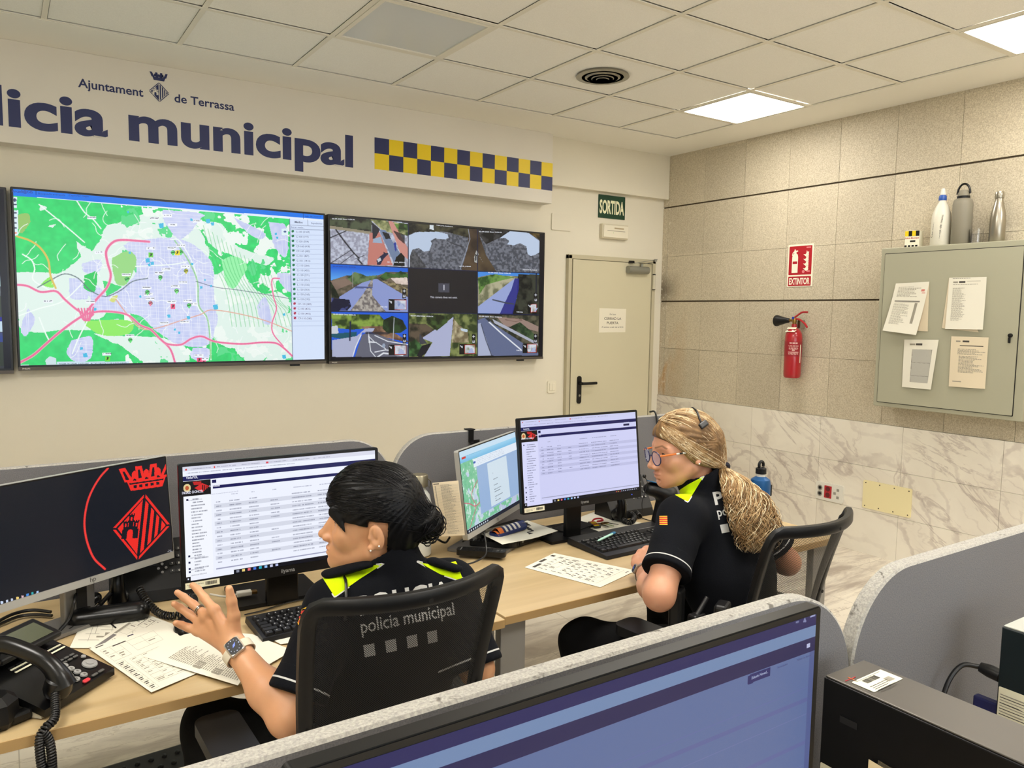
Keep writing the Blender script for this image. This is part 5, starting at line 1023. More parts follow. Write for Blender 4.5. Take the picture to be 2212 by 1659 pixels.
def asset_label(t, M, x, y, w_=.085):
    b = MB(); m2 = M @ Matrix.Translation((0, 0, .0026)); b.prism([(x, y), (x+w_, y), (x+w_, y+.016), (x, y+.016)], .0004, LBL, m2); b.build('asset_label', t)
    b = MB(); rs = random.Random(2); q = x+w_*.58; m3 = M @ Matrix.Translation((0, 0, .0033))
    while q < x+w_*.92: d = rs.choice((.0006, .0012, .0018)); b.prism([(q, y+.004), (q+d, y+.004), (q+d, y+.013), (q, y+.013)], .0002, INK, m3); q += d+rs.choice((.0006, .001))
    text(b, 'Ajuntament de Terrassa', INK, m3, w=w_*.48, x=x+.004, y=y+.009, bold=.0); text(b, '0023176', INK, m3, w=w_*.3, x=x+.008, y=y+.003, bold=0); b.build('barcode', t)
stA = [('VinfoPOL', 184, 376, 298, 366, 26, (236, 238, 255), .012), ('Novedades', 410, 452, 508, 443, 18, (236, 238, 255), .02), ('INGRID DONCEL', 148, 522, 350, 500, 26, (236, 238, 255), .012), ('Escriu aquí per cercar', 268, 1354, 424, 1329, 12, (70, 74, 110), .0), ('Arrastre una columna aquí para agrupar por ella', 412, 526, 684, 493, 9, (120, 124, 150), 0),
       ('ACCESOS DIRECTOS', 204, 586, 338, 570, 9, (60, 64, 100), .0), ('GESTIÓN OPERATIVA', 226, 1138, 364, 1116, 12, (60, 64, 100), 0), ('GESTIÓN INTERNA', 232, 1250, 352, 1230, 12, (60, 64, 100), 0), ('VEHÍCULOS PERSONAS', 236, 1304, 384, 1278, 12, (60, 64, 100), 0)]
t, M, _ = monitor('desk_monitor', 'black monitor with a white records page behind the woman with the bun', (.645, 2.10, 1.007), .55, .335, -.015, .059, (.010, .010, .008, .028), draw_table(0, 0), (640, 360), (360, 950, 4.424), MBK, MBK, flat_stand(.24, .19, .09, MBK, off=-.09), texts=stA, base=(.645, 2.16, DT))
brand(t, M, 'iiyama', -.02, -.158, .038, mat('brand_grey', (140, 140, 140), .4)); asset_label(t, M, -.268, -.160)
stB = [('VinfoPOL', 784, 318, 846, 312, 15, (236, 238, 255), .01), ('Novedades', 906, 374, 960, 370, 9, (236, 238, 255), .02), ('MONTSE LLEIDA', 766, 414, 888, 402, 14, (236, 238, 255), .01), ('Edición Novedades', 1786, 246, 1836, 241, 8, (220, 224, 250), .0), ('Escriu aquí per cercar', 862, 1084, 950, 1074, 9, (70, 74, 110), 0)]
t, M, _ = monitor('desk_monitor', 'black monitor with a white records page in front of the blonde woman', (1.761, 2.186, 1.046), .55, .335, -.007, .1186, (.010, .010, .008, .028), draw_table(0, 1), (560, 316), (960, 860, 4.608), MBK, MBK, flat_stand(.24, .19, .07, MBK, off=-.06), texts=stB, base=(1.77, 2.25, DT))
brand(t, M, 'iiyama', -.02, -.158, .036, MATS['brand_grey']); asset_label(t, M, -.268, -.161); b = MB(); b.box((.225, -.153, .0028), (.003, .003, .001), emit('led_blue', (60, 90, 255), 2), 0, M); b.build('power_light', t)
def draw_word(cv):
    W, H = cv.W, cv.H; n1 = vnoise(H, W, 12, 41, 4); n3 = vnoise(H, W, 40, 42, 3); Yg, Xg = np.mgrid[0:H, 0:W]
    r = lambda u0, v0, u1, v1: cv.mask([(u0*W, v0*H), (u1*W, v0*H), (u1*W, v1*H), (u0*W, v1*H)], True)
    cv.a[:] = S(176, 198, 226); cv.fill(r(0, 0, 1, .07), (196, 222, 240)); m = r(0, .07, 1, .16); cv.fill(m, (150, 206, 236), (104, 178, 222), (Yg/H-.07)/.09)
    m = r(0, .14, .27, .95) | r(0, .86, 1, .95); cv.fill(m, (112, 188, 146), (140, 204, 166), n3*1.6-.3); cv.fill(m & (n1 > .62), (190, 206, 226)); cv.fill(m & (n3 > .66), (206, 226, 220))
    cv.fill(m & (Xg > W*.5) & (n1 > .5), (186, 194, 222))
    for pts in ([(0, .62), (.08, .66), (.16, .72), (.26, .70)], [(.02, .98), (.12, .82), (.17, .72), (.12, .56), (.26, .40)]): 
        o = cv.conv; cv.conv = lambda x, y: (x, y); cv.line(pts, 2.4, (206, 84, 116), .9, m, 4); cv.conv = o
    cv.fill(r(.20, .145, 1, .25), (222, 232, 244)); cv.fill(r(.24, .25, 1, .86), (150, 178, 216)); cv.fill(r(.42, .27, .78, .84), (206, 222, 234)); cv.fill(r(.20, .175, .235, .205), (60, 96, 180)); cv.fill(r(.03, .075, .09, .10), (206, 60, 50))
    o = cv.conv; cv.conv = lambda x, y: (x, y); rs = random.Random(3)
    for k in range(4): cv.scribble(.26, .165+k*.02, .75, .008, (90, 110, 150), .5, .6, k)
    for k, (y, w_) in enumerate(((.42, .01), (.50, .08), (.58, .07), (.64, .13), (.67, .10), (.73, .14), (.76, .02), (.79, .10))): cv.scribble(.50, y, .50+w_, .012, (40, 50, 70), .95, .8, k+9)
    cv.scribble(.11, .078, .35, .008, (90, 110, 150), .8, .6, 30); cv.conv = o
    cv.fill(r(0, .955, 1, 1), (26, 32, 48))
    for k in range(10): cv.fill(r(.02+k*.034, .968, .035+k*.034, .99), (200, 210, 220))
t, M, mg = monitor('desk_monitor', 'silver framed monitor with a map and document, turned towards the blonde woman', (1.45, 2.305, .977), .50, .297, .602, .126, (.004, .005, .005, .0205), draw_word, (340, 192), (960, 860, 4.608), HPG, HPG, flat_stand(.24, .205, .08, STG, off=.035), back=.03, base=(1.40, 2.37, DT))
brand(t, M, 'hp', -.008, -.142, .016, INK, 0)
def draw_near(cv):
    W, H = cv.W, cv.H; cv.a[:] = S(88, 106, 152); Yg, Xg = np.mgrid[0:H, 0:W]
    r = lambda u0, v0, u1, v1: cv.mask([(u0*W, v0*H), (u1*W, v0*H), (u1*W, v1*H), (u0*W, v1*H)], True)
    cv.fill(r(0, 0, 1, .040), (22, 22, 86)); cv.fill(r(0, .040, 1, .082), (108, 132, 172)); cv.fill(r(0, .082, 1, .133), (20, 20, 78)); cv.poly([(248, 1590), (578, 1455), (578, 1590), (245, 1720)], (28, 32, 96))
    for v0, v1, c in ((.26, .264, (92, 104, 158)), (.30, .315, (88, 98, 150)), (.36, .364, (98, 110, 160)), (.46, .475, (90, 100, 152)), (.55, .554, (96, 108, 158))): cv.fill(r(.0, v0, 1, v1), c)
    cv.fill(r(.985, .133, 1, 1), (78, 90, 140)); cv.line([(1185, 705), (1245, 685)], 2, (150, 156, 196)); cv.line([(1095, 735), (1110, 775), (1080, 780), (1095, 735)], 1.5, (130, 136, 180)); cv.line([(970, 790), (1000, 782)], 2, (120, 126, 170)); cv.fill(r(.975, .10, .985, .115), (180, 186, 220))
stN = [('Edición Noved...', 296, 1640, 540, 1540, 44, (170, 180, 214), .01), ('Novedades', 684, 1480, 832, 1420, 30, (50, 56, 110), .004), ('Tablón de Avisos', 974, 1368, 1182, 1290, 30, (50, 56, 110), .004)]
t, M, _ = monitor('desk_monitor', 'closest black monitor at the bottom of the picture with a bluish page', (.474, .530, 1.062), .626, .356, 0, .0, (.010, .010, .008, .022), draw_near, (600, 330), (1580, 1230, 6.9125), MBK, MBK, flat_stand(.24, .2, .09, MBK, off=.0), texts=stN, base=(.487, .56, DT))

# ------------------------------------------------------------------ keyboards
KEY = mat('key_black', (20, 20, 21), .4); KBK = mat('keyboard_black', (24, 24, 26), .42)
def keyboard(label, a, b_, dpt, zt, led=False, tall=.022):
    """a, b_ = world points of the near-left and near-right corners"""
    a, b_ = Vector(a), Vector(b_); X = (b_-a); X.z = 0; L = X.length; X.normalize(); Yv = Vector((-X.y, X.x, 0)); ang = math.atan2(X.y, X.x)
    o = a+X*L/2+Yv*dpt/2; o.z = zt; t = thing('computer_keyboard', label, 'keyboard', o, ang, group='black desk keyboards')
    b = MB(); V = [(-L/2, -dpt/2, .001), (L/2, -dpt/2, .001), (L/2, dpt/2, .004), (-L/2, dpt/2, .004), (-L/2+.002, -dpt/2+.003, .012), (L/2-.002, -dpt/2+.003, .012), (L/2-.002, dpt/2-.002, tall+.004), (-L/2+.002, dpt/2-.002, tall+.004)]
    b.add(V, [(0, 3, 2, 1), (4, 5, 6, 7), (0, 1, 5, 4), (1, 2, 6, 5), (2, 3, 7, 6), (3, 0, 4, 7)], KBK)
    if dpt > .17: b.add([(-L/2+.004, .052, 0), (L/2-.004, .052, 0), (L/2-.004, .054, .0), (-L/2+.004, .054, 0)], [(0, 1, 2, 3)], HPG, Matrix.Translation((0, 0, .0232)))
    b.build('case', t)
    slope = (tall+.004-.012)/(dpt-.005); y0 = -dpt/2+(.045 if dpt > .17 else .018); u = (L-.022)/22.6; protos = {}
    rows = [(0, [1.25, 1.25, 1.25, 6.25, 1.25, 1.25, 1.25, 1.25]), (1, [2.25]+[1]*10+[2.75]), (2, [1.75]+[1]*11+[2.25]), (3, [1.5]+[1]*12+[1.5]), (4, [1]*13+[2]), (5.35, [1, -1, 1, 1, 1, 1, -.5, 1, 1, 1, 1, -.5, 1, 1, 1, 1])]
    nk = 0
    for rr, ks in rows:
        x = -L/2+.011
        ks = list(ks); full = sum(abs(k) for k in ks); ks += [-.3] ; ks += {0: [1, 1, 1, -.3, 2, 1, 1], 1: [-1, 1, -1, -.3, 1, 1, 1], 2: [-3.3, 1, 1, 1, 1], 3: [1, 1, 1, -.3, 1, 1, 1], 4: [1, 1, 1, -.3, 1, 1, 1, 1], 5.35: [1, 1, 1]}[rr]
        for k in ks:
            if k > 0 and nk < 100:
                key = k
                if key not in protos:
                    kb = MB(); w_, d_ = k*u-.0022, .0165; kb.add([(-w_/2, -d_/2, 0), (w_/2, -d_/2, 0), (w_/2, d_/2, 0), (-w_/2, d_/2, 0), (-w_/2+.0018, -d_/2+.002, .0065), (w_/2-.0018, -d_/2+.002, .0065), (w_/2-.0018, d_/2-.001, .0072), (-w_/2+.0018, d_/2-.001, .0072)], [(4, 5, 6, 7), (0, 1, 5, 4), (1, 2, 6, 5), (2, 3, 7, 6), (3, 0, 4, 7)], KEY)
                    if k <= 1.3: kb.add([(-.0035, -.001, .0072), (-.0008, -.001, .0072), (-.0008, .0035, .0075), (-.0035, .0035, .0075)], [(0, 1, 2, 3)], mat('key_legend', (150, 150, 150), .5))
                    protos[key] = kb.build('key', t); kk = protos[key]
                else: kk = protos[key].copy(); COL.objects.link(kk); kk.parent = t
                yy = y0+rr*.0188; kk.location = (x+k*u/2, yy, .0125+(yy+dpt/2)*slope); kk.rotation_euler = (slope, 0, 0); nk += 1
            x += abs(k)*u
    return t
kb1 = keyboard('slim black keyboard in front of the woman with the bun', atz(567, 1391, DT), atz(567, 1391, DT)+Vector((.43, .012, 0)), .150, DT, tall=.016)
kb2 = keyboard('wide black keyboard with a pen on it in front of the blonde woman', atz(1311, 1210, DT), atz(1311, 1210, DT)+Vector((.465, .012, 0)), .215, DT)
for f in (0,):
    t = thing('ballpoint_pen', 'pale green ballpoint pen lying on the back of the wide keyboard', 'pen', (1.805, 2.095, DT+.034), .38); b = MB(); b.tube([(-.065, 0, 0), (-.055, 0, 0), (.045, 0, .0), (.05, 0, 0)], [.0015, .0045, .0048, .004], mat('pen_mint', (176, 222, 206), .35), 12); b.build('barrel', t)
    b = MB(); b.tube([(.045, 0, 0), (.066, 0, 0), (.070, 0, 0)], [.0048, .0046, .003], mat('pen_blue', (60, 120, 160), .4), 12); b.box((.045, 0, .0058), (.035, .003, .0015), MATS['pen_blue'], .0005); b.build('clip', t)
# ================================================================== THINGS ON THE DESKS
def zt(u, v, z=DT): return atz(u, v, z)
def desk_sheet(label, px, z, m, pr, bow=lambda u, v: 0, name='paper_sheet', grp='papers lying on the desks', cat='paper'):
    q = [zt(*p_, z) for p_ in px]; o_ = q[0].copy(); t = thing(name, label, cat, o_, group=grp); q = [p_-o_ for p_ in q]; Nz = Vector((0, 0, 1))
    grid_sheet(q, Nz, m, .0008, bow, 'sheet', t)
    if pr: print_rects(q, Nz, pr, bow, .0008, 'printing', t)
    return t
def form(u0, v0, u1, v1, nx, ny, seed, m=INK, fill=.8):
    rs = random.Random(seed); o = []; 
    for i in range(ny+1): v = v0+(v1-v0)*i/ny; o.append((u0, v, u1, v+.003, INKL))
    for i in range(nx+1): u = u0+(u1-u0)*i/nx; o.append((u, v0, u+.0025, v1, INKL))
    for i in range(nx):
        for j in range(ny):
            for k in range(2):
                if rs.random() < fill: a = u0+(u1-u0)*(i+.12)/nx; v = v0+(v1-v0)*(j+.25+.33*k)/ny; o.append((a, v, a+(u1-u0)/nx*rs.uniform(.3, .75), v+(v1-v0)/ny*.16, m))
    return o
desk_sheet('ruled form lying alone near the front edge of the blonde woman desk', [(1197, 1195), (1374, 1233), (1297, 1269), (1133, 1226)], DT, WP, [(.02, .12, .07, .2, INK), (.02, .40, .06, .6, INK), (.06, .66, .10, .9, INK)]+form(.12, .1, .90, .9, 9, 6, 3, INK, .6)+[(.95, .1, .96, .2, INK)])
desk_sheet('loose sheet with handwritten sketch behind the telephone', [(182, 1335), (268, 1338), (262, 1400), (150, 1400)], DT, WP, [(u, v, u+a, v+b_, INKL) for u, v, a, b_ in ((.3, .3, .4, .01), (.3, .3, .008, .5), (.4, .25, .01, .3), (.5, .4, .3, .012), (.55, .2, .2, .012), (.62, .5, .1, .2), (.2, .55, .3, .012), (.45, .62, .2, .05), (.75, .2, .008, .6), (.1, .75, .5, .01))])
desk_sheet('form with shaded title lying under the duty sheet left of the hand', [(304, 1322), (425, 1368), (330, 1440), (192, 1398)], DT+.001, WP, [(.06, .62, .12, .97, mat('title_grey', (118, 114, 112), .8)), (.05, .3, .09, .6, INKL), (.33, .05, .34, .9, INKL), (.2, .1, .21, .3, INK)]+textlines(.15, .35, .7, .9, 6, INKL, 3)+form(.1, .05, .5, .55, 3, 4, 8, INKL, .3))
desk_sheet('duty form with boxes and vehicle codes at the front of the desk', [(193, 1402), (352, 1342), (452, 1440), (327, 1496)], DT+.0025, WP, [(.06, .02, .16, .035, INK), (.47, .03, .55, .05, mat('stamp_dark', (60, 56, 80), .8)), (.22, .1, .40, .12, INK)]+form(.06, .10, .30, .36, 2, 2, 4, INKL, .5)+form(.40, .12, .78, .34, 2, 2, 5, INKL, .6)+form(.05, .40, .16, .97, 1, 7, 6, INK, 1)+form(.22, .42, .86, .9, 4, 7, 7, INKL, .55), lambda u, v: .004*math.sin(v*5)*u)
desk_sheet('long printed list under the raised hand', [(307, 1418), (428, 1356), (556, 1428), (514, 1481)], DT+.004, WP, textlines(.12, .62, .22, .98, 34, INKL, 12, .5)+textlines(.1, .3, .5, .9, 2, INKL, 2), lambda u, v: .003*math.sin(u*4))
desk_sheet('blank sheet partly under the bare arm by the front edge', [(432, 1362), (545, 1372), (632, 1407), (572, 1441)], DT+.002, WP, None, lambda u, v: .002*u)
desk_sheet('small sheet with blue handwriting beside the slim keyboard', [(570, 1372), (648, 1340), (690, 1380), (606, 1392)], DT+.0005, WP, [(.2, .35, .4, .38, mat('ink_blue', (96, 92, 190), .7)), (.25, .45, .5, .47, MATS['ink_blue']), (.35, .6, .5, .62, INKL), (.55, .3, .7, .32, INKL)])
desk_sheet('white sheet under the smartphone and the keys', [(1178, 1146), (1283, 1106), (1402, 1134), (1330, 1178)], DT, WP, None, lambda u, v: .003*math.sin(u*3)*math.sin(v*3))
desk_sheet('sheets lying over the small black computer under the striped case', [(1030, 1150), (1140, 1123), (1205, 1148), (1085, 1178)], DT+.037, WP, None, lambda u, v: .003*math.sin(u*5+v*2))
# small computer with papers over it
a = zt(1110, 1186); t = thing('small_computer', 'flat black mini computer with ribbed front under loose sheets', 'computer', (a.x+.09, a.y+.115, DT), .29)
b = MB(); b.box((0, 0, .0185), (.205, .18, .033), KBK, .004); b.build('case', t); b = MB(); b.box((0, -.0912, .0185), (.19, .002, .022), BLK, .001)
for k in range(3): b.box((-.0, -.0925, .010+.008*k), (.19, .0015, .002), KBK)
b.build('ribbed_front', t); b = MB(); b.lathe([(0, 0), (.005, 0), (.005, .002), (0, .002)], MATS['brand_grey'], 12, basis((-.08, -.0925, .02), (1, 0, 0), (0, 0, 1), (0, -1, 0)))
for k in range(3): b.box((-.01+.03*k, -.0935, .018), (.014, .001, .006), DARKGAP)
b.build('port', t)
# glasses case
a = zt(1098, 1142, DT+.05); t = thing('glasses_case', 'open navy glasses case with orange end and white stripes', 'glasses case', (a.x, a.y, DT+.0395), .30)
NV = mat('case_navy', (28, 46, 104), .6); OR = mat('case_orange', (214, 112, 40), .6); WS = mat('case_white', (228, 226, 220), .6)
b = MB()
for i in range(14):
    x0, x1 = -.082+i*.0118, -.082+(i+1)*.0118; mm = OR if i < 3 else (WS if i in (4, 6, 8, 10) else NV)
    P = [(-.024+.048*k/8, .006+.020*math.sin(PI*k/8)*(.55 if i < 1 else 1)) for k in range(9)]
    b.add([(x0, y, z) for y, z in P]+[(x1, y, z) for y, z in P], [(k, k+1, 10+k, 9+k) for k in range(8)], mm, None, True)
b.build('lid', t); b = MB(); b.prism(rrect(.172, .056, .02), .010, NV); b.build('base', t)
b = MB(); b.tube([(.075+.012*math.cos(a), .0+.014*math.sin(a), .02) for a in np.linspace(0, 2*PI, 12)], .0012, MATS['brand_grey'], 6); b.build('spectacle_lens', t)
# smartphone
t = thing('smartphone', 'black smartphone lying face up on the white sheet', 'phone', (*zt(1238, 1142, DT+.005)[:2], DT+.0055), .30+PI/2); b = MB(); b.prism(rrect(.088, .170, .012), .009, BLK); b.build('case', t); b = MB(); b.prism(rrect(.078, .16, .009), .0006, mat('phone_screen', (8, 8, 10), .06), None, .009); b.build('screen', t)
# keys
k0 = zt(1280, 1134, DT+.003); t = thing('key_bunch', 'bunch of keys with orange tag and red strap on the white sheet', 'keys', (k0.x, k0.y, DT+.0045), -.35)
b = MB(); b.box((-.0, -.022, .006), (.030, .075, .008), BLK, .003); b.build('tag', t); b = MB()
for k in range(4): b.box((0, -.048+.017*k, .0105), (.022, .006, .001), OR if k % 2 else YEL)
b.build('tag_marks', t); b = MB(); b.tube(smoothpath([(0, .012, .005), (.02, .035, .012), (.05, .045, .010), (.052, .026, .008), (.025, .014, .008)], 4), .0035, SREDC, 6); b.build('strap', t)
for k in range(3): b = MB(); m_ = mtx((.028+.012*k, -.01-.004*k, .003+.003*k), (0, 0, .3+.25*k)); b.prism(circle(.011, 14), .002, BRASS if k else STEEL, m_); b.box((.0, -.030, .001), (.006, .042, .002), mat('key_green', (140, 160, 110), .5) if k == 1 else STEEL, 0, m_); b.build('key', t)
# remote controls
for k, (u, v, l_) in enumerate(((1040, 1196, 'black remote control nearer the front of two by the silver monitor foot'), (1066, 1176, 'black remote control farther back of two by the silver monitor foot'))):
    a = zt(u, v, DT+.015); t = thing('remote_control', l_, 'remote control', (a.x, a.y, DT+.0115), -.72, group='remote controls by the turned monitor'); b = MB(); b.prism(rrect(.17, .044, .014), .018, BLK); b.build('case', t)
    b = MB(); b.box((-.07, 0, .0185), (.004, .03, .001), MATS['brand_grey'])
    for i in range(9):
        for j in range(3): b.prism(circle(.0035, 8, -.052+.0145*i, -.011+.011*j), .0015, KBK, None, .018)
    b.box((.062, 0, .0185), (.022, .0015, .0008), MATS['brand_grey']); b.build('buttons', t)
# bottles
a = zt(905, 1203); t = thing('glass_bottle', 'frosted white bottle with a wire clip cap behind the dark bun', 'bottle', (a.x+.01, a.y+.02, DT)); FR = mat('frosted_glass', (206, 208, 200), .3)
b = MB(); b.lathe([(0, 0), (.036, 0), (.042, .006), (.042, .185), (.036, .212), (.024, .228), (.022, .240), (0, .240)], FR, 36); b.build('body', t)
b = MB(); b.lathe([(.024, .240), (.030, .242), (.030, .278), (.027, .282), (0, .282)], mat('cap_bronze', (150, 142, 120), .35, .7), 28); b.build('cap', t); b = MB(); b.tube([(.029, 0, .240), (.045, .004, .228), (.047, .005, .253), (.034, .003, .263)], .002, STEEL, 6); b.build('wire_clip', t)
a = atd(1642, 1060, 2.92); t = thing('sports_bottle', 'blue metal sports bottle with black loop cap beside the marble wall', 'bottle', (a.x, a.y, DT)); BL = mat('bottle_blue', (28, 84, 138), .4, .3); dz = a.z-DT
b = MB(); b.lathe([(0, 0), (.034, 0), (.037, .005), (.037, dz+.030), (.034, dz+.044), (.017, dz+.056), (0, dz+.056)], BL, 36); b.build('body', t)
b = MB(); b.lathe([(.017, dz+.055), (.0175, dz+.066), (0, dz+.066)], WHITEP, 24); b.lathe([(.020, dz+.066), (.0195, dz+.086), (.013, dz+.09), (0, dz+.09)], BLK, 24); b.tube([(.012*math.cos(a_), 0, dz+.098+.014*math.sin(a_)) for a_ in np.linspace(-.5, PI+.5, 14)], .0055, BLK, 8); b.build('cap', t)
b = MB(); b.box((.040, -.01, dz+.0), (.012, .02, .045), BLK, .004); b.build('clip', t)
# typed list clipped to the turned monitor
q = [atd(934, 1043, 2.49), atd(990, 1038, 2.47), atd(1004, 1156, 2.45), atd(953, 1159, 2.49)]; o_ = q[0].copy(); t = thing('phone_list', 'yellowish typed list clipped to the left edge of the turned monitor', 'paper', o_); q = [p_-o_ for p_ in q]; Nn = (q[3]-q[0]).cross(q[1]-q[0]).normalized()
grid_sheet(q, Nn, CP, .0008, lambda u, v: .002*math.sin(v*6), 'sheet', t); print_rects(q, Nn, [(.03, .02, .25, .035, INK)]+textlines(.3, .85, .05, .97, 44, INKL, 21, .5)+[(.08, .06, .11, .97, INKL)]+[(.02, .06+.0208*k, .98, .063+.0208*k, INKL) for k in range(44)], lambda u, v: .002*math.sin(v*6), .0008, 'printing', t)

# ------------------------------------------------------------------ telephones
HS = mat('handset_black', (8, 8, 9), .28, spec=.4); CORD = mat('cord_black', (16, 16, 17), .4); BTN = mat('button_grey', (150, 150, 148), .35); LCD = mat('phone_lcd', (70, 74, 52), .2)
def handset(parent, M, L=.205):
    b = MB(); P = smoothpath([(0, -L/2, .0), (0, -L/2+.02, .022), (0, -L*.2, .040), (0, L*.2, .040), (0, L/2-.02, .022), (0, L/2, .0)], 4)
    n = len(P); b.tube([M @ p_ for p_ in P], [.026-.009*math.sin(PI*i/(n-1)) for i in range(n)], mat('handset_black', (15, 15, 16), .18), 18)
    for s_ in (-1, 1): b.lathe([(0, -.012), (.024, -.012), (.028, 0), (.026, .022), (.012, .034), (0, .036)], MATS['handset_black'], 24, M @ Matrix.Translation((0, s_*(L/2-.012), -.008)))
    return b.build('handset', parent)
# telephone at the lower left
A_, B_ = Vector((.048, 1.768, 0)), Vector((.187, 1.902, 0)); ang = math.atan2(B_.y-A_.y, B_.x-A_.x)
cxy = (A_+B_)/2; t = thing('desk_telephone', 'black desk telephone with display and round keys at the lower left', 'telephone', (cxy.x, cxy.y, DT), ang, group='black desk telephones')
b = MB(); hw = .098; b.add([(-hw, 0, .004), (hw, 0, .004), (hw, .235, .074), (-hw, .235, .074), (-hw, 0, .020), (hw, 0, .020), (hw, .235, .090), (-hw, .235, .090)], [(0, 3, 2, 1), (4, 5, 6, 7), (0, 1, 5, 4), (1, 2, 6, 5), (2, 3, 7, 6), (3, 0, 4, 7)], MATS['handset_black']); b.build('body', t)
b = MB(); b.add([(-hw+.001, .01, 0), (-hw+.001, .215, 0), (-hw+.001, .20, .066), (-hw+.001, .01, .008), (hw-.006, .02, 0), (hw-.006, .215, 0), (hw-.006, .20, .062), (hw-.006, .02, .008)], [(0, 1, 2, 3), (4, 7, 6, 5), (0, 3, 7, 4), (1, 5, 6, 2), (0, 4, 5, 1), (2, 6, 7, 3)], mat('stand_pale', (176, 172, 158), .5)); b.build('foot', t)
sl = math.atan2(.07, .235); Mk = Matrix.Translation((.004, -.004, .0205)) @ Matrix.Rotation(sl, 4, 'X')
b = MB(); b.box((.012, .195, .022), (.165, .085, .014), MBK, .005, Mk @ Matrix.Translation((0, 0, .0)) ); b.build('display_housing', t)
b = MB(); b.box((.016, .192, .0295), (.125, .056, .001), LCD, 0, Mk); b.build('display', t); b = MB(); text(b, 'NEC', WHITEP, Mk @ Matrix.Translation((-.03, .224, .0297)), w=.016, bold=.02); b.build('brand_mark', t)
for i in range(4):
    for j in range(3): 
        b = MB(); m_ = Mk @ Matrix.Translation((-.0125+.0215*j, .030+.0170*(3-i), 0)); b.lathe([(0, 0), (.0078, 0), (.0072, .0035), (0, .004)], BTN, 18, m_); text(b, '123456789*0#'[i*3+j], INK, m_ @ Matrix.Translation((-.002, -.003, .0042)), h=.006, bold=.01); b.build('key', t)
b = MB(); m_ = Mk @ Matrix.Translation((.070, .050, 0)); b.lathe([(0, 0), (.0165, 0), (.0155, .003), (.008, .004), (.008, .0055), (0, .0055)], BTN, 28, m_); b.build('navigation_key', t)
b = MB(); b.prism(rrect(.018, .009, .004), .003, mat('red_key', (206, 60, 70), .35), Mk @ Matrix.Translation((.018, .012, 0))); b.build('red_key', t)
b = MB()
for k in range(6): b.prism(rrect(.0125, .0055, .002), .0025, mat('soft_key', (86, 86, 84), .4), Mk @ Matrix.Translation((.040+.0155*(k % 3) if k < 3 else .040+.0155*(k % 3), .090+.010*(k//3), 0)))
for k in range(2): b.prism(rrect(.016, .006, .002), .0025, MATS['soft_key'], Mk @ Matrix.Translation((.045+.019*k, .014, 0)))
b.lathe([(0, 0), (.0055, 0), (.005, .003), (0, .003)], BTN, 16, Mk @ Matrix.Translation((.082, .078, 0))); b.build('function_key', t)
b = MB()
for r_ in range(2):
    b.box((.02, .146-.012*r_, .0006), (.135, .0045, .0008), LBL, 0, Mk)
    for k in range(8): b.prism(rrect(.014, .004, .001), .002, KBK, Mk @ Matrix.Translation((-.040+.017*k, .152-.012*r_, 0)))
b.build('line_keys', t)
handset(t, Mk @ mtx((-.066, .105, .030), (0, 0, .06)), .20)
# coiled cord hanging over the edge
c0 = t.matrix_basis @ Vector((-.07, .0, .05)); th = thing('coiled_cord', 'black coiled telephone cord hanging over the front desk edge', 'cord', c0)
b = MB(); pts = [c0, zt(118, 1550, DT+.02), zt(98, 1572, DT+.012), aty(86, 1596, YD-.030), aty(88, 1640, YD-.034), aty(96, 1690, YD-.034), aty(100, 1745, YD-.03), aty(112, 1700, YD-.034), aty(112, 1640, YD-.036), aty(106, 1600, YD-.030), aty(92, 1580, YD-.03)]
coil([p_-c0 for p_ in pts],   .0070, .0024, 78, CORD, b, 6, 10); b.build('cord', th)
# headset adapter and plug left of the telephone
t = thing('headset_box', 'faceted black box with pale line markings beside the telephone handset', 'headset box', (-.040, 1.798, DT), .6); b = MB(); b.lathe([(0, 0), (.040, 0), (.046, .012), (.044, .048), (.026, .062), (0, .062)], BLK, 8, smooth=False); b.build('housing', t)
b = MB(); b.box((.012, .0, .0555), (.030, .001, .001), WHITEP, 0, mtx((0, 0, 0), (0, .35, .3))); b.box((-.006, -.012, .0585), (.001, .02, .001), WHITEP); b.build('marking', t)
a = zt(42, 1546, DT+.01); t = thing('cable_joiner', 'small black cable joiner on the desk at the lower left edge', 'cable joiner', (a.x, a.y, DT), .4); b = MB(); b.box((0, 0, .010), (.040, .026, .020), BLK, .005); b.build('body', t)
b = MB(); b.tube(smoothpath([(.02, 0, .01), (.045, -.012, .012), (.06, -.035, .012)], 5), .0022, MBK, 8); b.tube(smoothpath([(-.02, .0, .008), (-.05, -.02, .003), (-.09, -.03, .003)], 5), .0015, MBK, 6); b.tube(smoothpath([(0, .012, .01), (-.02, .05, .02), (-.025, .09, .045)], 5), .0022, MBK, 8); b.build('lead', t)
# cables under the left monitor
def cable(label, pts, r, mm=CORD, n=8):
    o_ = Vector(pts[0]); t = thing('cable', label, 'cable', o_); b = MB(); b.tube([p_-o_ for p_ in smoothpath(pts, 7)], r, mm, n); b.build('lead', t); return t
cable('black cable curving down from the crest monitor to its foot', [zt(170, 1262, DT+.10), zt(160, 1300, DT+.07), zt(150, 1335, DT+.03), zt(120, 1372, DT+.006)], .0045)
cable('black cable looping right of the crest monitor foot', [zt(178, 1262, DT+.10), zt(182, 1284, DT+.07), zt(205, 1300, DT+.03), zt(235, 1290, DT+.04), zt(248, 1262, DT+.07)], .0045)
cable('thick black cable crossing the papers behind the telephone', [zt(240, 1280, DT+.06), zt(205, 1318, DT+.02), zt(175, 1345, DT+.006), zt(150, 1362, DT+.005)], .006)
cable('thin black cable running down to the printed forms', [zt(216, 1290, DT+.06), zt(218, 1320, DT+.02), zt(232, 1340, DT+.004), zt(250, 1356, DT+.003)], .002)
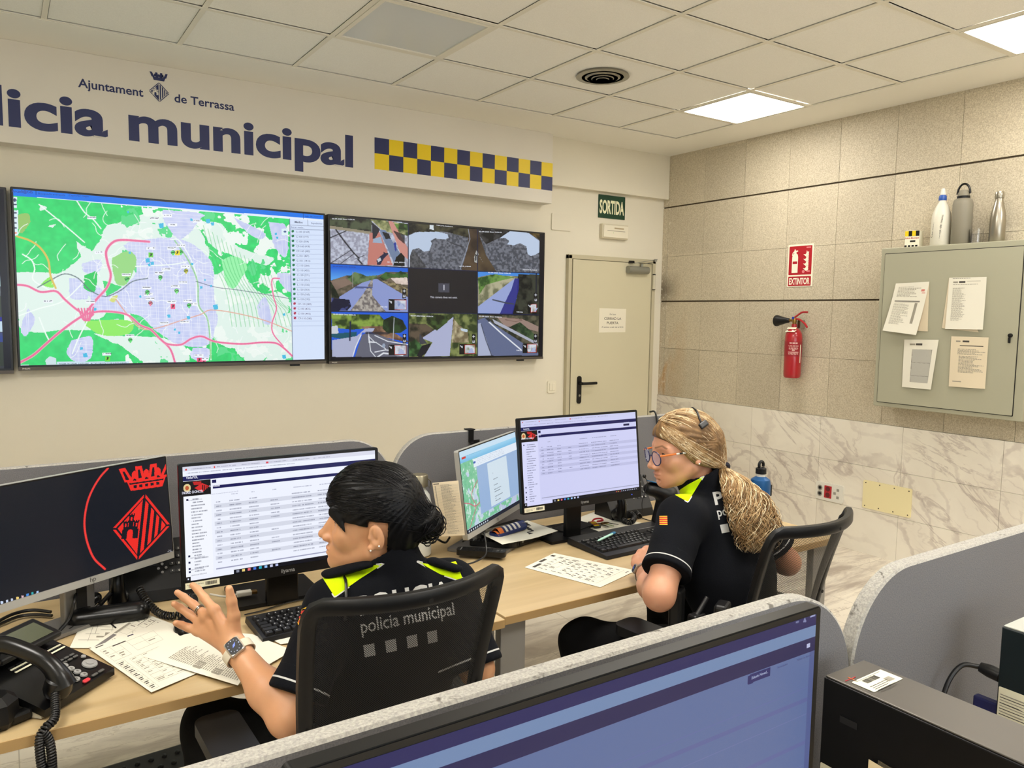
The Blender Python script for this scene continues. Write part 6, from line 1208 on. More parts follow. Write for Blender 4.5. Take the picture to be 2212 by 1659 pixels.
cable('upper black cable lying behind the telephone display', [zt(-10, 1345, DT+.01), zt(30, 1326, DT+.012), zt(70, 1318, DT+.012), zt(110, 1322, DT+.01)], .0045)
cable('lower black cable lying behind the telephone display', [zt(-10, 1352, DT+.006), zt(40, 1332, DT+.006), zt(80, 1328, DT+.006), zt(112, 1330, DT+.006)], .0045)
cable('thin cable from the black monitor base along the slim keyboard', [zt(528, 1328, DT+.003), zt(570, 1318, DT+.003), zt(620, 1302, DT+.003), zt(680, 1290, DT+.003)], .002)
cable('black cable looping over the turned monitor foot', [zt(1046, 1150, DT+.09), zt(1050, 1180, DT+.05), zt(1048, 1200, DT+.03), zt(1020, 1216, DT+.022), zt(985, 1222, DT+.014), zt(965, 1232, DT+.004)], .003)
cable('thin black cable running round the smartphone to the keys', [zt(1186, 1152, DT+.004), zt(1205, 1164, DT+.003), zt(1240, 1166, DT+.003), zt(1270, 1154, DT+.003), zt(1310, 1152, DT+.005)], .0022)
cable('black cable behind the sheets beside the black monitor', [zt(1030, 1150, DT+.09), zt(1012, 1162, DT+.05), zt(1000, 1170, DT+.03)], .003)
cable('black cable bent in a V behind the turned monitor post', [zt(945, 1165, DT+.03), zt(962, 1172, DT+.01), zt(972, 1160, DT+.03)], .004)
cable('grey cable bundle on the desk behind the blonde woman face', [zt(1402, 1085, DT+.04), zt(1404, 1098, DT+.01), zt(1418, 1104, DT+.006), zt(1440, 1106, DT+.006)], .003, MATS['brand_grey'])
cable('thin black cable on the desk right of the coiled cord', [zt(1375, 1112, DT+.003), zt(1395, 1122, DT+.003), zt(1420, 1126, DT+.003), zt(1450, 1128, DT+.003)], .002)
cable('black cable arched over the top of the far right divider', [Vector((2.45, YP-.004, 1.04)), Vector((2.452, YP-.012, 1.09)), Vector((2.447, YP+.0, 1.142)), Vector((2.444, YP+.03, 1.14))], .004)
# white display plug standing on the black monitor foot
a = zt(527, 1279, DT+.025); t = thing('display_plug', 'white display cable plug on the black monitor foot', 'plug', (a.x, a.y, DT+.0215), -.1); b = MB(); b.box((0, 0, .0), (.042, .022, .014), WHITEP, .003); b.build('body', t); b = MB(); b.box((.028, 0, 0), (.016, .018, .008), BRASS, .001); b.build('contact', t)
b = MB(); b.tube(smoothpath([(-.02, 0, 0), (-.05, .0, -.002), (-.09, .02, .005)], 4), .003, WHITEP, 8); b.build('lead', t)
# mouse half under the little finger
a = zt(402, 1350, DT+.01); t = thing('computer_mouse', 'black computer mouse behind the little finger of the raised hand', 'mouse', (a.x, a.y, DT), 1.2); V, F = sdf_mesh(lambda P: smax(sd_ell(P, (0, 0, .004), (.052, .030, .030)), -P[..., 2]+.001, .003), (-.06, -.04, -.005), (.06, .04, .045), .003); np_mesh('shell', [(V, F, 0)], [MATS['handset_black']], t)
b = MB(); b.tube([(.040, -.004, .019), (.040, .004, .019)], .008, KBK, 14); b.build('wheel', t)
# telephone behind the crest monitor (dark, keypad to the right)
def back_phone(label, base, rz, kpx, scale=1.0, low=.0):
    t = thing('desk_telephone', label, 'telephone', base, rz, group='black desk telephones'); b = MB(); b.add([(-.11, 0, 0), (.11, 0, 0), (.11, .12, 0), (-.11, .12, 0), (-.11, .01, .03), (.11, .01, .03), (.11, .09, .155), (-.11, .09, .155), (-.11, .115, .15), (.11, .115, .15)], [(0, 3, 2, 1), (0, 1, 5, 4), (4, 5, 6, 7), (7, 6, 9, 8), (2, 3, 8, 9), (1, 2, 9, 6, 5), (0, 4, 7, 8, 3)], MBK); b.build('body', t)
    nrm = Vector((0, -.125, .08)).normalized(); Mf = basis((0, .01, .03), (1, 0, 0), (0, .539, .842), nrm)
    b = MB(); b.box((-.03, .095, .001), (.085, .05, .003), mat('lcd_dark', (44, 46, 52), .15), 0, Mf); b.build('display', t)
    for i in range(4):
        for j in range(3): b = MB(); b.prism(rrect(.014, .010, .003), .003, KBK, Mf @ Matrix.Translation((.055+.018*j, .030+.022*(3-i)+.02, 0))); text(b, '123456789*0#'[i*3+j], WHITEP, Mf @ Matrix.Translation((.053+.018*j, .027+.022*(3-i)+.02, .0034)), h=.006, bold=.01); b.build('key', t)
    b = MB(); 
    for k in range(4): b.lathe([(0, 0), (.004, 0), (.004, .002), (0, .002)], MATS['brand_grey'], 8, Mf @ Matrix.Translation((.028+.010*math.cos(k*PI/2), .062+.012*math.sin(k*PI/2), 0)))
    b.build('navigation_key', t); handset(t, Mf @ mtx((-.088, .06, .022)), .17); return t
back_phone('black desk telephone in the shadow between crest monitor and records monitor', (.335, 2.345, DT), -.12, None)
back_phone('black desk telephone behind the right black monitor, coiled cord in front', (2.16, 2.34, DT), -.05, None)
a = zt(235, 1345, DT+.0); t = thing('headset_cradle', 'curved black cradle lying in front of the shadowed telephone', 'telephone cradle', (a.x+.0, a.y, DT), -.25)
V, F = sdf_mesh(lambda P: smax(smin(sd_cap(P, (-.07, 0, .018), (.07, .01, .018), .026, .030), sd_cap(P, (-.08, .03, .03), (-.04, .06, .05), .016), .02), -P[..., 2]+.001, .004), (-.13, -.06, -.005), (.12, .1, .08), .004); np_mesh('body', [(V, F, 0)], [MATS['handset_black']], t)
c0 = zt(300, 1270, DT+.06); t = thing('coiled_cord', 'black coiled cord lying between the forms and the records monitor', 'cord', c0); b = MB(); coil([p_-c0 for p_ in (c0, zt(318, 1300, DT+.035), zt(345, 1325, DT+.012), zt(378, 1330, DT+.012), zt(412, 1318, DT+.012), zt(418, 1292, DT+.012), zt(390, 1285, DT+.012))], .0085, .0026, 42, CORD, b, 6, 10); b.build('cord', t)
c0 = zt(1352, 1085, DT+.07); t = thing('coiled_cord', 'black coiled cord hanging in loops below the right black monitor', 'cord', c0); b = MB(); coil([p_-c0 for p_ in (c0, zt(1338, 1102, DT+.035), zt(1344, 1122, DT+.014), zt(1362, 1128, DT+.014), zt(1370, 1116, DT+.014), zt(1355, 1104, DT+.02), zt(1368, 1102, DT+.02), zt(1382, 1116, DT+.012))], .0095, .0026, 46, CORD, b, 6, 10); b.build('cord', t)
# black device with blue top beside the face of the blonde woman
a = atd(1424, 1056, 3.05); t = thing('label_printer', 'rounded black device with blue top behind the blonde woman face', 'office device', (a.x, a.y, DT), -.4)
dz = a.z-DT; V, F = sdf_mesh(lambda P: smin(sd_ecap(P, (-.03, 0, dz), (.04, 0, dz-.02), .034, .036, (0, 0, 1), .8), smax(sd_cap(P, (.02, 0, .0), (.03, 0, dz-.03), .05, .036), -P[..., 2]+.001, .004), .02), (-.10, -.08, -.01), (.12, .08, dz+.06), .005); np_mesh('body', [(V, F, 0)], [BLK], t)
b = MB(); b.prism(rrect(.075, .055, .012), .003, mat('device_blue', (34, 92, 134), .35), mtx((-.012, -.004, dz+.024), (-.1, .25, 0))); b.build('blue_lid', t)

# ------------------------------------------------------------------ computer towers at the lower right
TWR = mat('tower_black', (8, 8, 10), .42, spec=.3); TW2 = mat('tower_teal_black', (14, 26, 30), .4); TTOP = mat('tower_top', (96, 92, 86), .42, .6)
def tower(label, x, y, w, d, h, mt, top):
    t = thing('computer_tower', label, 'computer', (x, y, DT), group='black computer towers behind the near divider'); b = MB(); b.box((w/2, -d/2, h/2), (w, d, h-.002), mt, .002); b.build('case', t)
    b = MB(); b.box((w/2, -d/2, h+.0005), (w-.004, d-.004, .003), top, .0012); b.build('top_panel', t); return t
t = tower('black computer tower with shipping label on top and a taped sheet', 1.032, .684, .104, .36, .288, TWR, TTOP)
def label_on(t, name, M, w, h, lines, m=LBL): b = MB(); b.prism(rrect(w, h, .002), .0005, m, M); b.build(name, t); b = MB(); lines(b, M @ Matrix.Translation((0, 0, .0009))); b.build('label_print', t)
def ship(b, M):
    rs = random.Random(9); x = -.022
    while x < .012: d = rs.choice((.0006, .001, .0016)); b.prism([(x, .002), (x+d, .002), (x+d, .012), (x, .012)], .0001, INK, M); x += d+rs.choice((.0006, .001))
    for k in range(5): b.prism([(-.03, -.006-.004*k), (-.03+rs.uniform(.03, .055), -.006-.004*k), (-.0+rs.uniform(0, .02), -.0068-.004*k), (-.03, -.0068-.004*k)], .0001, INK, M)
    b.prism([(.012, -.012), (.027, -.012), (.027, -.002), (.012, -.002)], .0001, INKL, M); b.prism([(-.032, .014), (.030, .014), (.030, .0145), (-.032, .0145)], .0001, INK, M); text(b, 'HP', INK, M, w=.006, x=-.032, y=.016, bold=.03)
label_on(t, 'shipping_label', basis((.052, -.055, .2905), (1, .02, 0), (-.02, 1, 0), (0, 0, 1)), .078, .036, ship)
# orient so that print runs along the tower depth
b = MB(); b.box((.028, -.042, .2905), (.018, .010, .0005), WHITEP, 0); b.box((.022, -.030, .2905), (.026, .0012, .0005), SREDC); b.box((.024, -.034, .2905), (.0012, .018, .0005), OR); b.build('sticker_remains', t)
b = MB(); b.box((-.0008, -.045, .235), (.001, .028, .010), KBK, 0); b.build('side_slot', t)
def spec(b, M):
    rs = random.Random(5)
    for k in range(12): b.prism([(-.030, .030-.0052*k), (-.030+rs.uniform(.03, .058), .030-.0052*k), (-.030+rs.uniform(.03, .058), .0285-.0052*k+(.0 if k % 3 else -.001)), (-.030, .0285-.0052*k)], .0001, INK if k % 2 else INKL, M)
label_on(t, 'spec_label', basis((-.001, -.036, .115), (0, -1, 0), (0, 0, 1), (-1, 0, 0)), .066, .075, spec)
q = [Vector((-.0035, -.082, .198)), Vector((-.0045, -.225, .19)), Vector((-.006, -.235, -.0+.02)), Vector((-.004, -.082, .02))]
sh_ = thing('taped_sheet', 'cream sheet headed DEPARTAMENT taped to the side of the black tower', 'paper', t.location); qq = q
grid_sheet(qq, Vector((-1, 0, 0)), mat('cream_paper', (226, 208, 170), .8), .0006, lambda u, v: .001+.016*u*u*(1-v), 'sheet', sh_, 10)
bw = lambda u, v: .001+.016*u*u*(1-v); pr = [(.35, .30, .95, .304, INK), (.35, .34, .95, .343, INK), (.35, .30, .358, .9, INK), (.62, .30, .626, .9, INK), (.37, .35, .40, .385, INK)]
print_rects(qq, Vector((-1, 0, 0)), pr, bw, .0006, 'printing', sh_)
b = MB(); Ms = basis(bil(qq, .41, .335)+Vector((-bw(.5, .33)-.002, 0, 0)), (-.06, -1, -.05), (0, -.05, 1), (-1, 0, 0)); text(b, 'DEPARTAMENT', INK, Ms, w=.030, h=.006, bold=.02); text(b, 'GUIA ENVIAMENT', mat('print_gold', (190, 150, 70), .7), Ms, w=.028, h=.0045, x=0, y=-.010, bold=.02); b.build('heading', sh_)
b = MB(); b.add([(-.003, -.095, .203), (-.004, -.165, .199), (-.006, -.162, .180), (-.004, -.094, .188)], [(0, 1, 2, 3)], mat('clear_tape', (120, 112, 92), .2, alpha=.45)); b.build('tape', sh_)
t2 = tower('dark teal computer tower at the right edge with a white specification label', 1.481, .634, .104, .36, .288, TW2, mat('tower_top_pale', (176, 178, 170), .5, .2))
label_on(t2, 'spec_label', basis((-.001, -.036, .135), (0, -1, 0), (0, 0, 1), (-1, 0, 0)), .066, .085, spec)
t = thing('power_cable', 'black power cable plugged into the back of the right tower', 'cable', (1.495, .636, .93)); b = MB(); b.tube([(0, .0, 0), (0, .02, .002), (-.002, .035, .004)], [.012, .012, .009], CORD, 14); b.tube(smoothpath([(-.002, .035, .004), (-.02, .06, .0), (-.05, .07, -.04), (-.07, .07, -.12), (-.08, .06, -.186)], 6), .0045, CORD, 10); b.build('lead', t)
t = thing('video_plug', 'blue video plug at the back of the right tower', 'plug', (1.50, .636, .86)); b = MB(); b.box((0, .022, 0), (.018, .042, .034), mat('plug_blue', (36, 40, 92), .4), .003); b.build('body', t)
# footrest
a = zt(330, 1640, .1); t = thing('foot_rest', 'black foot rest with round bumps under the left desk', 'foot rest', (.42, 2.48, 0), .05); M_ = mtx((0, 0, .085), (.25, 0, 0)); b = MB(); b.box((0, 0, 0), (.46, .34, .018), KBK, .006, M_); b.build('plate', t); b = MB()
for s_ in (-1, 1): b.box((s_*.2, 0, .035), (.02, .28, .068), KBK, .004)
b.build('support', t); b = MB()
for i in range(11):
    for j in range(8): b.lathe([(.009, 0), (.007, .005), (0, .007)], BLK, 10, M_ @ Matrix.Translation((-.20+.04*i+(.02 if j % 2 else 0), -.145+.04*j, .009)))
b.build('bumps', t)
# ------------------------------------------------------------------ office chairs
g = NT('chair_mesh'); v = g.coord(); sp = g.sep(v); k = 2*PI/.0042
h_ = g.math('MULTIPLY', g.math('SINE', g.math('MULTIPLY', sp[0], k)), g.math('SINE', g.math('MULTIPLY', sp[2], k)))
hole = g.math('GREATER_THAN', h_, .06); g.b.inputs['Base Color'].default_value = (*S(8, 8, 9), 1); g.b.inputs['Roughness'].default_value = .5
g.l(g.math('SUBTRACT', 1.0, hole), g.b.inputs['Alpha']); MESH = g.m
CH = mat('chair_plastic', (14, 14, 15), .42, spec=.4); CHS = mat('chair_seat_cloth', (9, 9, 10), .9)
def chair(label, x, y, rz, rec=.27, ztop=1.022, w2=.197):
    """sitter faces +y in local space; the back leans toward -y"""
    t = thing('office_chair', label, 'chair', (x, y, 0), rz, group='black mesh office chairs')
    ZB, ZT_, W2 = .56, ztop, w2
    def bp(u, v):   # backrest surface: u -1..1, v 0..1
        wd = W2*(.80+.20*v**.6) if v < 1 else W2; xx = u*wd; cv_ = .070*(u*u)*(.5+.5*v)
        return Vector((xx, -.215-(v*.475)*math.sin(rec)+cv_-.03*math.sin(v*PI)*-.6, ZB+v*(ZT_-ZB)))
    n, mm = 28, 20; V = [bp(-1+2*i/n, j/mm) for j in range(mm+1) for i in range(n+1)]; F = [(j*(n+1)+i, j*(n+1)+i+1, (j+1)*(n+1)+i+1, (j+1)*(n+1)+i) for j in range(mm) for i in range(n) if not (j < 7 and abs(-1+2*(i+.5)/n) > .10+.90*math.sin(min(1, (j+.5)/7)*PI/2))]
    b = MB(); b.add(V, F, MESH, None, True); b.build('mesh_back', t)
    b = MB(); L_ = [bp(-1, v) for v in np.linspace(0, 1, 12)]; R_ = [bp(1, v) for v in np.linspace(1, 0, 12)]; T_ = [bp(u, 1) for u in np.linspace(-1, 1, 16)]
    lo = [bp(u, 0.02+.40*(1-math.cos(u*PI/2)) ) for u in np.linspace(-1, 1, 18)]
    def flatbar(pts, w0, thk):
        for p_, q_ in zip(pts, pts[1:]): pass
    def band(pts, wid, thk, inward):
        """flat moulded bar, wid in the plane of the back"""
        N_ = len(pts); V = []
        for i, p_ in enumerate(pts):
            a = pts[max(i-1, 0)]; c = pts[min(i+1, N_-1)]; tt = (c-a).normalized(); nn = Vector((0, -1, 0)); nn = (nn-tt*nn.dot(tt)).normalized(); bb = tt.cross(nn)*inward
            for (s1, s2) in ((-.5, -.3), (-.5, .3), (-.3, .5), (.3, .5), (.5, .3), (.5, -.3), (.3, -.5), (-.3, -.5)): V.append(p_+bb*(s1*wid)+nn*(s2*thk))
        F = [(i*8+k, i*8+(k+1) % 8, (i+1)*8+(k+1) % 8, (i+1)*8+k) for i in range(N_-1) for k in range(8)]+[tuple(range(7, -1, -1)), tuple((N_-1)*8+k for k in range(8))]
        b.add(V, F, CH, None, True)
    loop = [(-1, v) for v in np.linspace(0, .90, 12)]+[(-.985, .955), (-.95, .985), (-.88, 1)]+[(u, 1) for u in np.linspace(-.78, .78, 13)]+[(.88, 1), (.95, .985), (.985, .955)]+[(1, v) for v in np.linspace(.90, 0, 12)]
    band([bp(u, v) for u, v in loop], .030, .022, 1); band([bp(u, .02+.36*(1-math.cos(u*PI/2))) for u in np.linspace(-1, 1, 20)], .036, .022, 1)
    b.build('back_frame', t)
    for v_, u_ in ((.97, 0), (.93, .9), (.93, -.9), (.45, 1), (.45, -1), (.15, 1), (.15, -1)):
        b = MB(); b.lathe([(0, 0), (.005, 0), (.005, .002), (0, .002)], DARKGAP, 12, basis(bp(u_*.99, v_)+Vector((0, -.0145, .01 if v_ > .96 else 0)), (1, 0, 0), (0, 0, 1), (0, -1, 0))); b.build('bolt', t)
    b = MB(); b.tube(smoothpath([bp(0, .03)+Vector((0, -.012, 0)), Vector((0, -.24, .50)), Vector((0, -.18, .42)), Vector((0, -.02, .405))], 5), .026, CH, 14); b.build('back_stem', t)
    V_, F_ = sdf_mesh(lambda P: smax(sd_ell(P, (0, .01, .465), (.275, .27, .062)), np.abs(P[..., 0])-.245, .04), (-.29, -.29, .39), (.29, .30, .54), .010); np_mesh('seat', [(V_, F_, 0)], [CHS], t)
    b = MB(); b.box((0, 0, .405), (.26, .26, .03), CH, .006); b.tube([(0, 0, .10), (0, 0, .40)], .025, CH, 16); b.build('gas_lift', t)
    for s_ in (-1, 1):
        b = MB(); b.box((s_*.255, -.02, .50), (.045, .06, .20), CH, .008); b.box((s_*.20, -.02, .415), (.15, .06, .02), CH, .004); b.build('arm_post', t)
        b = MB(); b.prism(rrect(.095, .265, .03), .028, CH, Matrix.Translation((s_*.268, .03, .645)), 0, False); b.build('arm_pad', t)
    b = MB(); b.lathe([(0, .06), (.05, .06), (.045, .11), (0, .11)], CH, 20); b.build('hub', t)
    for k in range(5):
        a = 2*PI*k/5+.3; d = Vector((math.cos(a), math.sin(a), 0)); b = MB(); b.tube([d*.03+Vector((0, 0, .095)), d*.17+Vector((0, 0, .085)), d*.30+Vector((0, 0, .066))], [.024, .019, .014], CH, 12); f_ = b.build('leg', t)
        b = MB(); side = Vector((-d.y, d.x, 0)); c = d*.30+Vector((0, 0, .027)); b.tube([c-side*.022, c+side*.022], .026, BLK, 16); b.tube([c+Vector((0, 0, .0)), c+Vector((0, 0, .05))], .007, CH, 8); b.build('caster', f_)
    return t
chair('black mesh office chair in front, holding the woman with the dark bun', .640, 1.59, .02, .27, 1.047, .205)
chair('black mesh office chair at the right, behind the blonde woman', 1.80, 1.545, .12)
# ================================================================== PEOPLE
def unit(v): v = V3(v); return v/np.linalg.norm(v)
def skin(name, c1, c2, lipc, browc):
    g = NT(name); v = g.coord(); n = g.noise(v, 9, 4); n2 = g.noise(v, 260, 2)
    c = g.mix(g.rng(n, .35, .65, 0, 1), S(*c1), S(*c2))
    for at, col in (('lip', lipc), ('brow', browc)):
        a = g.n('Attribute', attribute_name=at); c = g.mix(g.rng(a.outputs['Fac'], -.0008, .0008, 0, .85), c, S(*col))
    g.l(c, g.b.inputs['Base Color']); g.b.inputs['Roughness'].default_value = .46; g.b.inputs['Subsurface Weight'].default_value = .12
    g.b.inputs['Subsurface Radius'].default_value = (.010, .004, .002); g.b.inputs['Subsurface Scale'].default_value = 1; g.bump(n2, .12, .0006); return g.m
def hairmat(name, dark, light, rough):
    g = NT(name); v = g.coord((1, 1, 1)); n = g.noise(v, 34, 3, .3); n2 = g.noise(v, 220, 2)
    c = g.mix(g.rng(n, .35, .66, 0, 1), S(*dark), S(*light)); g.l(c, g.b.inputs['Base Color']); g.b.inputs['Roughness'].default_value = rough; g.b.inputs['Specular IOR Level'].default_value = .22; g.bump(n2, .3, .001); return g.m
def head_frame(org, th, pitch, roll=0.0):
    """forward axis turned th away from pure left profile of the lens, then tipped down by pitch"""
    rr, ff = unit(_r), unit([_f[0], _f[1], 0]); X = -rr*math.cos(th)+ff*math.sin(th); Z = V3([0, 0, 1]); Y = np.cross(Z, X)
    X2 = X*math.cos(pitch)-Z*math.sin(pitch); Z2 = np.cross(X2, Y)
    if roll: Y, Z2 = Y*math.cos(roll)+Z2*math.sin(roll), Z2*math.cos(roll)-Y*math.sin(roll)
    return V3(org), np.stack([X2, Y, Z2], 1)    # columns = axes
LIPS = (((.0935, 0, -.0560), (.0075, .0215, .0050)), ((.0922, 0, -.0668), (.0075, .0180, .0056)))
def head_sdf(P, nose=1.0, jaw=1.0, mouth=.0018):
    Q = P.copy(); Q[..., 1] = np.abs(Q[..., 1]); m = smin
    d = sd_ell(Q, (-.012, 0, .034), (.096, .073, .088)); d = m(d, sd_ell(Q, (.030, 0, -.022), (.060, .056, .084)), .03)
    d = m(d, sd_cap(Q, (-.005, .050, -.048), (.066, .014, -.086), .016, .015), .030); d = m(d, sd_sph(Q, (.078, 0, -.087), .0155), .022)
    d = m(d, sd_ell(Q, (.054, .040, -.022), (.026, .019, .021)), .02); d = m(d, sd_ell(Q, (.074, 0, -.062), (.021, .028, .021)), .018)
    d = m(d, sd_cap(Q, (.083, .008, .026), (.066, .046, .024), .0095, .008), .012); d = m(d, sd_cap(Q, (.066, .046, .024), (.058, .050, -.012), .009, .010), .012); d = smax(d, -sd_sph(Q, (.0955, .032, .006), .0160), .010)
    br0 = sd_cap(Q, (.082, 0, .012), (.094, 0, -.030), .0095, .0115); br = sd_cap(Q, (.088, 0, .016), (.109*nose, 0, -.026), .0075, .0078); tip = sd_sph(Q, (.1118*nose, 0, -.0300), .0082)
    d = m(d, br0, .008); d = m(d, m(m(br, tip, .008), sd_ell(Q, (.0985, .0115, -.035), (.0115, .0068, .0072)), .005), .009)
    d = m(d, sd_cap(Q, (.104, 0, -.038), (.090, 0, -.048), .0035), .006); d = smax(d, -sd_sph(Q, (.1025, .0062, -.0420), .0022), .003)
    lid = sd_sph(Q, EYEC, .0140); d = m(d, lid, .004)
    d = smax(d, -sd_ell(Q, (.0820, .0325, .0050), (.0075, .0125, .0044)), .0015)
    d = m(d, sd_ell(Q, *LIPS[0]), .004); d = m(d, sd_ell(Q, *LIPS[1]), .004); d = smax(d, -sd_ell(Q, (.101, 0, -.0613), (.010, .019, mouth)), .0015)
    d = smax(d, -sd_cap(Q, (.0985, 0, -.0765), (.092, .012, -.0765), .0035), .006)
    # ear
    a = .28; R = np.array([[math.cos(a), 0, math.sin(a)], [0, 1, 0], [-math.sin(a), 0, math.cos(a)]]); e0 = (-.019, .0785, -.002)
    ear = sd_ell(Q, e0, (.0165, .0078, .0285), R); ear = smax(ear, -sd_ell(Q, (-.015, .0895, .002), (.0105, .0090, .0205), R), .003)
    ear = m(ear, sd_ell(Q, (-.017, .0820, .008), (.0045, .0035, .013), R), .003); ear = m(ear, sd_sph(Q, (-.009, .0790, -.026), .0075), .006); ear = m(ear, sd_sph(Q, (-.005, .0790, -.004), .0045), .004)
    return m(d, ear, .005)
def to_local(fr, P): return (P-fr[0])@fr[1]
def to_world(fr, p): return fr[0]+fr[1]@V3(p)
def limb(P, pts, radii, k=.012, flats=None):
    d = None
    for i in range(len(pts)-1):
        c = sd_cap(P, pts[i], pts[i+1], radii[i], radii[i+1]); d = c if d is None else smin(d, c, k)
    return d
def hand_sdf(P, wrist, knuckles, fingers, thumb, nrm, rf=.0088, palm=.013):
    d = None
    for kx in knuckles: c = sd_cap(P, wrist, kx, .019, palm-.002); d = c if d is None else smin(d, c, .012)
    for a, b in zip(knuckles, knuckles[1:]): d = smin(d, sd_cap(P, a, b, palm-.002), .008)
    mid = V3(wrist)*.45+V3(knuckles[0])*.55
    for pts in fingers: d = smin(d, limb(P, pts, [rf*1.12, rf*1.02, rf*.92, rf*.78][:len(pts)], .004), .006)
    return smin(d, limb(P, thumb, [.0165, .0125, .0105, .0080][:len(thumb)], .006), .012)
def box_of(pts, pad): A = np.array([V3(p) for p in pts]); return A.min(0)-pad, A.max(0)+pad
def strand_geo(paths, rad, taper=True, n=4):
    """many fine tubes: paths (K, N, 3)"""
    K, N, _ = paths.shape; T = np.gradient(paths, axis=1); T /= np.linalg.norm(T, axis=2, keepdims=True)+1e-9
    up = np.array([.3, .2, .93]); A = np.cross(T, up); A /= np.linalg.norm(A, axis=2, keepdims=True)+1e-9; B = np.cross(T, A)
    r = rad*np.ones(N); 
    if taper: r = rad*np.sqrt(np.clip(1.02-np.linspace(0, 1, N)**4, 0, 1))
    ring = [(A*math.cos(2*PI*k/n)+B*math.sin(2*PI*k/n))*r[None, :, None]+paths for k in range(n)]
    V = np.stack(ring, 2).reshape(-1, 3); F = []
    base = (np.arange(K)[:, None]*N+np.arange(N-1)[None, :]).reshape(-1)*n
    for k in range(n): k2 = (k+1) % n; F.append(np.stack([base+k, base+k2, base+n+k2, base+n+k], -1))
    return V, np.concatenate(F), K, N, n
def strands(name, paths, rad, mats, parent, seed=0, taper=True):
    V, F, K, N, n = strand_geo(paths, rad, taper); rs = np.random.RandomState(seed); mk = rs.randint(0, len(mats), K)
    mi = np.tile(np.repeat(mk, N-1), n); return np_mesh(name, [(V, F, mi)], mats, parent)
def bez(P, n=16):
    """P (K, m, 3) control polygons -> Catmull-Rom like smooth paths by repeated averaging"""
    t = np.linspace(0, P.shape[1]-1, n); i = np.clip(t.astype(int), 0, P.shape[1]-2); f = (t-i)[None, :, None]; Q = P[:, i]*(1-f)+P[:, i+1]*f
    for _ in range(3): Q[:, 1:-1] = (Q[:, :-2]+2*Q[:, 1:-1]+Q[:, 2:])/4
    return Q
def cloth(name, base, extra=()):
    g = NT(name); v = g.coord(); n = g.noise(v, 7, 4, .8); n2 = g.noise(v, 500, 2); c = g.mix(g.rng(n, .35, .7, 0, 1), S(*base), S(*[min(255, x+4) for x in base]))
    if extra:
        at = {k: g.n('Attribute', attribute_name=k).outputs['Fac'] for k in ('neon', 'pipe', 'hem')}
        c = g.mix(g.math('GREATER_THAN', at['neon'], 0.0), c, S(*extra[0]))
        e1 = g.math('MULTIPLY', g.math('MULTIPLY', g.math('LESS_THAN', at['neon'], 0.0), g.math('GREATER_THAN', at['neon'], -.0024)), g.math('GREATER_THAN', at['pipe'], 0.0))
        c = g.mix(g.math('MAXIMUM', e1, g.math('LESS_THAN', g.math('ABSOLUTE', at['hem']), .0018)), c, S(*extra[1]))
    g.l(c, g.b.inputs['Base Color']); g.b.inputs['Roughness'].default_value = .95; g.b.inputs['Specular IOR Level'].default_value = .2; h = g.math('ADD', g.math('MULTIPLY', n, 6.0), n2); g.bump(h, .35, .003); return g.m
SHIRT = cloth('polo_black', (9, 11, 17), ((206, 240, 4), (206, 206, 204)))
TROUS = cloth('trousers_black', (5, 5, 6)); WPRINT = mat('shirt_print', (196, 196, 194), .6); FLR = mat('flag_red', (206, 44, 40), .7); FLY = mat('flag_yellow', (240, 196, 50), .7)
def poly_sd(P2, poly):
    """signed distance, positive inside"""
    poly = np.array(poly); d = np.full(len(P2), 1e9); ins = np.zeros(len(P2), bool)
    for a, b in zip(poly, np.roll(poly, -1, 0)):
        ab = b-a; t = np.clip(((P2-a)@ab)/(ab@ab+1e-12), 0, 1); d = np.minimum(d, np.linalg.norm(P2-a-t[:, None]*ab, axis=1))
        c = ((a[1] > P2[:, 1]) != (b[1] > P2[:, 1])) & (P2[:, 0] < (b[0]-a[0])*(P2[:, 1]-a[1])/((b[1]-a[1]) or 1e-12)+a[0]); ins ^= c
    return np.where(ins, d, -d)
def wrap(bvh, o, d): 
    hit = bvh.ray_cast(Vector(o), Vector(d))
    if hit[0] is not None: return V3(hit[0])
    best = min((bvh.find_nearest(Vector(V3(o)+V3(d)*t)) for t in np.arange(1.3, 2.8, .05)), key=lambda h: h[3]); return V3(best[0])
EYEC = (.0670, .0315, .0055)
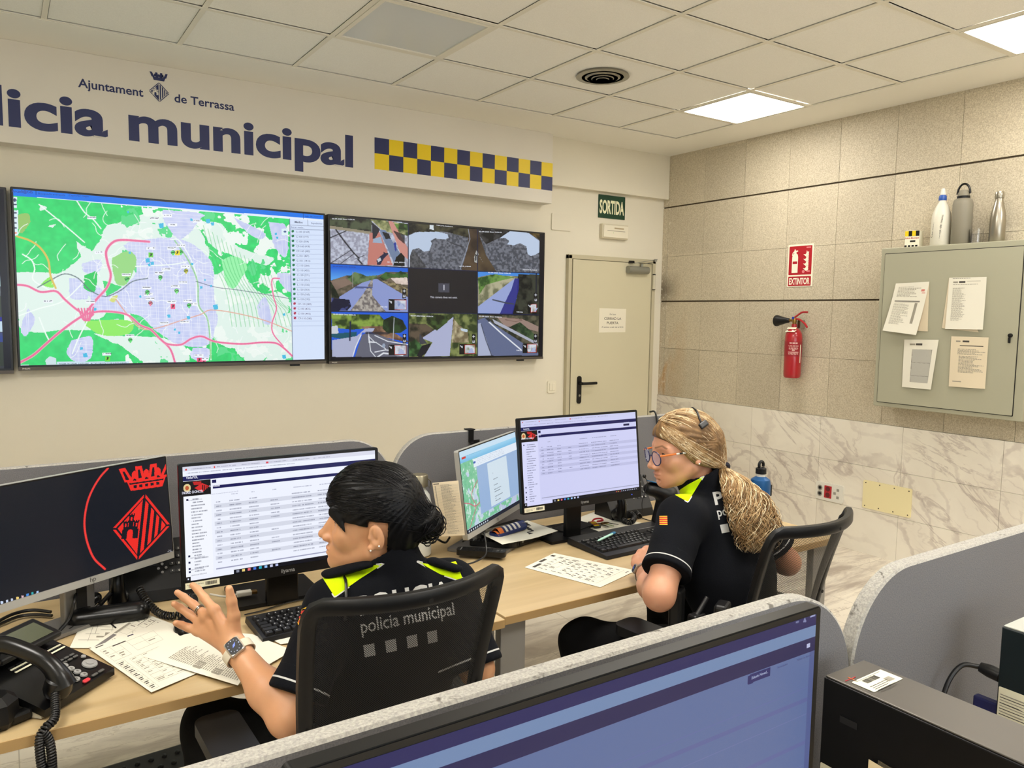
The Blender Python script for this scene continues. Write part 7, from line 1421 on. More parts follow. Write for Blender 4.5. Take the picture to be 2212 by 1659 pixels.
def person(cfg):
    P0 = V3(cfg['root']); root = thing('person', cfg['label'], 'person', tuple(P0)); fr = head_frame(cfg['head'], cfg['th'], cfg['pitch']); s = cfg['scale']
    J = {k: V3(v) for k, v in cfg['J'].items()}; off = -P0
    rel = lambda A: A+off
    # --- skin: head and neck, arms with hands, trunk under the shirt, all one mesh
    nb = J['neck']
    def f_head(P):
        L = to_local(fr, P)/s; d = head_sdf(L, cfg['nose'], 1, cfg['mouth'])*s
        return smin(d, sd_cap(P, to_world(fr, (-.026*s, 0, -.035*s)), nb, .047, .052), .022)
    lo, hi = box_of([to_world(fr, V3(c)*s) for c in ((-.11, -.09, -.12), (.125, .09, .13), (-.11, .09, .13), (.125, -.09, -.12), (-.11, .09, -.12), (.125, .09, .13))]+[nb], .012)
    V, F = sdf_mesh(f_head, lo, hi, .0022); parts = [(V, F, 0)]
    L = to_local(fr, V)/s; La = L.copy(); La[:, 1] = np.abs(La[:, 1])
    lip = np.maximum(-sd_ell(L, *LIPS[0]), -sd_ell(L, *LIPS[1]))-.0002; lip = np.where(L[:, 0] < .080, -1, lip); bp_ = np.stack([La[:, 1], La[:, 2]], 1); brow = -np.ones(len(V)); bl_ = [((.012, .0265), (.034, .0335)), ((.034, .0335), (.053, .0275))]
    for a_, b_ in bl_: a_, b_ = V3(a_), V3(b_); t_ = np.clip(((bp_-a_)@(b_-a_))/((b_-a_)@(b_-a_)), 0, 1); brow = np.maximum(brow, .0024-np.linalg.norm(bp_-a_-t_[:, None]*(b_-a_), axis=1))
    brow = np.where(La[:, 0] > .04, brow, -1)
    al, ab = [lip], [brow]
    for side in 'LR':
        S_, E_, W_ = J['S'+side], J['E'+side], J['W'+side]; H = cfg['hand'+side]; kn = H['kn']; fg = H['fg']; tb = H['th']
        m1 = S_*.5+E_*.5; m2 = E_*.62+W_*.38
        def f_arm(P, S_=S_, E_=E_, W_=W_, kn=kn, fg=fg, tb=tb, m1=m1, m2=m2):
            ar = cfg.get('armr', 1.0); d = limb(P, [S_, m1, E_, m2, W_], [.048*ar, .043*ar, .035*ar, .036*ar, .0245], .03)
            return smin(d, hand_sdf(P, W_, kn, fg, tb, None), .014)
        lo, hi = box_of([S_, E_, W_]+[p for q in fg for p in q]+list(tb)+list(kn), .06); V, F = sdf_mesh(f_arm, lo, hi, .0028 if side == 'L' else .004); parts.append((V, F, 0)); al.append(np.full(len(V), -1.)); ab.append(np.full(len(V), -1.))
    mid = (J['SL']+J['SR'])/2; pv = J['pelvis']; up = unit(mid-pv); lat = unit(J['SR']-J['SL']); fw = unit(np.cross(up, lat)); fw = -fw if fw@to_world(fr, (1, 0, 0))-fw@fr[0] < -5 else fw
    R = np.stack([lat, fw, up], 1)
    def trunk(P, g=0.0, scale=1.0):
        ch = mid-up*.13+fw*.005; wa = mid*.42+pv*.58; sh = scale
        d = sd_ell(P, ch, ((.168+g)*sh, (.108+g)*sh, .185+g), R); d = smin(d, sd_cap(P, J['SL'], J['SR'], .056*sh+g), .07); d = smin(d, sd_ell(P, wa, (.138*sh+g, .098*sh+g, .16+g), R), .07)
        d = smin(d, sd_ell(P, pv, (.175*sh+g, .135*sh+g, .125+g), R), .07); return smin(d, sd_cap(P, nb, mid+up*.01, .052+g*.3, .085+g), .05)
    lo, hi = box_of([mid, pv, J['SL'], J['SR']], .2); V, F = sdf_mesh(lambda P: trunk(P, -.014), lo, hi, .012); parts.append((V, F, 0)); al.append(np.full(len(V), -1.)); ab.append(np.full(len(V), -1.))
    parts = [(rel(V), F, k) for V, F, k in parts]
    np_mesh('body', parts, [cfg['skin']], root, {'lip': np.concatenate(al), 'brow': np.concatenate(ab)})
    # --- eyes
    for sy in (-1, 1):
        c = V3(EYEC)*V3((1, sy, 1)); b = MB(); rr = .0126*s; Mx = Matrix.Identity(4)
        ax = unit(fr[1]@V3((1, sy*-.12, -.05))); ay = unit(np.cross([0, 0, 1], ax)); az = np.cross(ax, ay)
        Mx = basis(rel(to_world(fr, c*s)), ay, az, ax)
        prof = [(rr*math.sin(a), rr*math.cos(a)) for a in np.linspace(0, PI, 18)]
        b.lathe(prof[::-1], mat('eye_white', (226, 220, 212), .15), 20, Mx); b.lathe([(0, rr+.0004), (.0055*s, rr*.905+.0006)][::-1], mat('eye_iris', (66, 44, 28), .1), 18, Mx); b.lathe([(0, rr+.0007), (.0026*s, rr*.98+.0006)][::-1], mat('eye_pupil', (6, 5, 5), .05), 14, Mx); b.build('eye', root)
        pts = [rel(to_world(fr, V3((.0672+.0137*math.cos(a)*math.cos(.30), sy*(.0315+.0137*math.sin(a)), .0055+.0048*math.cos(a*1.3)))*s)) for a in np.linspace(-.75, .95, 10)]
        b = MB(); b.tube(pts, [.0006]+[.0011]*8+[.0007], MBK, 6); b.build('eyelashes', root)
    # --- polo shirt
    nm = unit(to_world(fr, (0, 0, -.05))-nb) ; ca = unit(mid+up*.12-mid+up*.0); ax_c = unit(to_world(fr, (-.03, 0, -.05))-nb)
    def folds(P): 
        q = (P-pv)@R; return .0035*np.sin(q[..., 2]*38+q[..., 0]*14+3*np.sin(q[..., 0]*9))*np.clip((.30-q[..., 2])*5, 0, 1)+.0018*np.sin(q[..., 2]*21-q[..., 0]*33)
    def f_shirt(P):
        d = trunk(P, .008, cfg.get('wide', 1.0))+folds(P)
        for side in 'LR':
            S_, E_ = J['S'+side], J['E'+side]; v = unit(E_-S_); ln = cfg['sleeve']; sl = sd_cap(P, S_+v*0-v*.0, S_+v*(ln+.03), .058*cfg.get('armr', 1), .058*cfg.get('armr', 1)+.006)+.002*np.sin((P-S_)@v*60)
            hem = (P-S_)@v-ln; sl = smax(sl, hem, .004); d = smin(d, sl, .03)
        q = P-nb; h = q@ax_c; rad = np.linalg.norm(q-h[..., None]*ax_c, axis=-1); col = smax(np.abs(rad-(.060+.10*np.clip(h-.03, 0, .1)))-.0042, np.abs(h-.046)-.034, .004)
        d = smin(d, col, .010); low = -((P-pv)@up+.10); return smax(d, low, .01)
    lo, hi = box_of([J['SL']+unit(J['EL']-J['SL'])*(cfg['sleeve']+.02), J['SR']+unit(J['ER']-J['SR'])*(cfg['sleeve']+.02), J['SL'], J['SR'], pv, mid, nb+ax_c*.06], .0); lo -= .075; hi += .075; lo = np.minimum(lo, pv-.21); hi = np.maximum(hi, pv+V3((.21, .15, .0)))
    V, F = sdf_mesh(f_shirt, lo, hi, .0052); bvh = BVHTree.FromPolygons([tuple(v) for v in V], [tuple(int(i) for i in f) for f in F])
    neon = np.full(len(V), -1.); pipe = np.full(len(V), -1.); hem = np.full(len(V), 1.)
    for side in 'LR':
        S_, E_ = J['S'+side], J['E'+side]; v = unit(E_-S_); h = (V-S_)@v; rad = np.linalg.norm((V-S_)-h[:, None]*v, axis=1)
        near = (rad < .085) & (h > cfg['sleeve']-.05); hem = np.where(near, h-(cfg['sleeve']-.020), hem)
    eye = V3((0, 0, HC))
    for poly, pedge in cfg['neon']:
        pts = [wrap(bvh, eye, unit(ray(*p_))) for p_ in poly]; pts = [p_ for p_ in pts if p_ is not None]
        if len(pts) < 3: continue
        c = np.mean(pts, 0); Q_ = V-eye; dp = Q_@CF; P2 = np.stack([Q_@CR/dp, -(Q_@CU)/dp], 1); sdp = poly_sd(P2, [((a_-1106)/FPX, (b__-829.5)/FPX) for a_, b__ in poly])*dp
        sdp = np.where((np.linalg.norm(V-c, axis=1) < .2) & (dp < (c-eye)@CF+.12), sdp, -1)
        neon = np.maximum(neon, sdp); a, b_ = pts[pedge[0]], pts[pedge[1]]; ab_ = b_-a; t = np.clip(((V-a)@ab_)/(ab_@ab_), 0, 1); pipe = np.maximum(pipe, .010-np.linalg.norm(V-a-t[:, None]*ab_, axis=1))
    np_mesh('polo_shirt', [(rel(V), F, 0)], [SHIRT], root, {'neon': neon, 'pipe': pipe, 'hem': hem})
    # --- print on the back, following the cloth
    def stick(Vt, Ft, M, m_, name, lift=.0012, span=.25):
        bm = bmesh.new(); vs = [bm.verts.new(v) for v in Vt]
        for f in Ft:
            try: bm.faces.new([vs[i] for i in f])
            except ValueError: pass
        bmesh.ops.triangulate(bm, faces=bm.faces[:]); mx = .006
        for _ in range(4):
            lg = [e for e in bm.edges if e.calc_length() > mx]
            if not lg: break
            bmesh.ops.subdivide_edges(bm, edges=lg, cuts=1)
        bmesh.ops.triangulate(bm, faces=bm.faces[:]); z = V3(M.to_3x3().col[2]); ok = {}
        for v in bm.verts: o = V3(M @ v.co)+z*span; h_ = bvh.ray_cast(Vector(o), Vector(-z)); ok[v] = h_[0] is not None; v.co = Vector(V3(h_[0])+z*lift+off) if h_[0] is not None else v.co
        bmesh.ops.delete(bm, geom=[v for v in bm.verts if not ok[v]], context='VERTS'); me = bpy.data.meshes.new(name); bm.to_mesh(me); bm.free(); me.materials.append(m_); new_obj(name, me, root)
    def view_M(o_px, r_px):
        a, c = wrap(bvh, eye, unit(ray(*o_px))), wrap(bvh, eye, unit(ray(*r_px))); n_ = -unit(ray(*o_px)); x_ = unit(c-a); x_ = unit(x_-n_*(x_@n_)); k_ = np.linalg.norm(c-a)
        return basis(a+n_*.0, x_, np.cross(n_, x_), n_)
    M = view_M(*cfg['print']); mb = MB(); w_ = cfg['pw']; text(mb, 'POLICIA', WPRINT, Matrix.Identity(4), w=w_, h=w_*.19, x=0, y=w_*.175, bold=.03); text(mb, 'policia municipal', WPRINT, Matrix.Identity(4), w=w_, h=w_*.135, x=0, y=0, bold=.012)
    for k in range(4): x = k*w_*.222; mb.flat([(x, -w_*.24, 0), (x+w_*.11, -w_*.24, 0), (x+w_*.11, -w_*.12, 0), (x, -w_*.12, 0)], WPRINT)
    stick(mb.v, mb.f, M, WPRINT, 'back_print')
    for nm_, m_, rng_ in (('flag_patch', FLY, None), ('flag_stripes', FLR, 1)):
        Mf = view_M(*cfg['flag'][:2]); w2, h2 = cfg['flag'][2]; q = MB()
        if rng_ is None: q.flat([(-w2/2, -h2/2, 0), (w2/2, -h2/2, 0), (w2/2, h2/2, 0), (-w2/2, h2/2, 0)], m_)
        else:
            for k in range(4): y = -h2/2+h2*(2*k+1)/9; q.flat([(-w2/2, y, 0), (w2/2, y, 0), (w2/2, y+h2/9, 0), (-w2/2, y+h2/9, 0)], m_)
        stick(q.v, q.f, Mf, m_, nm_, .0012 if rng_ is None else .0020, .10)
    # shoulder loops
    for a, b_, wd in cfg['loops']:
        pa, pb = wrap(bvh, eye, unit(ray(*a))), wrap(bvh, eye, unit(ray(*b_)))
        if pa is None or pb is None: continue
        V, F = sdf_mesh(lambda P: sd_ecap(P, pa+V3((0, 0, .006)), pb+V3((0, 0, .004)), wd, wd*.9, (0, 0, 1), .45), *box_of([pa, pb], wd+.02), .004); np_mesh('shoulder_loop', [(rel(V), F, 0)], [SHIRT], root, {'neon': np.full(len(V), -1.), 'pipe': np.full(len(V), -1.), 'hem': np.full(len(V), 1.)})
    # --- trousers, belt and shoes
    KL, KR, AL, AR = J['KL'], J['KR'], J['AL'], J['AR']
    def f_tr(P):
        d = sd_ell(P, pv-V3((0, 0, .02)), (.185, .15, .12)); 
        for s_, K, A_ in ((-1, KL, AL), (1, KR, AR)): hp = pv+lat*(.085*s_)+V3((0, 0, -.02)); d = smin(d, limb(P, [hp, K, A_], [.098, .070, .048], .03), .04)
        return d+.003*np.sin(P[..., 0]*40+P[..., 2]*30)*np.sin(P[..., 1]*35)
    V, F = sdf_mesh(f_tr, *box_of([pv, KL, KR, AL, AR, pv-V3((.1, .1, 0)), pv+V3((.1, 0, .05))], .12), .009); np_mesh('trousers', [(rel(V), F, 0)], [TROUS], root)
    for A_ in (AL, AR): V, F = sdf_mesh(lambda P: smax(sd_ecap(P, A_+V3((0, -.03, -.04)), A_+V3((0, .13, -.055)), .046, .040, (0, 0, 1), .8), .0-P[..., 2]+.002, .006), A_-.12, A_+V3((.12, .22, .08)), .006); np_mesh('shoe', [(rel(V), F, 0)], [MATS['handset_black']], root)
    b = MB(); b.tube([rel(pv+up*.105+R@V3((.178*math.cos(a), .135*math.sin(a), 0))) for a in np.linspace(0, 2*PI, 28)[:-1]], .012, BLK, 8, closed=True); b.build('belt', root)
    return root, fr, s, J, rel, bvh, lat, fw, up
def D_(u, v, d): return V3(atd(u, v, d))
# ------------------------------------------------------------------ woman with the dark bun
kA = [D_(463, 1318, 1.670), D_(446, 1330, 1.690), D_(434, 1344, 1.700), D_(428, 1362, 1.700)]
fA = [[kA[0], D_(441, 1291, 1.685), D_(427, 1273, 1.695), D_(416, 1264, 1.695)], [kA[1], D_(418, 1306, 1.705), D_(397, 1290, 1.710), D_(383, 1280, 1.705)],
      [kA[2], D_(409, 1327, 1.715), D_(389, 1313, 1.715), D_(376, 1304, 1.705)], [kA[3], D_(407, 1356, 1.705), D_(392, 1350, 1.700), D_(380, 1346, 1.690)]]
tA = [D_(505, 1378, 1.655), D_(505, 1330, 1.650), D_(500, 1298, 1.645), D_(495, 1272, 1.640)]
WR = D_(940, 1330, 2.02); kR = [WR+V3((.00+.0*k, .085, -.01))+V3((-.028+.019*k, 0, 0)) for k in range(4)]; fR = [[k_, k_+V3((0, .035, -.004)), k_+V3((0, .058, -.016)), k_+V3((0, .072, -.03))] for k_ in kR]
SKA = skin('skin_tan', (200, 146, 106), (214, 160, 120), (176, 96, 84), (40, 28, 24))
A = dict(root=(.66, 1.50, 0), label='dark haired woman in black police polo seated with raised left hand, seen from behind', head=D_(807, 1136, 1.71), th=-.02, pitch=-.09, scale=.985, nose=1.01, mouth=.0024, skin=SKA, armr=.97, wide=1.0, sleeve=.185,
    J=dict(neck=D_(868, 1250, 1.72), SL=D_(722, 1314, 1.655), SR=D_(972, 1270, 1.80), EL=D_(622, 1550, 1.545), WL=D_(512, 1404, 1.64), ER=D_(1030, 1445, 1.74), WR=WR, pelvis=(.70, 1.63, .575), KL=(.40, 1.92, .55), KR=(.80, 2.0, .55), AL=(.42, 1.98, .10), AR=(.82, 2.05, .10)),
    handL=dict(kn=kA, fg=fA, th=tA), handR=dict(kn=kR, fg=fR, th=[WR, WR+V3((-.035, .04, 0)), WR+V3((-.045, .07, 0)), WR+V3((-.045, .095, 0))]),
    neon=[([(696, 1247), (760, 1228), (828, 1218), (775, 1252), (723, 1289)], (2, 4)), ([(902, 1213), (940, 1222), (985, 1212), (1002, 1257), (950, 1240)], (3, 0))],
    pw=.205, print=((781, 1368), (860, 1352)), flag=((655, 1334), (668, 1328), (.028, .034)), loops=[((712, 1236), (792, 1222), .020), ((935, 1218), (985, 1232), .018)])
rA = person(A); root, fr, s, J, rel, bvh, lat, fw, up = rA
HD = hairmat('hair_black', (4, 4, 5), (10, 9, 11), .42); HD2 = hairmat('hair_black_sheen', (9, 8, 10), (18, 16, 18), .38)
def f_hairA(P):
    L = to_local(fr, P)/s; X, Y, Z = L[..., 0], L[..., 1], L[..., 2]; ay = np.abs(Y)
    d = smin(sd_ell(L, (-.016, 0, .046), (.098, .083, .100)), sd_ell(L, (.036, 0, .052), (.072, .070, .084)), .03); d = smin(d, sd_ell(L, (-.052, 0, -.004), (.052, .062, .064)), .03)
    d = d+.0012*np.sin(np.arctan2(Z-.12, X+.11)*60+6*np.sin(Y*40))
    # hairline: fringe above the brows, lock before the ear, clear of the ear
    edge = np.where(X > .050, .050-(.110-X)*.48, np.where(X > .002, .021-(.050-X)*.10, np.where(X > -.041, .031, -.072+(X+.041)*-.3)))
    cut = (edge-Z)*.8; d = smax(d, cut, .004)
    lock = sd_ecap(L, (.078, .062, .040), (.048, .0765, .002), .014, .002, (0, 1, 0), .45); d = smin(d, lock, .006)
    lockr = sd_ecap(L, (.078, -.062, .040), (.048, -.0765, .002), .014, .002, (0, 1, 0), .45); d = smin(d, lockr, .006)
    bl = (D_(910, 1128, 1.70)-fr[0])@fr[1]/s
    bun = sd_ell(L, bl, (.040, .042, .041))+.004*np.sin(L[..., 0]*130+L[..., 2]*70)*np.sin(L[..., 2]*120+L[..., 1]*60); b2 = sd_ell(L, (D_(942, 1132, 1.71)-fr[0])@fr[1]/s, (.018, .024, .028))+.003*np.sin(L[..., 0]*200)*np.sin(L[..., 2]*180)
    d = smin(d, sd_cap(L, (-.080, 0, .0), bl, .034, .022), .02); return smin(d, smin(bun, b2, .012), .008)*s
lo, hi = box_of([to_world(fr, V3(c)*s) for c in ((-.13, -.1, -.11), (.12, .1, .15), (-.13, .1, .15), (.12, -.1, -.11))]+[D_(960, 1128, 1.71)], .03); V, F = sdf_mesh(f_hairA, lo, hi, .0028); np_mesh('hair', [(rel(V), F, 0)], [HD], root)
hb = BVHTree.FromPolygons([tuple(v) for v in V], [tuple(int(i) for i in f) for f in F])
def cap_paths(fr, s, hb, starts, end, n=16, lift=.0012, jit=.004, seed=1):
    """strands combed over the head from start points to the gathering point, laid on the hair surface"""
    rs = np.random.RandomState(seed); out = []; c0 = V3((-.012, 0, .03))
    for st in starts:
        e = V3(end)+rs.normal(0, .007, 3); ang = []
        for t in np.linspace(0, 1, n):
            q = V3(st)*(1-t)+e*t; dr = q-c0; dr = dr/np.linalg.norm(dr); o = to_world(fr, (c0+dr*.3)*s); w_ = unit(fr[1]@dr); h = hb.ray_cast(Vector(o), Vector(-w_))
            p_ = V3(h[0]) if h[0] is not None else to_world(fr, q*s); ang.append(p_+w_*(lift+.0008*math.sin(t*7+rs.uniform(0, .4))))
        out.append(ang)
    P = np.array(out); P[:, 1:-1] = (P[:, :-2]+2*P[:, 1:-1]+P[:, 2:])/4; return P
rs = np.random.RandomState(3); bl = (D_(884, 1118, 1.69)-fr[0])@fr[1]/s
st = [(.095*math.cos(a)*.95, .082*math.sin(a), .040+.05*rs.rand()) for a in rs.uniform(-1.3, 1.55, 260)]+[(rs.uniform(-.02, .08), rs.uniform(-.03, .06), .12) for _ in range(140)]
strands('hair_strand_layer', rel(cap_paths(fr, s, hb, st, bl, lift=.0006)), .0007, [HD, HD2, HD2], root, 2)
bc = D_(918, 1130, 1.705); K = []
for k in range(60):
    a0, r0, tl = rs.uniform(0, 6.3), rs.uniform(.030, .046), rs.normal(0, 1, 3); ax = unit(tl); e1 = unit(np.cross(ax, [0, .3, 1])); e2 = np.cross(ax, e1)
    K.append([bc+(e1*math.cos(a0+t)+e2*math.sin(a0+t))*r0*(1+.08*math.sin(5*t))+ax*.012*math.sin(t) for t in np.linspace(0, 3.6, 18)])
strands('bun_curls', rel(np.array(K)), .0014, [HD, HD2], root, 4)
# her ear studs
t = thing('earring', 'small pearl ear studs of the woman with the bun', 'earring', tuple(to_world(fr, V3((-.002, .087, -.034))*s))); b = MB(); o_ = V3(t.location)
for p_ in ((-.010, .0880, -.029), (-.027, .0865, -.018)): q = Vector(to_world(fr, V3(p_)*s)-o_); b.lathe([(.0022*math.sin(a), .0022*math.cos(a)) for a in np.linspace(PI, 0, 8)], mat('pearl', (236, 232, 226), .15), 10, Matrix.Translation(q))
b.build('stud', t)
# smartwatch with pale band
def watch(name, label, wr, ax, face, band_m, r1, case_w, case_m, metal=False):
    ax = unit(ax); n = V3(face); n = unit(n-ax*(n@ax)); s_ = np.cross(ax, n); t = thing(name, label, 'watch', tuple(wr)); b = MB(); w_ = .020; V = []; F = []; N_ = 36
    for i in range(N_):
        a = 2*PI*i/N_; d = n*math.cos(a)*r1*.90+s_*math.sin(a)*r1*1.08
        for (dr, dx) in ((0, -w_/2), (.0025, -w_/2), (.0025, w_/2), (0, w_/2)): V.append(Vector(d*(1+dr/r1)+ax*dx*(1 if not metal else .8)))
    for i in range(N_):
        j = (i+1) % N_
        for k in range(4): F.append((i*4+k, i*4+(k+1) % 4, j*4+(k+1) % 4, j*4+k))
    b.add(V, F, band_m, None, True); b.build('band', t); M = basis(n*(r1*.90), s_, ax, n); b = MB(); b.box((0, 0, .004), (case_w, case_w*1.15, .0105), case_m, .004, M, 3); c = b.build('case', t)
    b = MB(); b.prism(rrect(case_w*.86, case_w*1.02, .007), .0008, mat('watch_glass', (5, 5, 8), .35, spec=.2), M, .0092); b.build('watch_face', t)
    b = MB(); rs = random.Random(1)
    for k in range(12): a = k*PI/6; b.prism(circle(.0008 if k % 3 else .0013, 8, .0115*math.cos(a), .0135*math.sin(a)), .0003, emit('watch_mark', (200, 210, 240), .8), M, .0101)
    b.prism([(-.004, -.003), (.002, -.001), (.006, .006), (-.001, .003)], .0003, emit('watch_blue', (90, 130, 255), .9), M, .0101); b.build('dial', t); return t
ax = unit(J['WL']-J['EL']); watch('wristwatch', 'square smartwatch with dark face and cream band on the raised left wrist', J['WL']+ax*-.008, ax, D_(500, 1392, 1.2)-J['WL'], mat('band_cream', (222, 212, 190), .55), .0285, .033, mat('case_alu', (206, 196, 180), .3, .6))
t = thing('finger_ring', 'thin metal ring on the raised left hand', 'ring', tuple(kA[1]*.45+fA[1][1]*.55)); rx = unit(fA[1][1]-kA[1]); e1 = unit(np.cross(rx, [0, 0, 1])); e2 = np.cross(rx, e1); b = MB()
for k in (-1, 1): b.tube([Vector(rx*(.0018*k)+(e1*math.cos(a)+e2*math.sin(a))*.0108) for a in np.linspace(0, 2*PI, 20)[:-1]], .0012, STEEL, 6, closed=True)
b.build('band', t)
t = thing('headset_cable', 'black cable hanging over the left shoulder of the woman with the bun', 'cable', tuple(D_(742, 1238, 1.62))); b = MB(); P_ = []
for (u, v) in ((738, 1236), (746, 1252), (748, 1275), (747, 1305), (746, 1340)):
    h = wrap(bvh, V3((0, 0, HC)), unit(ray(u, v))); P_.append(h-unit(ray(u, v))*.006 if h is not None else D_(u, v, 1.5))
b.tube([p_-Vector(t.location) for p_ in smoothpath(P_, 5)], .0032, CORD, 8); b.build('lead', t)
# ------------------------------------------------------------------ blonde woman with glasses
WB = D_(1390, 1236, 2.40); kB = [D_(1376, 1205, 2.445), D_(1384, 1195, 2.465), D_(1396, 1188, 2.485), D_(1410, 1184, 2.50)]
dn = V3((0, 0, -.022)); fB = [[k_, k_+V3((.020, .020, -.012)), k_+V3((.030, .004, -.030)), k_+V3((.022, -.012, -.034))] for k_ in kB]
WB2 = V3((2.03, 1.90, .80)); kB2 = [WB2+V3((-.045+.02*k, .075, -.008)) for k in range(4)]; fB2 = [[k_, k_+V3((-.006, .032, -.004)), k_+V3((-.01, .050, -.018)), k_+V3((-.012, .058, -.030))] for k_ in kB2]
SKB = skin('skin_rosy', (204, 146, 114), (216, 160, 128), (190, 118, 104), (140, 100, 70))
B = dict(root=(1.80, 1.48, 0), label='blonde woman with glasses and long ponytail in black police polo, seated at the right desk', head=D_(1474, 972, 2.33), th=-.24, pitch=.16, scale=.97, nose=1.0, mouth=.0012, skin=SKB, armr=1.08, wide=1.04, sleeve=.175,
    J=dict(neck=D_(1518, 1068, 2.36), SL=D_(1472, 1122, 2.22), SR=D_(1606, 1098, 2.50), EL=D_(1424, 1285, 2.08), WL=WB, ER=D_(1700, 1214, 2.52), WR=WB2, pelvis=(1.84, 1.47, .575), KL=(1.47, 1.80, .565), KR=(1.98, 1.95, .56), AL=(1.50, 1.86, .10), AR=(2.0, 2.02, .10)),
    handL=dict(kn=kB, fg=fB, th=[WB, D_(1372, 1218, 2.43), D_(1372, 1208, 2.46), D_(1378, 1206, 2.49)]), handR=dict(kn=kB2, fg=fB2, th=[WB2, WB2+V3((-.04, .03, -.01)), WB2+V3((-.055, .055, -.02)), WB2+V3((-.055, .075, -.03))]),
    neon=[([(1455, 1067), (1487, 1046), (1520, 1029), (1503, 1057), (1486, 1084)], (2, 4))],
    pw=.200, print=((1551, 1116), (1606, 1106)), flag=((1433, 1124), (1441, 1124), (.022, .025)), loops=[])
rB = person(B); root, fr, s, J, rel, bvh, lat, fw, up = rB
HB = [hairmat('hair_blonde_%d' % k, a, c, .42) for k, (a, c) in enumerate((((96, 72, 46), (140, 108, 72)), ((160, 130, 90), (200, 172, 128)), ((130, 98, 62), (172, 138, 94)), ((208, 190, 154), (230, 214, 182))))]
bandp = D_(1560, 1008, 2.34); bdl = (bandp-fr[0])@fr[1]/s
def f_hairB(P):
    L = to_local(fr, P)/s; X, Y, Z = L[..., 0], L[..., 1], L[..., 2]
    d = sd_ell(L, (-.014, 0, .034), (.107, .086, .092)); d = smin(d, sd_ell(L, (-.050, .0, -.020), (.066, .080, .060)), .04); d = smin(d, sd_cap(L, (-.075, .01, .0), bdl, .062, .016), .035)
    d = d+.0016*np.sin(np.arctan2(Z-.02, X+.10)*34+8*np.sin(Y*30))
    line = .066-.62*(.098-X); line = np.where(X < .050, .036-1.30*(.050-X), line); line = np.where(X < .0, -.029-.45*(-X)*1.0, line); line = np.maximum(line, -.075)
    return smax(d, (line-Z)*.72, .005)*s
lo, hi = box_of([to_world(fr, V3(c)*s) for c in ((-.14, -.1, -.11), (.12, .1, .15), (-.14, .1, .15), (.12, -.1, -.11))]+[bandp], .03); V, F = sdf_mesh(f_hairB, lo, hi, .003); np_mesh('hair', [(rel(V), F, 0)], [HB[0]], root)
hb = BVHTree.FromPolygons([tuple(v) for v in V], [tuple(int(i) for i in f) for f in F]); rs = np.random.RandomState(8)
st = []
for _ in range(620):
    t = rs.rand(); x = .098-.12*t; z = (.066-.62*(.098-x) if x > .05 else .036-1.3*(.05-x)) if x > 0 else -.029+.45*x
    st.append((x, (.050+.030*min(1, t*2.2))*rs.uniform(.55, 1.0), z+.006+rs.rand()*.05))
st += [(rs.uniform(-.06, .085), rs.uniform(-.05, .035), .13) for _ in range(420)]
strands('hair_strand_layer', rel(cap_paths(fr, s, hb, st, bdl, n=18, lift=.0008, seed=5)), .0011, [HB[0], HB[1], HB[1], HB[2], HB[2], HB[3]], root, 6)
# ponytail falling over the back
ctrl = [(1560, 1008, 2.335, 6), (1580, 1030, 2.30, 24), (1602, 1060, 2.265, 36), (1618, 1094, 2.235, 46), (1632, 1128, 2.215, 50), (1638, 1160, 2.20, 46), (1636, 1192, 2.19, 36)]
def pony(n, wv, seed, endj=.5, amp=.014):
    rs = np.random.RandomState(seed); out = []
    for k in range(n):
        a, r = rs.uniform(0, 2*PI), math.sqrt(rs.rand()); ph, fq, le = rs.uniform(0, 6.3), rs.uniform(14, 22), rs.uniform(1-endj, 1.04); row = []
        for i, (u, v, d, wpx) in enumerate(ctrl):
            uu = math.cos(a)*r*wpx; dd = math.sin(a)*r*wpx*2.3/FPX*.42; row.append(D_(u+uu+(v-1100)*0, v-abs(uu)*.10*(1 if i > 1 else 0), d+dd))
        P = bez(np.array([row]), 30)[0]; m_ = int(30*min(1, le)); t = np.linspace(0, 1, 30); wave = amp*np.clip(t*2.5, 0, 1)
        P = P+np.stack([wave*np.sin(fq*t+ph), wave*.6*np.cos(fq*t*1.1+ph), wave*.4*np.sin(fq*t+ph*2)], 1)
        tt = np.linspace(0, m_-1, 30); i0 = np.clip(tt.astype(int), 0, 28); f = (tt-i0)[:, None]; out.append(P[i0]*(1-f)+P[i0+1]*f)
    return np.array(out)
strands('ponytail', rel(pony(1500, 1, 9)), .00125, [HB[0], HB[1], HB[2], HB[1], HB[3], HB[2]], root, 7)
b = MB(); tn = unit(D_(1580, 1030, 2.30)-bandp); e1 = unit(np.cross(tn, [0, 0, 1])); e2 = np.cross(tn, e1); b.tube([Vector(rel(bandp)+tn*.008+(e1*math.cos(a)+e2*math.sin(a))*.016) for a in np.linspace(0, 2*PI, 20)[:-1]], .0065, mat('hair_band', (30, 32, 48), .8), 8, closed=True); b.build('hair_band', root)
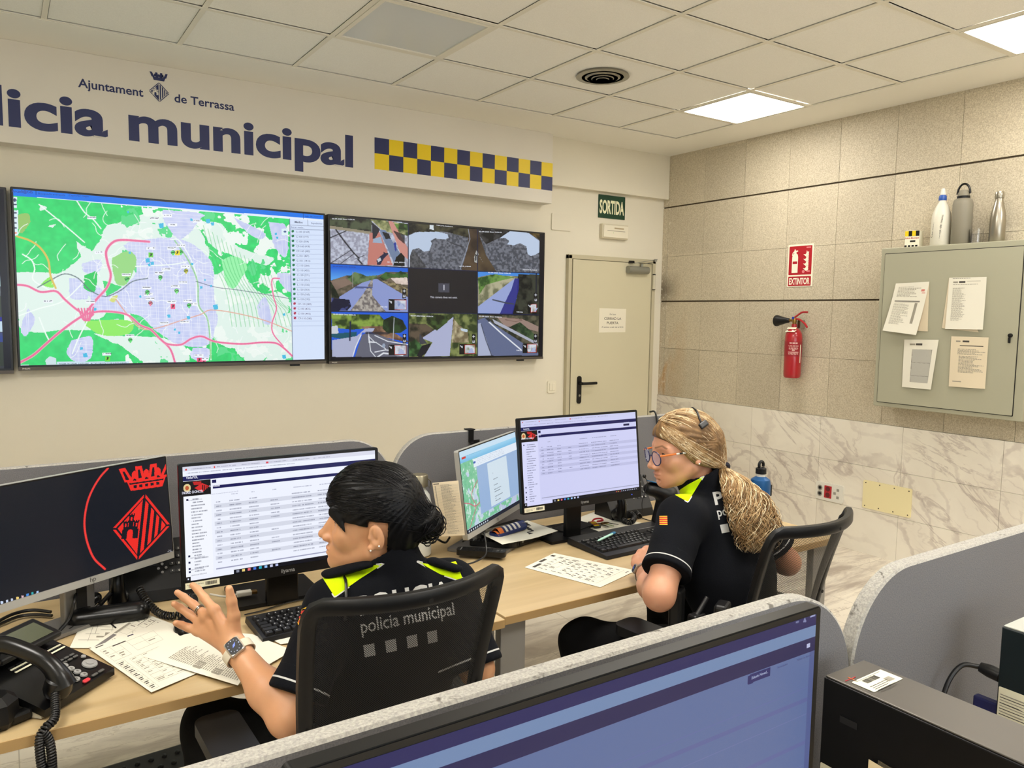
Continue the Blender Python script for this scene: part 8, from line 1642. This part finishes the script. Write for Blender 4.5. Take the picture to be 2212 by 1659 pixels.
# glasses
gl = thing('eyeglasses', 'round blue eyeglasses with orange and striped temples on the blonde woman', 'glasses', tuple(to_world(fr, V3((.10, 0, 0))*s))); o_ = V3(gl.location); FRB = mat('frame_blue', (26, 30, 74), .25); GW = lambda p_: Vector(to_world(fr, V3(p_)*s)-o_)
b = MB()
for sy in (-1, 1): b.tube([GW((.106-.10*abs(.0235*math.sin(a)+.0)*0-.006*(math.sin(a)*sy > 0)*abs(math.sin(a)), sy*.034+.0245*math.sin(a), -.001+.0215*math.cos(a))) for a in np.linspace(0, 2*PI, 32)[:-1]], .0017, FRB, 8, closed=True)
b.tube([GW((.107, -.0105, .004)), GW((.110, 0, .006)), GW((.107, .0105, .004))], .0017, FRB, 8); b.build('frame', gl)
for sy in (-1, 1): b = MB(); b.add([GW((.106-.006*(math.sin(a)*sy > 0)*abs(math.sin(a)), sy*.034+.0235*math.sin(a), -.001+.0205*math.cos(a))) for a in np.linspace(0, 2*PI, 28)[:-1]], [tuple(range(27))], mat('lens_glass', (206, 206, 244), .03, alpha=.32, spec=1.0)); b.build('lens', gl)
for sy in (-1, 1):
    pts = [V3((.101, sy*.060, .010))*(1-t)+V3((-.004, sy*.083, .010))*t for t in np.linspace(0, 1, 12)]
    for i in range(11): b = MB() if i == 0 else b; b.tube([GW(pts[i]), GW(pts[i+1])], .0026, (OR if i < 5 else (WHITEP if i % 2 else BLK)), 8)
    b.build('temple', gl)
hs = thing('headset', 'thin black headset with clip and microphone on the blonde woman', 'headset', tuple(to_world(fr, V3((-.03, .09, .05))*s))); o_ = V3(hs.location)
def on_hair(p_): dr = V3(p_)-V3((-.012, 0, .03)); w_ = unit(fr[1]@(dr/np.linalg.norm(dr))); o = to_world(fr, V3((-.012, 0, .03))*s)+w_*.3; h = hb.ray_cast(Vector(o), Vector(-w_)); return Vector(V3(h[0])+w_*.003-o_)
b = MB(); b.tube([on_hair((-.055+.02*math.sin(a), .09*math.sin(a), .03+.1*math.cos(a))) for a in np.linspace(-.5, .95, 14)], .003, BLK, 8); b.build('headband', hs)
c = on_hair((-.045, .075, .085)); b = MB(); b.box((0, 0, 0), (.030, .012, .018), KBK, .004, basis(c, Vector(unit(fr[1]@V3((.85, .2, -.3)))), Vector(unit(fr[1]@V3((0, .8, .5)))), Vector(unit(np.cross(fr[1]@V3((.85, .2, -.3)), fr[1]@V3((0, .8, .5))))))); b.build('clip', hs)
b = MB(); b.tube([GW(p_)+Vector(V3(gl.location)-o_) for p_ in smoothpath([(.004, .088, -.006), (-.004, .085, -.035), (.005, .070, -.070), (.012, .060, -.10), (.012, .058, -.13)], 5)], .0011, CORD, 6); b.build('lead', hs)
b = MB(); q = GW((.004, .087, -.008))+Vector(V3(gl.location)-o_); b.lathe([(.006*math.sin(a), .006*math.cos(a)) for a in np.linspace(PI, 0, 8)], BLK, 12, Matrix.Translation(q)); b.build('earpiece', hs)
t = thing('earring', 'small pearl ear stud of the blonde woman', 'earring', tuple(to_world(fr, V3((-.009, .0880, -.029))*s))); b = MB(); b.lathe([(.0026*math.sin(a), .0026*math.cos(a)) for a in np.linspace(PI, 0, 8)], MATS['pearl'], 10); b.build('stud', t)
ax = unit(J['WL']-J['EL']); watch('wristwatch', 'wristwatch with steel link band on the wrist by the keyboard', J['WL']-ax*.018, ax, D_(1360, 1240, 2.2)-J['WL'], STEEL, .0295, .028, BS, True)
# things on her belt
for k, (u, v, d, sz, l_) in enumerate(((1462, 1312, 2.12, (.05, .035, .11), 'black pouch on the belt of the blonde woman nearest her elbow'), (1560, 1330, 2.05, (.06, .035, .07), 'black radio pouch on the belt of the blonde woman near the chair'))):
    t = thing('belt_pouch', l_, 'pouch', tuple(D_(u, v, d)), .5, group='pouches on the belt'); b = MB(); b.box((0, 0, 0), sz, BLK, .008); b.build('pouch', t)
t = thing('belt_radio', 'small black radio antenna rising behind the belt of the blonde woman', 'radio', tuple(D_(1505, 1345, 2.05))); b = MB(); b.box((0, 0, -.02), (.045, .03, .09), BLK, .006); b.build('body', t); b = MB(); b.tube([(0, 0, .02), tuple(D_(1528, 1290, 2.06)-D_(1505, 1345, 2.05))], [.008, .006], KBK, 10); b.build('antenna', t)
